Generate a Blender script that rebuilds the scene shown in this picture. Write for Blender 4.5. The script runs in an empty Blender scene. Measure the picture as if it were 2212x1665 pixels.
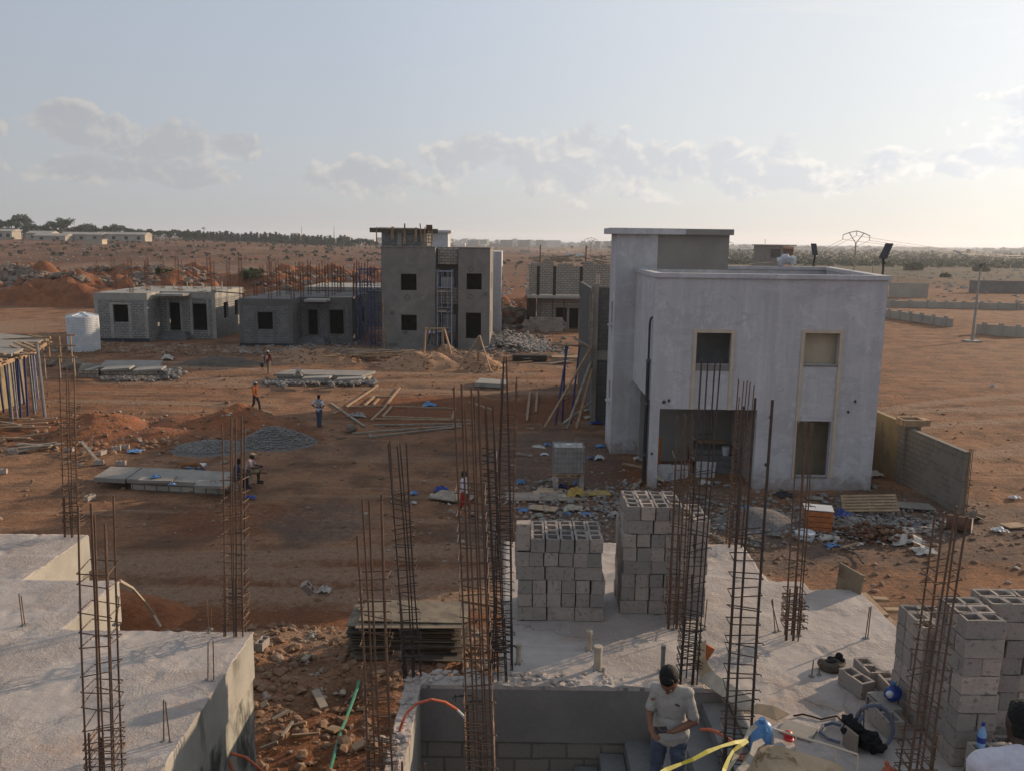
SUN_E = 4.7; EXPO = 0.25; SKY_S = .10; SKY_AIR = 1.0; SKY_DUST = .7; VEIL = 8.7; NISH = .12; HAZE = .0002
import bpy, bmesh, math, random
from mathutils import Vector, Matrix, noise
from math import radians, sin, cos, pi, sqrt, atan2
S = bpy.context.scene
C = S.collection
rnd = random.Random(7)

# ------------------------------------------------------------------ survey: photo measurements to site positions
F = 1815.; CX = 1106.; CY = 832.5; PT = radians(9.8); RL = radians(.75); HC = 9.7
def ray(u, v):
    a = (u-CX)/F; b = (v-CY)/F
    x = a*cos(RL)+b*sin(RL); y = -a*sin(RL)+b*cos(RL)
    return (x, cos(PT)-y*sin(PT), -sin(PT)-y*cos(PT))
def G(u, v, z=0.):
    d = ray(u, v); t = (z-HC)/d[2]
    return (d[0]*t, d[1]*t, z)
def Yp(u, v, y):
    d = ray(u, v); t = y/d[1]
    return (d[0]*t, y, HC+d[2]*t)
ZM = {'A1':(0,700,2.212),'A2':(800,750,2.212),'A3':(1700,800,2.212),'A4':(2200,800,1.8433),'A5':(2840,800,2.212),'A6':(0,1300,2.212),'A7':(900,1300,2.212),'A8':(1700,1500,2.212),'B1':(2700,1400,1.940),'B2':(0,1950,1.769),'B3':(900,1950,1.769),'B4':(1800,1750,2.212),'B5':(1400,2350,2.212),'B6':(2200,2300,2.765),'B7':(2600,1950,1.784),'B8':(2900,2300,2.353),'C3':(0,1150,3.33),'C4':(3240,2150,2.247),'C5':(2500,2600,2.765),'C6':(850,1650,4.757)}
def zp(k, u, v):
    a, b, s = ZM[k]; return ((a+u/s)/1.736, (b+v/s)/1.736)
def g(k, u, v, z=0.): return G(*zp(k, u, v), z)
def yy(k, u, v, y): return Yp(*zp(k, u, v), y)

# ------------------------------------------------------------------ camera
cam = bpy.data.cameras.new('camera'); co = bpy.data.objects.new('camera', cam); C.objects.link(co)
cam.sensor_fit = 'HORIZONTAL'; cam.sensor_width = 36; cam.lens = F/2212*36; cam.clip_end = 20000; cam.clip_start = .05
d_ = Vector((0, -sin(PT), -cos(PT))); f_ = Vector((0, cos(PT), -sin(PT))); ex = Vector((1, 0, 0))
right = cos(RL)*ex - sin(RL)*d_; up = -(sin(RL)*ex + cos(RL)*d_)
m = Matrix((right, up, -f_)).transposed().to_4x4(); m.translation = (0, 0, HC)
co.matrix_world = m; S.camera = co

# ------------------------------------------------------------------ light
SUN_AZ = radians(57); SUN_EL = radians(15.5)
sd = Vector((sin(SUN_AZ)*cos(SUN_EL), cos(SUN_AZ)*cos(SUN_EL), sin(SUN_EL)))
sl = bpy.data.lights.new('sun', 'SUN'); sl.energy = SUN_E; sl.angle = radians(.6); sl.color = (1, .76, .53)
so = bpy.data.objects.new('sun', sl); C.objects.link(so)
so.rotation_euler = (-sd).to_track_quat('-Z', 'Y').to_euler(); so.location = (60, 40, 60)
S.view_settings.view_transform = 'Standard'; S.view_settings.look = 'None'; S.view_settings.gamma = 1
S.view_settings.exposure = EXPO
w = bpy.data.worlds.new('World'); S.world = w; w.use_nodes = True
nt = w.node_tree; nt.nodes.clear()
def N(t, tree=None, **kw):
    n = (tree or nt).nodes.new(t)
    for k, v in kw.items(): setattr(n, k, v)
    return n
def L(a, b, tree=None): (tree or nt).links.new(a, b)
def mth(op, a, b=None, tree=None, clamp=False):
    n = N('ShaderNodeMath', tree, operation=op); n.use_clamp = clamp
    for i, q in enumerate((a, b)):
        if q is None: continue
        if isinstance(q, (int, float)): n.inputs[i].default_value = q
        else: L(q, n.inputs[i], tree)
    return n.outputs[0]
def mixc(f, a, b, tree=None, mode='MIX'):
    n = N('ShaderNodeMix', tree, data_type='RGBA', blend_type=mode)
    for i, q in ((0, f), (6, a), (7, b)):
        if isinstance(q, (int, float)): n.inputs[i].default_value = q
        elif isinstance(q, tuple): n.inputs[i].default_value = (*q, 1)[:4]
        else: L(q, n.inputs[i], tree)
    return n.outputs[2]
def mrange(v, a, b, c=0., d=1., tree=None, smooth=True):
    n = N('ShaderNodeMapRange', tree); n.interpolation_type = 'SMOOTHSTEP' if smooth else 'LINEAR'
    L(v, n.inputs[0], tree)
    for i, q in enumerate((a, b, c, d)): n.inputs[i+1].default_value = q
    return n.outputs[0]
sky = N('ShaderNodeTexSky', sky_type='NISHITA'); sky.sun_disc = False
sky.sun_elevation = SUN_EL; sky.sun_rotation = SUN_AZ; sky.altitude = 10
sky.air_density = SKY_AIR; sky.dust_density = SKY_DUST; sky.ozone_density = 1.2
tc = N('ShaderNodeTexCoord'); sep = N('ShaderNodeSeparateXYZ'); L(tc.outputs['Generated'], sep.inputs[0])
el = sep.outputs[2]
az = mth('ARCTAN2', sep.outputs[0], sep.outputs[1])
def cloudnoise(sa, se, oa, oe, detail=7, rough=.55, dist=.0, scale=1):
    cb = N('ShaderNodeCombineXYZ')
    L(mth('ADD', mth('MULTIPLY', az, sa), oa), cb.inputs[0]); L(mth('ADD', mth('MULTIPLY', el, se), oe), cb.inputs[1])
    n = N('ShaderNodeTexNoise'); n.inputs['Scale'].default_value = scale; n.inputs['Detail'].default_value = detail
    n.inputs['Roughness'].default_value = rough; n.inputs['Distortion'].default_value = dist
    L(cb.outputs[0], n.inputs['Vector']); return n.outputs[0]
def blob(a0, e0, ra, re):
    x = mth('DIVIDE', mth('SUBTRACT', az, a0), ra); y = mth('DIVIDE', mth('SUBTRACT', el, e0), re)
    r = mth('SQRT', mth('ADD', mth('MULTIPLY', x, x), mth('MULTIPLY', y, y)))
    return mth('SUBTRACT', 1., r)
# cumulus banks: where they stand in the sky (azimuth, elevation, half sizes)
banks = [(-.475,.112,.07,.030),(-.385,.090,.075,.040),(-.42,.066,.17,.020),(-.31,.095,.05,.022),(-.575,.105,.06,.022),(-.16,.070,.10,.032),(-.06,.092,.07,.036),(.070,.108,.055,.030),(.10,.080,.19,.044),(.24,.088,.15,.036),(.30,.075,.13,.028),(.56,.122,.10,.040),(.47,.085,.10,.022),(.66,.10,.12,.055),(-.75,.09,.15,.05),(.95,.12,.25,.05),(1.6,.12,.4,.06),(2.6,.1,.5,.06),(-1.5,.1,.4,.06),(-2.4,.12,.4,.06)]
bl = None
for b in banks:
    q = blob(*b); bl = q if bl is None else mth('MAXIMUM', bl, q)
bl = mrange(bl, -.55, .75, 0, 1, smooth=False)
n1 = cloudnoise(21, 27, 3.1, 1.7, 9, .58, .25)
n1b = cloudnoise(21, 27, 3.1+.10, 1.7+.17, 5, .55, .25)
dens = mth('ADD', mth('SUBTRACT', bl, .10), mth('MULTIPLY', mth('SUBTRACT', n1, .5), 1.9))
cm = mrange(dens, .47, .66)
lit = mrange(mth('ADD', mth('SUBTRACT', n1, n1b), mth('MULTIPLY', mth('SUBTRACT', .68, dens), .22)), -.06, .13)
wisp = cloudnoise(4, 34, 7.7, 3.3, 6, .6, .6)
wm = mth('MULTIPLY', mrange(wisp, .54, .82), mrange(el, .10, .24))
wm2 = mth('MULTIPLY', wm, mrange(az, -.3, .6, .1, .75))
skyc = sky.outputs[0]
# thin high dust veil: forward-scattering, so it brightens towards the sun; rear sky raised as added fill for the facades
dt = N('ShaderNodeVectorMath', operation='DOT_PRODUCT'); L(tc.outputs['Generated'], dt.inputs[0]); dt.inputs[1].default_value = tuple(sd)
cr = N('ShaderNodeValToRGB'); L(mrange(dt.outputs['Value'], -1, 1, 0, 1, smooth=False), cr.inputs[0])
E_ = cr.color_ramp.elements
for i, (pos, vl) in enumerate(((0,.62),(.36,.56),(.50,.45),(.70,.545),(.80,.655),(.90,.80),(.96,.95),(1.,1.0))):
    e = E_[i] if i < 2 else E_.new(pos)
    e.position = pos; e.color = (vl, vl, vl, 1)
lum = mth('MULTIPLY', cr.outputs[0], VEIL)
lum = mth('MULTIPLY', lum, mrange(el, .30, .95, 1., .85))
lum = mth('MULTIPLY', lum, mrange(el, -.02, .10, .90, 1.))
def tint(src, r, g_, b_):
    n = N('ShaderNodeCombineColor')
    for i, k in enumerate((r, g_, b_)): L(mth('MULTIPLY', src, k), n.inputs[i])
    return n.outputs[0]
up_t = mixc(mrange(dt.outputs['Value'], .35, .95), tint(lum, .885, .99, 1.155), tint(lum, .975, 1.0, 1.02))
lo_t = mixc(mrange(dt.outputs['Value'], .2, .9), tint(lum, .95, .99, 1.07), tint(lum, .985, 1.0, 1.0))
veil = mixc(mrange(el, .02, .27), lo_t, up_t)
s1 = mixc(NISH, veil, skyc)
bw1 = N('ShaderNodeRGBToBW'); L(s1, bw1.inputs[0])
sh = tint(bw1.outputs[0], .865, .895, .95); lt = tint(bw1.outputs[0], 1.20, 1.16, 1.10)
cc = mixc(lit, sh, lt)
s2 = mixc(mth('MULTIPLY', cm, .85), s1, cc)
s3 = mixc(wm2, s2, tint(bw1.outputs[0], 1.12, 1.10, 1.07))
bg = N('ShaderNodeBackground'); bg.inputs[1].default_value = SKY_S
L(s3, bg.inputs[0]); ow = N('ShaderNodeOutputWorld'); L(bg.outputs[0], ow.inputs[0])

# ------------------------------------------------------------------ materials
MATS = {}
def newmat(name):
    mt = bpy.data.materials.new(name); mt.use_nodes = True
    t = mt.node_tree; p = t.nodes['Principled BSDF']; MATS[name] = mt
    return mt, t, p
def nz(t, vec, scale, detail=5, rough=.55, dist=0):
    n = N('ShaderNodeTexNoise', t); n.inputs['Scale'].default_value = scale; n.inputs['Detail'].default_value = detail
    n.inputs['Roughness'].default_value = rough; n.inputs['Distortion'].default_value = dist
    if vec is not None: L(vec, n.inputs['Vector'], t)
    return n.outputs[0]
def mapping(t, vec, sc):
    n = N('ShaderNodeMapping', t); L(vec, n.inputs[0], t); n.inputs[3].default_value = sc; return n.outputs[0]
def bumpit(t, p, h, strength=.3, dist=.02):
    b = N('ShaderNodeBump', t); b.inputs['Strength'].default_value = strength; b.inputs['Distance'].default_value = dist
    L(h, b.inputs['Height'], t); L(b.outputs[0], p.inputs['Normal'], t)
def mat(name, c1, c2=None, scale=4, rough=.85, bump=.3, bscale=40, metal=0, stretch=(1,1,1), lo=.35, hi=.65, bdist=.01, third=None, tlo=.6, thi=.7, tscale=2, tstretch=None, spec=.3, trans=0):
    mt, t, p = newmat(name)
    tc = N('ShaderNodeTexCoord', t); v = tc.outputs['Object']
    ob = N('ShaderNodeObjectInfo', t)
    va = N('ShaderNodeVectorMath', t, operation='ADD'); L(v, va.inputs[0], t)
    sc = N('ShaderNodeVectorMath', t, operation='SCALE'); L(ob.outputs['Location'], sc.inputs[0], t); sc.inputs['Scale'].default_value = 3.7
    L(sc.outputs[0], va.inputs[1], t); v = va.outputs[0]
    vs = mapping(t, v, stretch) if stretch != (1,1,1) else v
    c2 = c2 or tuple(x*.75 for x in c1)
    f = mrange(nz(t, vs, scale, 6, .6), lo, hi, tree=t)
    col = mixc(f, c1, c2, t)
    if third:
        vt = mapping(t, v, tstretch) if tstretch else v
        col = mixc(mrange(nz(t, vt, tscale, 7, .65, .4), tlo, thi, tree=t), col, third, t)
    fine = nz(t, v, bscale, 4, .6)
    col = mixc(mrange(fine, .25, .75, .0, .28, tree=t), col, tuple(x*.5 for x in c1), t)
    L(col, p.inputs['Base Color'], t)
    p.inputs['Roughness'].default_value = rough; p.inputs['Metallic'].default_value = metal
    p.inputs['Specular IOR Level'].default_value = spec
    if trans: p.inputs['Transmission Weight'].default_value = trans
    if bump: bumpit(t, p, fine, bump, bdist)
    return mt
def facade_uv(t):
    tc = N('ShaderNodeTexCoord', t); s = N('ShaderNodeSeparateXYZ', t); L(tc.outputs['Object'], s.inputs[0], t)
    ge = N('ShaderNodeNewGeometry', t); sn = N('ShaderNodeSeparateXYZ', t); L(ge.outputs['True Normal'], sn.inputs[0], t)
    k = mth('GREATER_THAN', mth('ABSOLUTE', sn.outputs[0], tree=t), .7, t)
    uu = mth('ADD', mth('MULTIPLY', s.outputs[0], mth('SUBTRACT', 1., k, t), t), mth('MULTIPLY', s.outputs[1], k, t), t)
    cb = N('ShaderNodeCombineXYZ', t); L(uu, cb.inputs[0], t); L(s.outputs[2], cb.inputs[1], t)
    return cb.outputs[0], tc.outputs['Object'], s.outputs[2]
def blockmat(name, c1, c2, mortar, bw=.42, bh=.21, ms=.014, smear=None, smear_lo=.5, smear_hi=.6, bump=.6):
    mt, t, p = newmat(name)
    uv, v, z = facade_uv(t)
    wv = N('ShaderNodeVectorMath', t, operation='ADD'); nn = N('ShaderNodeTexNoise', t); nn.inputs['Scale'].default_value = 3; L(uv, nn.inputs['Vector'], t)
    s_ = N('ShaderNodeVectorMath', t, operation='SCALE'); L(nn.outputs[1], s_.inputs[0], t); s_.inputs['Scale'].default_value = .05
    L(uv, wv.inputs[0], t); L(s_.outputs[0], wv.inputs[1], t)
    b = N('ShaderNodeTexBrick', t); L(wv.outputs[0], b.inputs['Vector'], t)
    b.inputs['Scale'].default_value = 1; b.inputs['Mortar Size'].default_value = ms; b.inputs['Mortar Smooth'].default_value = .1
    b.inputs['Brick Width'].default_value = bw; b.inputs['Row Height'].default_value = bh
    b.inputs['Color1'].default_value = (*c1, 1); b.inputs['Color2'].default_value = (*c2, 1); b.inputs['Mortar'].default_value = (*mortar, 1)
    fine = nz(t, v, 30, 4)
    big = nz(t, v, .9, 6, .65, .3)
    col = mixc(mrange(fine, .25, .75, 0, .35, tree=t), b.outputs[0], tuple(x*.55 for x in c1), t)
    h = mth('SUBTRACT', mth('MULTIPLY', fine, .25, t), b.outputs[1], t)
    if smear:
        k = mrange(big, smear_lo, smear_hi, tree=t)
        col = mixc(k, col, smear, t)
        h = mth('MULTIPLY', h, mth('SUBTRACT', 1., mth('MULTIPLY', k, .85, t), t), t)
    L(col, p.inputs['Base Color'], t); p.inputs['Roughness'].default_value = .95; p.inputs['Specular IOR Level'].default_value = .15
    bumpit(t, p, h, bump, .02)
    return mt

def plaster_streaked():
    mt, t, p = newmat('plaster_white')
    v = N('ShaderNodeTexCoord', t).outputs['Object']; sp = N('ShaderNodeSeparateXYZ', t); L(v, sp.inputs[0], t)
    a = nz(t, mapping(t, v, (1.6, 1.6, .22)), 1.1, 6, .6); b_ = nz(t, mapping(t, v, (5., 5., .16)), 1.2, 6, .65, .3); c_ = nz(t, v, .55, 6, .7, .5); d_2 = nz(t, mapping(t, v, (.4, .4, 1.6)), 1., 6, .65)
    fine = nz(t, v, 24, 5, .65); mid = nz(t, v, 3.2, 6, .7, .4)
    col = mixc(mrange(a, .32, .68, tree=t), (.48,.468,.482), (.39,.382,.392), t)
    col = mixc(mrange(b_, .50, .70, 0, .38, tree=t), col, (.56,.555,.58), t)
    col = mixc(mrange(b_, .42, .28, 0, .32, tree=t), col, (.32,.318,.335), t)
    col = mixc(mrange(c_, .52, .58, 0, .6, tree=t), col, (.37,.36,.365), t)
    col = mixc(mrange(nz(t, v, 1.3, 7, .72, .8), .55, .62, 0, .55, tree=t), col, (.55,.545,.57), t)
    col = mixc(mrange(nz(t, mapping(t, v, (1, 1, 2.2)), .8, 7, .7, 1.2), .57, .63, 0, .5, tree=t), col, (.33,.325,.34), t)
    col = mixc(mrange(d_2, .56, .64, 0, .35, tree=t), col, (.52,.51,.52), t)
    col = mixc(mrange(mid, .56, .72, 0, .4, tree=t), col, (.30,.295,.30), t)
    foot = mth('ADD', sp.outputs[2], mth('MULTIPLY', mth('SUBTRACT', mid, .5, t), 2.2, t), t)
    col = mixc(mrange(foot, .75, -.05, 0, .8, tree=t), col, (.23,.19,.16), t)
    col = mixc(mrange(fine, .3, .75, 0, .25, tree=t), col, (.24,.235,.24), t)
    L(col, p.inputs['Base Color'], t); p.inputs['Roughness'].default_value = .93; p.inputs['Specular IOR Level'].default_value = .2
    bumpit(t, p, mth('ADD', mth('MULTIPLY', fine, .4, t), mth('ADD', mid, c_, t), t), .35, .03)
plaster_streaked()
mat('plaster_bare', (.235,.225,.205), (.20,.19,.175), 1.2, .95, .15, 25)
mat('plaster_grey', (.20,.185,.17), (.155,.145,.135), .9, .95, .25, 25, third=(.25,.235,.215), tlo=.55, thi=.72, tscale=.7)
mat('plaster_dark', (.135,.13,.125), (.10,.098,.095), .9, .95, .25, 25)
mat('plaster_tan', (.44,.38,.28), (.38,.325,.24), 1.5, .95, .1, 25)
mat('plaster_yellow', (.27,.22,.12), (.21,.17,.10), 1.2, .95, .2, 20, third=(.16,.14,.115), tlo=.55, thi=.68, tscale=.8)
mat('trim_beige', (.50,.42,.33), (.44,.37,.29), 3, .7, .1, 30)
blockmat('block_grey', (.27,.265,.25), (.205,.20,.19), (.095,.095,.092), bw=.46, bh=.23, ms=.028, smear=(.215,.21,.2), smear_lo=.50, smear_hi=.62)
blockmat('block_smear', (.18,.178,.172), (.125,.125,.122), (.085,.085,.082), bw=.46, bh=.23, ms=.026, smear=(.15,.147,.142), smear_lo=.47, smear_hi=.60)
blockmat('block_tan', (.36,.325,.275), (.28,.258,.225), (.11,.10,.09), bw=.5, bh=.25, ms=.028, smear=(.25,.235,.21), smear_lo=.6, smear_hi=.66, bump=.8)
blockmat('block_yard', (.215,.195,.165), (.18,.163,.14), (.12,.11,.095), ms=.016, smear=(.2,.182,.155), smear_lo=.5, smear_hi=.62)
blockmat('block_dark', (.125,.12,.115), (.10,.097,.095), (.075,.072,.07), smear=(.12,.115,.108), smear_lo=.55, smear_hi=.66)
mat('concrete', (.27,.25,.22), (.20,.185,.165), 1.4, .95, .35, 18)
mat('concrete_cast', (.33,.315,.28), (.26,.25,.225), 1.2, .92, .2, 25, third=(.12,.11,.09), tlo=.56, thi=.72, tscale=1.6, tstretch=(1,1,.35))
mat('concrete_dirty', (.17,.17,.17), (.13,.13,.13), 2, .95, .4, 20)
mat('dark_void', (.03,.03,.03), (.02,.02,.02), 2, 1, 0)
mat('rebar', (.16,.098,.066), (.105,.067,.05), 6, .7, .5, 90, metal=.35, third=(.085,.075,.07), tlo=.55, thi=.7, tscale=.8, bdist=.003)
mat('rebar_dark', (.085,.062,.052), (.055,.044,.04), 6, .65, .5, 90, metal=.4, bdist=.003)
mat('rebar_far', (.13,.055,.035), (.09,.04,.03), 3, .9, 0)
mat('timber', (.34,.235,.145), (.23,.155,.095), 3, .85, .3, 30, stretch=(1,1,1), third=(.2,.14,.09), tlo=.55, thi=.7)
mat('timber_grey', (.30,.25,.20), (.2,.165,.13), 3, .9, .3, 30)
mat('timber_dark', (.105,.085,.065), (.07,.058,.047), 3, .9, .3, 30)
mat('plywood', (.21,.17,.12), (.13,.105,.078), 2.5, .8, .2, 25, third=(.08,.068,.055), tlo=.52, thi=.66, tscale=3)
mat('plywood_edge', (.045,.037,.03), (.03,.025,.02), 3, .9, .2, 30)
mat('paint_blue', (.035,.05,.16), (.03,.04,.11), 5, .6, .2, 40, third=(.12,.09,.07), tlo=.6, thi=.7, tscale=6)
mat('steel_grey', (.25,.26,.28), (.18,.185,.2), 5, .5, .1, 40, metal=.5)
mat('scaffold_steel', (.34,.37,.43), (.25,.28,.33), 5, .5, .1, 40, metal=.35)
mat('steel_dark', (.05,.05,.052), (.035,.035,.037), 5, .5, .1, 40, metal=.3)
mat('plastic_white', (.52,.545,.565), (.44,.46,.48), 2, .5, .05, 40, third=(.22,.15,.11), tlo=.66, thi=.8, tscale=.9)
mat('plastic_ibc', (.34,.32,.28), (.26,.245,.21), 2.5, .5, .05, 40)
mat('pvc_dark', (.03,.033,.045), (.022,.025,.034), 5, .45, 0)
mat('pvc_blue', (.10,.115,.16), (.075,.088,.13), 5, .45, 0)
mat('pipe_pale', (.42,.36,.28), (.30,.26,.21), 5, .7, .2, 30)
mat('pipe_grey', (.16,.16,.165), (.12,.12,.125), 5, .6, .1, 30)
mat('orange_plastic', (.48,.12,.06), (.36,.09,.045), 5, .45, 0)
mat('green_plastic', (.06,.22,.14), (.04,.15,.09), 5, .4, 0)
mat('plastic_bottle_', (.22,.38,.60), (.16,.30,.52), 8, .2, 0)
mat('yellow_plastic', (.36,.32,.02), (.28,.25,.015), 6, .5, .1, 30)
mat('blue_plastic', (.09,.22,.42), (.07,.16,.33), 6, .35, .1, 30)
mat('blue_dark_plastic', (.02,.05,.25), (.015,.035,.16), 6, .3, .1, 30)
mat('red_plastic', (.5,.03,.03), (.4,.025,.025), 6, .4, 0)
mat('white_rag', (.46,.43,.40), (.34,.32,.29), 6, .9, .2, 30)
mat('sack', (.42,.37,.29), (.3,.26,.2), 6, .95, .4, 40)
mat('yellow_sack', (.42,.30,.09), (.3,.2,.06), 6, .8, .3, 30)
mat('cardboard', (.42,.31,.20), (.34,.25,.16), 3, .9, .1, 20)
mat('orange_wood', (.40,.13,.04), (.26,.09,.035), 4, .8, .2, 30)
mat('marble', (.55,.56,.57), (.42,.43,.45), 3, .4, 0, third=(.25,.26,.28), tlo=.55, thi=.62, tscale=4)
mat('black_cloth', (.012,.012,.013), (.008,.008,.008), 8, .95, .5, 30)
mat('rusty_tub', (.38,.285,.18), (.27,.195,.12), 3, .7, .25, 30, third=(.13,.07,.025), tlo=.54, thi=.62, tscale=4)
mat('tub_edge', (.30,.27,.235), (.2,.18,.16), 6, .8, .3, 30)
mat('solar', (.05,.052,.06), (.035,.037,.045), 8, .25, 0)
mat('skin', (.20,.095,.058), (.16,.075,.045), 9, .55, .1, 60)
mat('skin_dark', (.05,.028,.02), (.038,.021,.016), 9, .55, .1, 60)
mat('hair', (.006,.005,.005), (.004,.004,.004), 30, .75, .6, 120)
mat('shirt_grey', (.34,.325,.30), (.29,.275,.255), 8, .95, .25, 60, bdist=.004)
mat('shirt_white', (.55,.53,.58), (.46,.44,.49), 6, .95, .2, 60)
mat('jeans', (.06,.08,.12), (.04,.055,.085), 7, .95, .3, 70, third=(.10,.12,.16), tlo=.55, thi=.7, tscale=5)
mat('cloth_dark', (.03,.032,.04), (.022,.024,.03), 6, .95, .2, 40)
mat('cloth_brown', (.12,.06,.035), (.09,.045,.028), 6, .95, .2, 40)
mat('cloth_orange', (.35,.11,.03), (.28,.085,.025), 6, .95, .2, 40)
mat('cloth_red', (.33,.03,.025), (.22,.022,.02), 6, .95, .2, 40)
mat('cloth_maroon', (.13,.035,.03), (.09,.027,.023), 6, .95, .2, 40)
mat('cloth_khaki', (.26,.2,.13), (.2,.155,.1), 6, .95, .2, 40)
mat('cloth_pink', (.42,.30,.30), (.34,.24,.24), 6, .95, .2, 40)
mat('cloth_navy', (.03,.045,.09), (.022,.033,.065), 6, .95, .2, 40)
mat('animal_tan', (.25,.115,.05), (.19,.085,.038), 5, .9, .2, 50)
mat('leaf', (.055,.085,.03), (.035,.058,.022), .5, .8, 0, third=(.09,.10,.04), tlo=.5, thi=.65, tscale=.8)
mat('leaf_dark', (.045,.07,.03), (.028,.046,.022), .5, .85, 0, third=(.07,.08,.04), tlo=.55, thi=.7, tscale=.5)
mat('leaf_dry', (.08,.072,.042), (.06,.054,.034), .5, .9, 0, third=(.07,.075,.035), tlo=.5, thi=.65, tscale=.4)
mat('bark', (.10,.075,.055), (.07,.05,.04), 2, .95, .2, 20)
mat('rock', (.21,.165,.13), (.155,.12,.095), 1.1, .95, .4, 12, third=(.16,.09,.05), tlo=.5, thi=.7, tscale=.35)
mat('rock_grey', (.22,.205,.19), (.16,.15,.14), 1.5, .95, .4, 14)
mat('pebble', (.22,.14,.09), (.165,.095,.058), .5, .95, .3, 20, third=(.3,.27,.23), tlo=.55, thi=.62, tscale=.7)
mat('gravel', (.20,.185,.178), (.12,.112,.108), 14, .95, 1., 13, bdist=.12)
mat('soil_red', (.27,.105,.046), (.19,.075,.036), 1.4, .95, 1., 6, third=(.16,.075,.042), tlo=.5, thi=.7, tscale=.35, bdist=.12)
mat('soil_sand', (.33,.195,.115), (.265,.15,.085), .8, .95, .6, 7, bdist=.06)
mat('bright_town', (.72,.68,.62), (.5,.46,.42), .02, .9, 0)
mat('pale_wall', (.38,.345,.29), (.3,.27,.23), .3, .9, 0)
mat('pink_wall', (.68,.42,.29), (.6,.37,.25), .5, .9, 0)
mat('trash_mix', (.30,.28,.26), (.12,.11,.10), 4, .9, .3, 20, third=(.10,.16,.3), tlo=.62, thi=.66, tscale=1.6)

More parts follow.
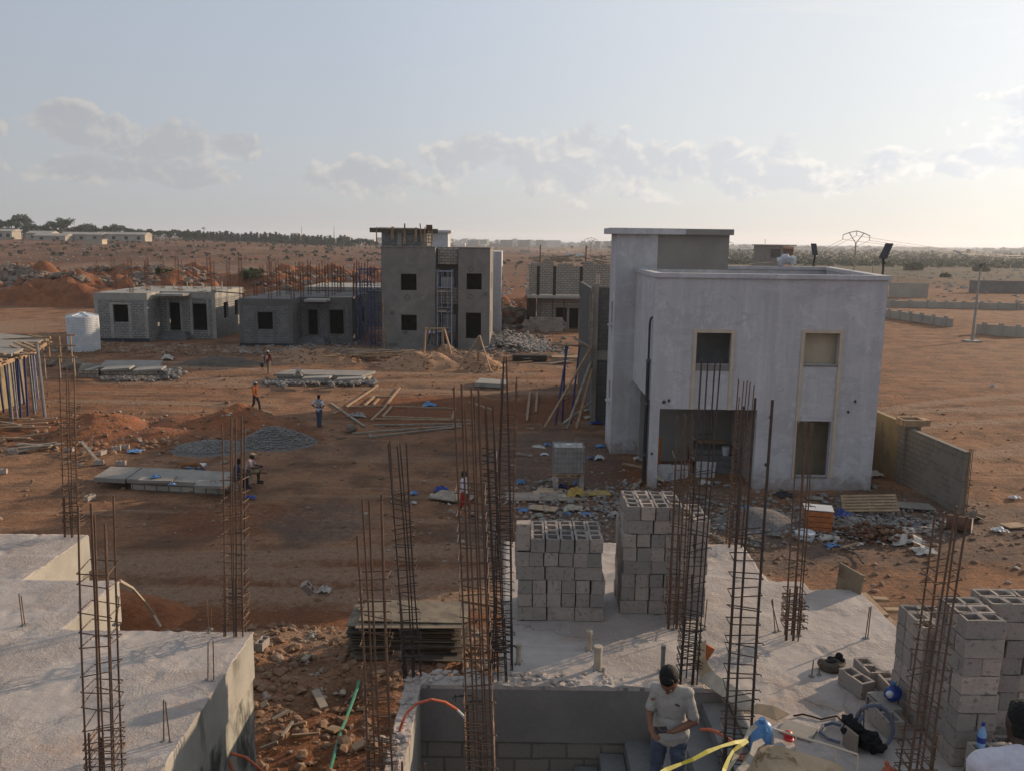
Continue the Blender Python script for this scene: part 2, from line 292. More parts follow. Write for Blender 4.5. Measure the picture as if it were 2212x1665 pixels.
# ------------------------------------------------------------------ mesh building
class MB:
    def __init__(s): s.v = []; s.f = []
    def add(s, vs, fs):
        n = len(s.v); s.v += [tuple(q) for q in vs]; s.f += [tuple(i+n for i in q) for q in fs]; return s
    def box(s, x0, x1, y0, y1, z0, z1, jit=0):
        v = [(x, y, z) for x in (x0, x1) for y in (y0, y1) for z in (z0, z1)]
        if jit: v = [(a+rnd.uniform(-jit, jit), b+rnd.uniform(-jit, jit), c+rnd.uniform(-jit, jit)) for a, b, c in v]
        return s.add(v, [(0,1,3,2),(4,6,7,5),(0,4,5,1),(2,3,7,6),(0,2,6,4),(1,5,7,3)])
    def obox(s, c, hx, hy, hz, rot=None):
        R = rot or Matrix.Identity(3); c = Vector(c)
        v = [c + R @ Vector((a*hx, b*hy, d*hz)) for a in (-1,1) for b in (-1,1) for d in (-1,1)]
        return s.add(v, [(0,1,3,2),(4,6,7,5),(0,4,5,1),(2,3,7,6),(0,2,6,4),(1,5,7,3)])
    def beam(s, a, b, w, h, roll=0):
        a = Vector(a); b = Vector(b); d = b-a; ln = d.length
        q = d.to_track_quat('X', 'Z').to_matrix()
        if roll: q = q @ Matrix.Rotation(roll, 3, 'X')
        return s.obox((a+b)/2, ln/2, w/2, h/2, q)
    def tube(s, pts, r, n=6, cap=True):
        pts = [Vector(p) for p in pts]
        rs = r if isinstance(r, (list, tuple)) else [r]*len(pts)
        base = len(s.v); prev = None
        for i, p in enumerate(pts):
            t = (pts[min(i+1, len(pts)-1)] - pts[max(i-1, 0)])
            if t.length < 1e-9: t = Vector((0,0,1))
            t.normalize()
            if prev is None:
                a = Vector((0,0,1)) if abs(t.z) < .9 else Vector((1,0,0))
                u_ = t.cross(a).normalized()
            else:
                u_ = (prev - t*prev.dot(t))
                u_ = u_.normalized() if u_.length > 1e-6 else t.orthogonal().normalized()
            prev = u_; v_ = t.cross(u_)
            for k in range(n):
                an = 2*pi*k/n
                s.v.append(tuple(p + (u_*cos(an)+v_*sin(an))*rs[i]))
        for i in range(len(pts)-1):
            for k in range(n):
                a = base+i*n+k; b = base+i*n+(k+1)%n
                s.f.append((a, b, b+n, a+n))
        if cap:
            s.f.append(tuple(base+k for k in range(n))[::-1]); s.f.append(tuple(base+(len(pts)-1)*n+k for k in range(n)))
        return s
    def prism(s, poly, z0, z1):
        n = len(poly); b = len(s.v)
        for z in (z0, z1): s.v += [(p[0], p[1], z) for p in poly]
        s.f.append(tuple(b+i for i in range(n))[::-1]); s.f.append(tuple(b+n+i for i in range(n)))
        for i in range(n):
            j = (i+1) % n; s.f.append((b+i, b+j, b+n+j, b+n+i))
        return s
    def wall(s, o, u, n, w, z0, z1, t, holes=()):
        us = sorted({0., w} | {q for h in holes for q in h[:2] if 0 < q < w}); zs = sorted({z0, z1} | {q for h in holes for q in h[2:4] if z0 < q < z1})
        def P(a, z, k): return (o[0]+u[0]*a+n[0]*t*k, o[1]+u[1]*a+n[1]*t*k, z)
        def solid(i, j):
            if not (0 <= i < len(us)-1 and 0 <= j < len(zs)-1): return False
            a = (us[i]+us[i+1])/2; z = (zs[j]+zs[j+1])/2
            return not any(h[0] < a < h[1] and h[2] < z < h[3] for h in holes)
        for i in range(len(us)-1):
            for j in range(len(zs)-1):
                if not solid(i, j): continue
                a0, a1, c0, c1 = us[i], us[i+1], zs[j], zs[j+1]
                s.add([P(a0,c0,0),P(a1,c0,0),P(a1,c1,0),P(a0,c1,0)], [(0,1,2,3)])
                s.add([P(a0,c0,1),P(a1,c0,1),P(a1,c1,1),P(a0,c1,1)], [(3,2,1,0)])
                for di, dj, e in ((-1,0,(a0,c0,a0,c1)),(1,0,(a1,c1,a1,c0)),(0,-1,(a1,c0,a0,c0)),(0,1,(a0,c1,a1,c1))):
                    if not solid(i+di, j+dj):
                        s.add([P(e[0],e[1],0),P(e[2],e[3],0),P(e[2],e[3],1),P(e[0],e[1],1)], [(0,1,2,3)])
        return s
    def rock(s, c, r, sq=.75, rg=None):
        rg = rg or rnd
        t = 1.618; vs = [(-1,t,0),(1,t,0),(-1,-t,0),(1,-t,0),(0,-1,t),(0,1,t),(0,-1,-t),(0,1,-t),(t,0,-1),(t,0,1),(-t,0,-1),(-t,0,1)]
        fs = [(0,11,5),(0,5,1),(0,1,7),(0,7,10),(0,10,11),(1,5,9),(5,11,4),(11,10,2),(10,7,6),(7,1,8),(3,9,4),(3,4,2),(3,2,6),(3,6,8),(3,8,9),(4,9,5),(2,4,11),(6,2,10),(8,6,7),(9,8,1)]
        a = rg.uniform(0, 6.28); ca, sa = cos(a), sin(a); sx, sy = rg.uniform(.7,1.3), rg.uniform(.7,1.2)
        out = []
        for x, y, z in vs:
            k = r/1.9*rg.uniform(.72, 1.25); x *= k*sx; y *= k*sy; z *= k*sq
            out.append((c[0]+x*ca-y*sa, c[1]+x*sa+y*ca, c[2]+z))
        return s.add(out, fs)
    def build(s, name, m, parent=None, smooth=False, origin=None, local=False):
        me = bpy.data.meshes.new(name)
        if parent is not None and not local: o0 = wloc(parent)
        elif origin is not None: o0 = Vector(origin)
        else: o0 = Vector((0,0,0))
        me.from_pydata([(a-o0.x, b-o0.y, c-o0.z) for a, b, c in s.v], [], s.f); me.update()
        bm = bmesh.new(); bm.from_mesh(me); bmesh.ops.recalc_face_normals(bm, faces=bm.faces); bm.to_mesh(me); bm.free()
        if smooth:
            for p in me.polygons: p.use_smooth = True
        if m is not None: me.materials.append(MATS[m] if isinstance(m, str) else m)
        ob = bpy.data.objects.new(name, me); C.objects.link(ob)
        if parent is not None:
            ob.parent = parent
        else: ob.location = o0
        return ob
def wloc(o):
    v = Vector((0,0,0))
    while o is not None:
        v += o.location; o = o.parent
    return v
def tag(o, label=None, cat=None, group=None, kind=None):
    if label: o['label'] = label
    if cat: o['category'] = cat
    if group: o['group'] = group
    if kind: o['kind'] = kind
    return o
def thing(name, label, cat, loc, rz=0, group=None):
    o = bpy.data.objects.new(name, None); C.objects.link(o); o.location = loc; o.rotation_euler.z = rz
    o.empty_display_size = .2
    return tag(o, label, cat, group)
def solo(name, mb, m, label, cat, group=None, smooth=False, kind=None, origin=None):
    if origin is None:
        xs = [q[0] for q in mb.v]; ys = [q[1] for q in mb.v]; zs = [q[2] for q in mb.v]
        origin = ((min(xs)+max(xs))/2, (min(ys)+max(ys))/2, min(zs))
    return tag(mb.build(name, m, smooth=smooth, origin=origin), label, cat, group, kind)
ORD = ['first','second','third','fourth','fifth','sixth','seventh','eighth','ninth','tenth','eleventh','twelfth','thirteenth','fourteenth','fifteenth','sixteenth','seventeenth','eighteenth','nineteenth','twentieth']
# ================================================================== GROUND
def sm(a, b, x):
    t = max(0., min(1., (x-a)/(b-a))); return t*t*(3-2*t)
def fbm(x, y, s, o=3, z=0.):
    v = 0; a = 1; n = 0
    for i in range(o):
        v += a*noise.noise((x*s, y*s, z+i*7.3)); n += a; a *= .5; s *= 2.1
    return v/n
RUTS = [(21.5,.02,.5,-25,6),(23.8,-.03,.7,-22,5),(25.5,.05,.8,-30,2),(19.3,.04,.3,-14,20),(20.6,-.02,.4,4,30),(23,.12,.6,14,40),(26,.25,.9,17,45),(29,.42,1.2,17,50),(33,.30,1.,18,55),(36,.55,1.4,17.5,52),(41,.18,1.1,17.5,58),(47,.1,1.,14,58),(52,-.06,.9,8,58),(55,.03,1.2,-30,8),(57.5,-.04,.9,-34,10),(62,.02,1.,-36,4),(49,.05,1.2,-30,-12),(65,-.03,.8,-30,30)]
def hgt(x, y):
    h = .05*fbm(x, y, .35, 3)-.03
    h += .5*fbm(x, y, .02, 2, 5.)*sm(75, 220, y)
    q = x/max(y, 1.)
    h += 6.4*sm(190, 480, y)*sm(.02, -.42, q)
    if -60 < x < 60 and 8 < y < 90:
        k = sm(8, 12, y)*sm(90, 60, y)
        h += k*(.05*fbm(x, y, 1.3, 3, 3.)+.03*fbm(x, y, 4.1, 2, 6.))
        for y0_, sl_, cv, x0_, x1_ in RUTS:
            if x0_ < x < x1_:
                d = y-(y0_+sl_*x+cv*sin(x*.13+y0_))
                if abs(d) < 1.6:
                    e = min(1, (x-x0_)/2, (x1_-x)/2); w_ = .75+.25*noise.noise((x*.8, y0_, 1.))
                    for o_ in (-.8, .8): q_ = (d-o_)/.2; h += e*w_*(-.055*math.exp(-q_*q_)+.03*math.exp(-(abs(q_)-1.7)**2*2))
    # broken ground at the foot of the unfinished slabs
    k = sm(21, 17, y)*sm(8, 11, y)*sm(1.5, -.5, x)*sm(-9, -7, x)
    h += k*(.35+.45*fbm(x, y, .55, 4, 9.)+.12*fbm(x, y, 2.2, 3, 4.))
    return h
def axis(lo, hi, step, outer, gr):
    a = []; q = lo
    while q < hi: a.append(q); q += step
    a.append(hi); s_ = step; q = hi; up_ = []
    while q < outer[1]:
        s_ *= gr; q += s_; up_.append(q)
    s_ = step; q = lo; dn = []
    while q > outer[0]:
        s_ *= gr; q -= s_; dn.append(q)
    return dn[::-1]+a+up_
xs = axis(-40, 28, .24, (-5200, 5200), 1.09); ys = axis(11, 62, .22, (-40, 6500), 1.055)
me = bpy.data.meshes.new('ground'); nx = len(xs); ny = len(ys)
vv = [(x, y, hgt(x, y)) for y in ys for x in xs]
me.from_pydata(vv, [], [(j*nx+i, j*nx+i+1, (j+1)*nx+i+1, (j+1)*nx+i) for j in range(ny-1) for i in range(nx-1)])
# earth types: (centre x, y, half sizes, kind r = gravelly grey, g = red, b = pale tan, strength)
def pc(u, v): q = G(u, v); return q[0], q[1]
PATCH = [(6.5,27,9,5.5,'r',1.),(2.2,36,3.6,8,'r',.85),(14.5,28.5,5.5,4.5,'r',.9),(3.,45,3.,5,'r',.5),
         (*pc(690,1125),2.2,2.6,'r',.8),(*pc(800,975),5,1.8,'r',.6),(*pc(640,950),4,1.8,'r',.5),(*pc(470,770),4,2.2,'r',.6),(*pc(1050,835),7,1.6,'r',.7),(*pc(1010,770),10,3,'r',.5),
         (*pc(330,745),12,2.5,'r',.5),(*pc(640,755),10,2.5,'r',.6),(*pc(900,745),8,2.2,'r',.8),(*pc(1100,740),9,3.5,'r',.6),
         (*pc(1000,885),8,4.6,'g',.95),(*pc(1180,880),4,4,'g',1.),(*pc(560,1120),3.5,2.0,'g',.6),(*pc(330,930),9,4,'g',.7),(*pc(420,760),9,1.5,'g',.5),
         (*pc(250,800),8,1.5,'g',.5),(*pc(700,1300),6,3.5,'g',.75),(-3,13,3,5,'g',.7),(*pc(1790,1000),3,3,'g',.3),(*pc(1330,1020),2.2,2.5,'g',.8),
         (-110,230,75,45,'b',1.),(-60,88,14,8,'b',.7),(40,70,16,20,'b',.35),(60,140,50,30,'b',.4),(*pc(620,800),14,4,'b',.35),(*pc(1150,800),8,3,'b',.3),
         (-70,136,75,10,'g',1.),(-30,140,60,12,'g',.9),(-40,240,160,40,'g',.5),(0,180,60,40,'g',.6),(36,260,60,60,'b',.35),(-60,320,140,60,'g',.3)]
ca = me.color_attributes.new('earth', 'FLOAT_COLOR', 'POINT')
buf = []
for x, y, z in vv:
    c = [0., 0., 0., 1.]
    if -200 < x < 200 and y < 450:
        w1 = fbm(x, y, .22, 3, 2.)*.55; w2 = fbm(x, y, .03, 2, 3.)*.3
        for px_, py_, rx, ry, k, s_ in PATCH:
            d = sqrt(((x-px_)/rx)**2+((y-py_)/ry)**2)
            if d < 1.9:
                q = s_*sm(1.25, .65, d+w1+w2)
                i = 'rgb'.index(k); c[i] = max(c[i], q)
        if y < 90:
            for y0_, sl_, cv, x0_, x1_ in RUTS:
                if x0_ < x < x1_: c[2] = max(c[2], .75*math.exp(-((y-(y0_+sl_*x+cv*sin(x*.13+y0_)))/1.0)**2)*min(1, (x-x0_)/3, (x1_-x)/3))
    buf += c
ca.data.foreach_set('color', buf)
for p in me.polygons: p.use_smooth = True
gm, t, p = newmat('earth')
at = N('ShaderNodeAttribute', t, attribute_name='earth'); sp = N('ShaderNodeSeparateColor', t); L(at.outputs['Color'], sp.inputs[0], t)
v = N('ShaderNodeTexCoord', t).outputs['Object']
n0 = nz(t, v, .045, 5, .6); n1_ = nz(t, v, .5, 6, .65, .3); n2_ = nz(t, v, 3.5, 6, .7); n3_ = nz(t, v, 16, 5, .7)
trk = nz(t, mapping(t, v, (.10, 1.5, 1)), 1., 6, .6, .4)
trk2 = nz(t, mapping(t, v, (.4, 3.2, 1)), 1., 5, .65, 1.2)
base = mixc(mrange(n0, .35, .65, tree=t), (.385,.212,.122), (.315,.148,.076), t)
base = mixc(mrange(n1_, .38, .66, tree=t), base, (.15,.085,.053), t)
base = mixc(mrange(trk, .5, .68, 0, .55, tree=t), base, (.40,.265,.175), t)
base = mixc(mrange(trk2, .55, .70, 0, .5, tree=t), base, (.17,.09,.05), t)
def chan(i, lo=.3, hi=.7):
    e = mth('ADD', sp.outputs[i], mth('ADD', mth('MULTIPLY', mth('SUBTRACT', n2_, .5, t), 1.3, t), mth('MULTIPLY', mth('SUBTRACT', n3_, .5, t), .9, t), t), t)
    return mth('MULTIPLY', mrange(e, lo, hi, tree=t), mrange(sp.outputs[i], .02, .2, tree=t), t)
base = mixc(chan(1), base, mixc(mrange(n1_, .35, .65, tree=t), (.255,.098,.042), (.19,.075,.035), t), t)
base = mixc(chan(2), base, (.33,.215,.145), t)
base = mixc(mth('MULTIPLY', chan(0, .40, 1.05), .72, t), base, mixc(mrange(n2_, .35, .65, tree=t), (.165,.15,.14), (.10,.092,.088), t), t)
ln = N('ShaderNodeVectorMath', t, operation='LENGTH'); L(v, ln.inputs[0], t)
far = mrange(ln.outputs['Value'], 130, 300, tree=t)
scr = nz(t, mapping(t, v, (1, .35, 1)), .03, 7, .7)
base = mixc(mth('MULTIPLY', far, mrange(scr, .36, .58, .35, 1, tree=t), t), base, mixc(mrange(n0, .4, .6, tree=t), (.15,.058,.028), (.085,.05,.03), t), t)
sx_ = N('ShaderNodeSeparateXYZ', t); L(v, sx_.inputs[0], t); qx = mth('DIVIDE', sx_.outputs[0], mth('MAXIMUM', sx_.outputs[1], 1., t), t)
base = mixc(mth('MULTIPLY', mth('MULTIPLY', mrange(qx, .2, .3, tree=t), mrange(ln.outputs['Value'], 190, 330, tree=t), t), mrange(scr, .3, .5, .35, .9, tree=t), t), base, (.075,.082,.055), t)
veryfar = mrange(ln.outputs['Value'], 500, 1300, tree=t)
base = mixc(mth('MULTIPLY', veryfar, .75, t), base, (.105,.10,.075), t)
vor = N('ShaderNodeTexVoronoi', t); vor.inputs['Scale'].default_value = 5.5; L(v, vor.inputs['Vector'], t)
peb = mrange(vor.outputs['Distance'], .10, .18, 1, 0, tree=t)
pm = mth('MULTIPLY', peb, mrange(nz(t, v, 1.3, 3), .5, .62, tree=t), t)
base = mixc(mth('MULTIPLY', pm, .6, t), base, (.30,.23,.17), t)
base = mixc(mrange(nz(t, v, 7.5, 6, .75, .3), .48, .64, 0, .48, tree=t), base, (.105,.055,.034), t)
base = mixc(mrange(nz(t, v, 11, 5, .7), .58, .68, 0, .5, tree=t), base, (.36,.245,.165), t)
base = mixc(mrange(n3_, .3, .7, 0, .5, tree=t), base, (.075,.045,.03), t)
L(base, p.inputs['Base Color'], t); p.inputs['Roughness'].default_value = .97; p.inputs['Specular IOR Level'].default_value = .12
hh = mth('ADD', mth('MULTIPLY', n2_, .55, t), mth('ADD', mth('MULTIPLY', n3_, .22, t), mth('ADD', mth('MULTIPLY', trk2, .5, t), mth('MULTIPLY', pm, .25, t), t), t), t)
bumpit(t, p, hh, 1., .26)
me.materials.append(gm)
go = bpy.data.objects.new('ground', me); C.objects.link(go); go['kind'] = 'structure'

# ------------------------------------------------------------------ sea on the horizon
mt, t, p = newmat('sea'); p.inputs['Base Color'].default_value = (.12,.16,.19,1); p.inputs['Roughness'].default_value = .35
b = MB(); b.add([(-300,3300,.9),(5200,2300,.9),(5200,6500,.9),(-2600,6500,.9)], [(0,1,2,3)]); o = b.build('sea', 'sea'); o['kind'] = 'structure'

# ------------------------------------------------------------------ heaps
def mound(cx, cy, rx, ry, h, rot=0, seed=0., rough=.25, n=30, peaks=None, power=1.25, z0=-.06):
    mb = MB(); vs = []; ca_, sa_ = cos(rot), sin(rot)
    for j in range(n+1):
        for i in range(n+1):
            a = -1+2*i/n; b_ = -1+2*j/n
            x = a*rx; y = b_*ry
            X = cx+x*ca_-y*sa_; Y_ = cy+x*sa_+y*ca_
            if peaks: k = max(ph*(.5+.5*cos(pi*min(1, sqrt(((a-pa)/pr)**2+((b_-pb)/pr2)**2))))**power for pa, pb, pr, pr2, ph in peaks)
            else: k = (.5+.5*cos(pi*min(1, sqrt(a*a+b_*b_)*(1+.25*noise.noise((X*.7, Y_*.7, seed))))))**(power*.8)
            k *= 1+rough*1.6*fbm(X, Y_, 1.6/max(.8, min(rx, ry)), 4, seed)
            e = sm(1.0, .8, max(abs(a), abs(b_)))
            z = z0+h*k*e+rough*.25*h*fbm(X, Y_, 3.5/max(.8, min(rx, ry)), 3, seed+3)*e*(1 if k > .02 else 0)
            vs.append((X, Y_, z+(.0 if e > 0 else -.1)+hgt(X, Y_)))
    mb.add(vs, [(j*(n+1)+i, j*(n+1)+i+1, (j+1)*(n+1)+i+1, (j+1)*(n+1)+i) for j in range(n) for i in range(n)])
    return mb
def heap(name, label, cat, m, *a, group=None, **k):
    return solo(name, mound(*a, **k), m, label, cat, group, smooth=True, origin=(a[0], a[1], 0))
# red heap behind the left slab, with two humps
x0, y0, _ = G(300, 960)
heap('soil_heap', 'long low heap of red earth with two dug-out hollows behind the grey gravel heap', 'soil heap', 'soil_red', -17.3, 42.3, 6.0, 3.9, 1.25, rot=.12, seed=1., rough=.5, n=64, power=1.05,
     peaks=[(-.55,-.2,.6,.8,.75),(.5,.15,.5,.65,1.0),(.05,.1,.5,.7,.55),(-.1,-.45,.8,.4,.35)])
x0, y0, _ = G(500, 965)
heap('gravel_heap', 'wide heap of grey crushed gravel beside the red earth heap', 'gravel heap', 'gravel', -12.6, 38.6, 3.9, 3.2, .8, rot=.1, seed=4., rough=.12, n=44, peaks=[(.35,.2,.65,.7,1.),(-.35,-.15,.7,.7,.45)])
for k, (u, v, rx, ry, h, lb) in enumerate(((700,778,3.8,2.4,.85,'brown sand heap with a flat tail before the dark single-storey house'),(640,768,3.4,1.8,.7,'low spread sand heap behind the man with the white cap'),(912,790,4.0,2.6,1.15,'sunlit sand heap where the man in red is shovelling'),(1010,788,3.4,2.4,1.2,'dark side-lit sand heap right of the shovelling man, under the wooden tripod'),(1042,800,1.9,1.5,.7,'small sand heap with a propped timber at the right end of the row'),(965,765,1.5,1.2,.9,'small pointed sand heap beside the scaffold foot'),(478,785,3.8,2.0,.55,'flat grey heap of broken mortar on the open yard'))):
    a = G(u, v)
    heap('sand_heap' if k < 6 else 'rubble_heap', lb, 'sand heap' if k < 6 else 'rubble heap', 'soil_sand' if k < 6 else 'timber_dark', a[0], a[1], rx, ry, h, seed=10.+k*3, rough=.36, n=40, power=1.0, group='sand heaps in front of the buildings' if k < 6 else None)
# stones lying on the heaps
rg = random.Random(27)
for nm_, n_, m_, lo_, hi_, lb in (*[('sand_heap' + s_, 260, 'pebble', .03, .16, 'lumps and stones lying on the brown sand heaps') for s_ in ('', '.001', '.002', '.003', '.004', '.005')], ('soil_heap', 260, 'pebble', .03, .14, 'clods and stones lying on the red earth heap'), ('gravel_heap', 2600, 'rock_grey', .03, .075, 'coarse grey stones covering the gravel heap')):
    ob_ = bpy.data.objects[nm_]; q = MB(); vs_ = [v_.co+ob_.location for v_ in ob_.data.vertices if v_.co.z > .03]
    for k in range(n_):
        c_ = rg.choice(vs_); q.rock((c_.x+rg.uniform(-.1,.1), c_.y+rg.uniform(-.08,.08), c_.z+.01), lo_*(hi_/lo_)**(rg.random()**(2.2 if m_ == 'pebble' else 1)), .75, rg)
    tag(q.build('heap_stones', m_), lb, 'stones', kind='stuff')
# ------------------------------------------------------------------ far red spoil banks
far_b = MB()
spoil = []
for k in range(64):
    u = rnd.uniform(-60, 830); d = rnd.uniform(118, 160)
    spoil.append(((u-1106)/1815*d, d, rnd.uniform(6, 14), rnd.uniform(3, 6), rnd.uniform(2.2, 4.4)))
spoil += [(-100,133,20,7,4.4),(-77,132,17,7,4.6),(-57,134,13,6,3.8),(-40,136,15,6,4.1),(-26,130,11,6,4.0),(-66,150,33,7,4.2),(-108,148,26,7,3.6),(-7,108,5,4,2.4),(-3,112,5,4,2.8),(2,118,5,4,2.2),(0,99,4,3,1.6)]
for k, (x, y, rx, ry, h) in enumerate(spoil):
    q = mound(x, y, rx, ry, h, rot=rnd.uniform(-.2, .2), seed=40.+k, rough=.6, n=26, power=.9); far_b.add(q.v, q.f)
o = far_b.build('spoil_banks', 'soil_red', smooth=True); o['kind'] = 'structure'
def spz(x, y):
    z = hgt(x, y)
    for cx, cy, rx, ry, h in spoil:
        d = sqrt(((x-cx)/rx)**2+((y-cy)/ry)**2)
        if d < 1: z = max(z, hgt(x, y)+h*(.5+.5*cos(pi*d))**.72*1.02)
    return z
rk = MB(); rg = random.Random(3)
for k in range(4600):
    q = rg.random()
    if q < .34: u = rg.uniform(-40, 330); d = rg.gauss(129, 4.0)
    elif q < .55: u = rg.uniform(-40, 420); d = rg.gauss(152, 5)
    elif q < .85: u = rg.uniform(300, 830); d = rg.gauss(136, 12)
    else: u = rg.uniform(1050, 1180); d = rg.gauss(103, 5)
    x = (u-1106)/1815*d
    if -39.5 < x < -11 and d < 92: continue
    rk.rock((x, d, spz(x, d)+.05), rg.choice((.16,.22,.28,.4,.55,.7))*rg.uniform(.7,1.2), rg=rg)
tag(rk.build('boulders', 'rock'), 'grey boulders tumbled over the red spoil banks behind the houses', 'boulders', kind='stuff')
# far scattered stony ridges
rk = MB()
for k in range(2600):
    d = rg.uniform(150, 420); u = rg.uniform(-30, 1330) if rg.random() < .75 else rg.uniform(1900, 2230)
    if rg.random() > .5+.9*fbm(u*.01, d*.05, 1., 2): continue
    x = (u-1106)/1815*d
    rk.rock((x, d, hgt(x, d)), rg.uniform(.2, .75), .6, rg=rg)
tag(rk.build('stony_ground', 'rock_grey'), 'loose stones strewn over the far red plain', 'stones', kind='stuff')
# near stones
rk = MB(); rg = random.Random(11)
for k in range(15000):
    q = rg.random()
    if q < .25: x, y = rg.uniform(-6.5, .6), rg.uniform(12, 20); r = rg.choice((.012,.015,.018,.02,.025,.03,.04,.055,.11))*rg.uniform(.8,1.3)
    elif q < .29: x, y = rg.gauss(-17.5, 3.4), rg.gauss(40.5, 2.2); r = rg.choice((.03,.05,.08,.13,.2))*rg.uniform(.7,1.1)
    elif q < .62: x, y = rg.uniform(-40, -1), rg.gauss(72.3, 1.6); r = rg.choice((.05,.08,.12,.2))*rg.uniform(.8,1.3)
    elif q < .72: x, y = rg.gauss(8, 5), rg.gauss(28, 2.5); r = rg.choice((.03,.04,.06,.1))
    else: x, y = rg.uniform(-38, 26), rg.uniform(16, 72); r = rg.choice((.02,.03,.04,.05,.07,.1))*rg.uniform(.7,1.3)
    rk.rock((x, y, hgt(x, y)+r*.2), r, .7, rg=rg)
tag(rk.build('loose_stones', 'pebble'), 'small stones and clods scattered over the bare site ground', 'stones', kind='stuff')

# ------------------------------------------------------------------ plants
def leafcluster(mb, c, rx, ry, rz, n, s, rg, shell=.55):
    for _ in range(n):
        while True:
            d = Vector((rg.uniform(-1,1), rg.uniform(-1,1), rg.uniform(-1,1)))
            if .05 < d.length <= 1: break
        d = d.normalized()*(shell+(1-shell)*rg.random())*rg.uniform(.75,1.1)
        q = Vector((c[0]+d.x*rx, c[1]+d.y*ry, c[2]+d.z*rz))
        a = Vector((rg.uniform(-1,1), rg.uniform(-1,1), rg.uniform(-.6,.6))).normalized(); b = a.orthogonal().normalized()
        b = Matrix.Rotation(rg.uniform(0, 6.28), 3, a) @ b
        k = s*rg.uniform(.6, 1.3)
        mb.add([q-a*k, q+b*k*.7, q+a*k, q-b*k*.7], [(0,1,2,3)])
def bush(mb, x, y, z, r, h, rg, n=16):
    leafcluster(mb, (x, y, z+h*.45), r, r, h*.6, n, max(.18, r*.42), rg, .3)
rg = random.Random(21)
for nm, mtn, cnt, fn, lb in (('scrub', 'leaf_dark', 2600, lambda: (rg.uniform(1560, 2260), 17600/rg.uniform(13, 46)), 'dark green thorn scrub covering the plain behind the white house'),
                        ('dry_scrub', 'leaf_dry', 800, lambda: (rg.uniform(-20, 1340), 17600/rg.uniform(14, 60)), 'grey dry scrub dotted over the far plain')):
    mb = MB()
    for k in range(cnt):
        u, d = fn(); x = (u-1106)/1815*d
        s_ = rg.uniform(.3, 1.0)*(1+d/1500)*(1 if nm == 'dry_scrub' else 1.3)
        bush(mb, x, d, hgt(x, d), s_*1.3, s_*rg.uniform(.9, 1.5), rg, 9 if d > 500 else 14)
    tag(mb.build(nm, mtn), lb, 'scrub', kind='stuff')
bpos = [(355,588,.9,'round green bush growing on the red spoil bank behind the left house',None),(545,592,1.3,'large bright green bush on the spoil bank behind the left house',None)]
for u, v, s_, lb, _ in bpos + [(750,580,1.3,'small green bush on the spoil bank left of the two-storey house',None),(1215,575,1.5,'olive bush on the plain beyond the unfinished block house',None),(2030,590,1.3,'broad green shrub beside the low grey spoil wall on the right',None),(1960,562,2.6,'wide dark thicket on the plain right of the white house',None),(2100,560,2.2,'dark thicket behind the far lamp post on the right',None)]:
    d = 9.7*1815/(v-510+ (0 if u < 1300 else -14)); d = min(d, 330)
    if u < 800: d = 134
    x = (u-1106)/1815*d; mb = MB()
    for j in range(5): bush(mb, x+rg.uniform(-1,1)*s_, d+rg.uniform(-1,1)*s_, spz(x, d)-.1, s_*.8, s_*rg.uniform(.8,1.3), rg, 60)
    solo('bush', mb, 'leaf' if u < 1100 else 'leaf_dark', lb, 'bush', origin=(x, d, spz(x, d)))
# trees of the far belt: three kinds, each a trunk with limbs and a leafy crown
def tree_mesh(kind, seed):
    rg = random.Random(seed); tr = MB(); cr = MB()
    if kind == 'broad':
        tr.tube([(0,0,-.3),(.15,0,2),(.1,.1,4.2)], [.35,.27,.2], 7)
        for k in range(5):
            a = k*1.26+rg.random(); e = (cos(a)*2.4, sin(a)*2.4, 6+rg.random()*2); tr.tube([(.1,.1,3.2+k*.2),(cos(a)*1.1,sin(a)*1.1,4.8),e], [.16,.11,.05], 5)
            leafcluster(cr, e, 2.1, 2.1, 1.6, 95, .42, rg, .45)
        leafcluster(cr, (0,0,7.6), 2.6, 2.6, 1.9, 150, .45, rg, .4)
        leafcluster(cr, (0,0,4.4), 3.0, 3.0, 1.2, 90, .42, rg, .5)
    else:
        tr.tube([(0,0,-.3),(.05,0,3),(0,.05,6.2)], [.2,.14,.05], 6)
        for k in range(7):
            z = 1.0+k*.85; r = 1.35*(1-k/8.5); leafcluster(cr, (rg.uniform(-.15,.15), rg.uniform(-.15,.15), z), r, r, .7, 46, .34, rg, .35)
    return tr, cr
protos = {}
for kind in ('broad', 'slim'):
    for k in range(3):
        tr, cr = tree_mesh(kind, 50+k+(9 if kind == 'slim' else 0))
        a = tr.build('trunk', 'bark'); b_ = cr.build('crown', 'leaf_dark')
        protos[kind, k] = (a.data, b_.data)
        bpy.data.objects.remove(a); bpy.data.objects.remove(b_)
def plant_tree(name, kind, u, d, sc, label, group, sz=1.):
    x = (u-1106)/1815*d; z = hgt(x, d); k = rnd.randrange(3)
    r = thing(name, label, 'tree', (x, d, z), rnd.uniform(0, 6.28), group); r.scale = (sc, sc, sc*sz)
    for nm, me_ in zip(('trunk', 'crown'), protos[kind, k]):
        o = bpy.data.objects.new(nm, me_); C.objects.link(o); o.parent = r
tu = [-14,4,20,40,62,74,88,106,122,138,150,168,186,204,222,238,255,270,290,312,332,350,372,395,412,430,448]
th = [32,36,34,38,46,30,28,26,34,33,40,24,28,30,24,26,30,28,24,22,22,20,20,18,20,18,16]
for k, (u, h) in enumerate(zip(tu, th)):
    d = 520+rnd.uniform(-25, 45)
    plant_tree('broadleaf_tree', 'broad', u, d, h*d/1815/8.3, f'{ORD[k]} dark rounded tree from the left in the far skyline belt' if k < 20 else f'{ORD[26-k]} dark rounded tree from the right end of the far belt', 'rounded trees of the far belt')
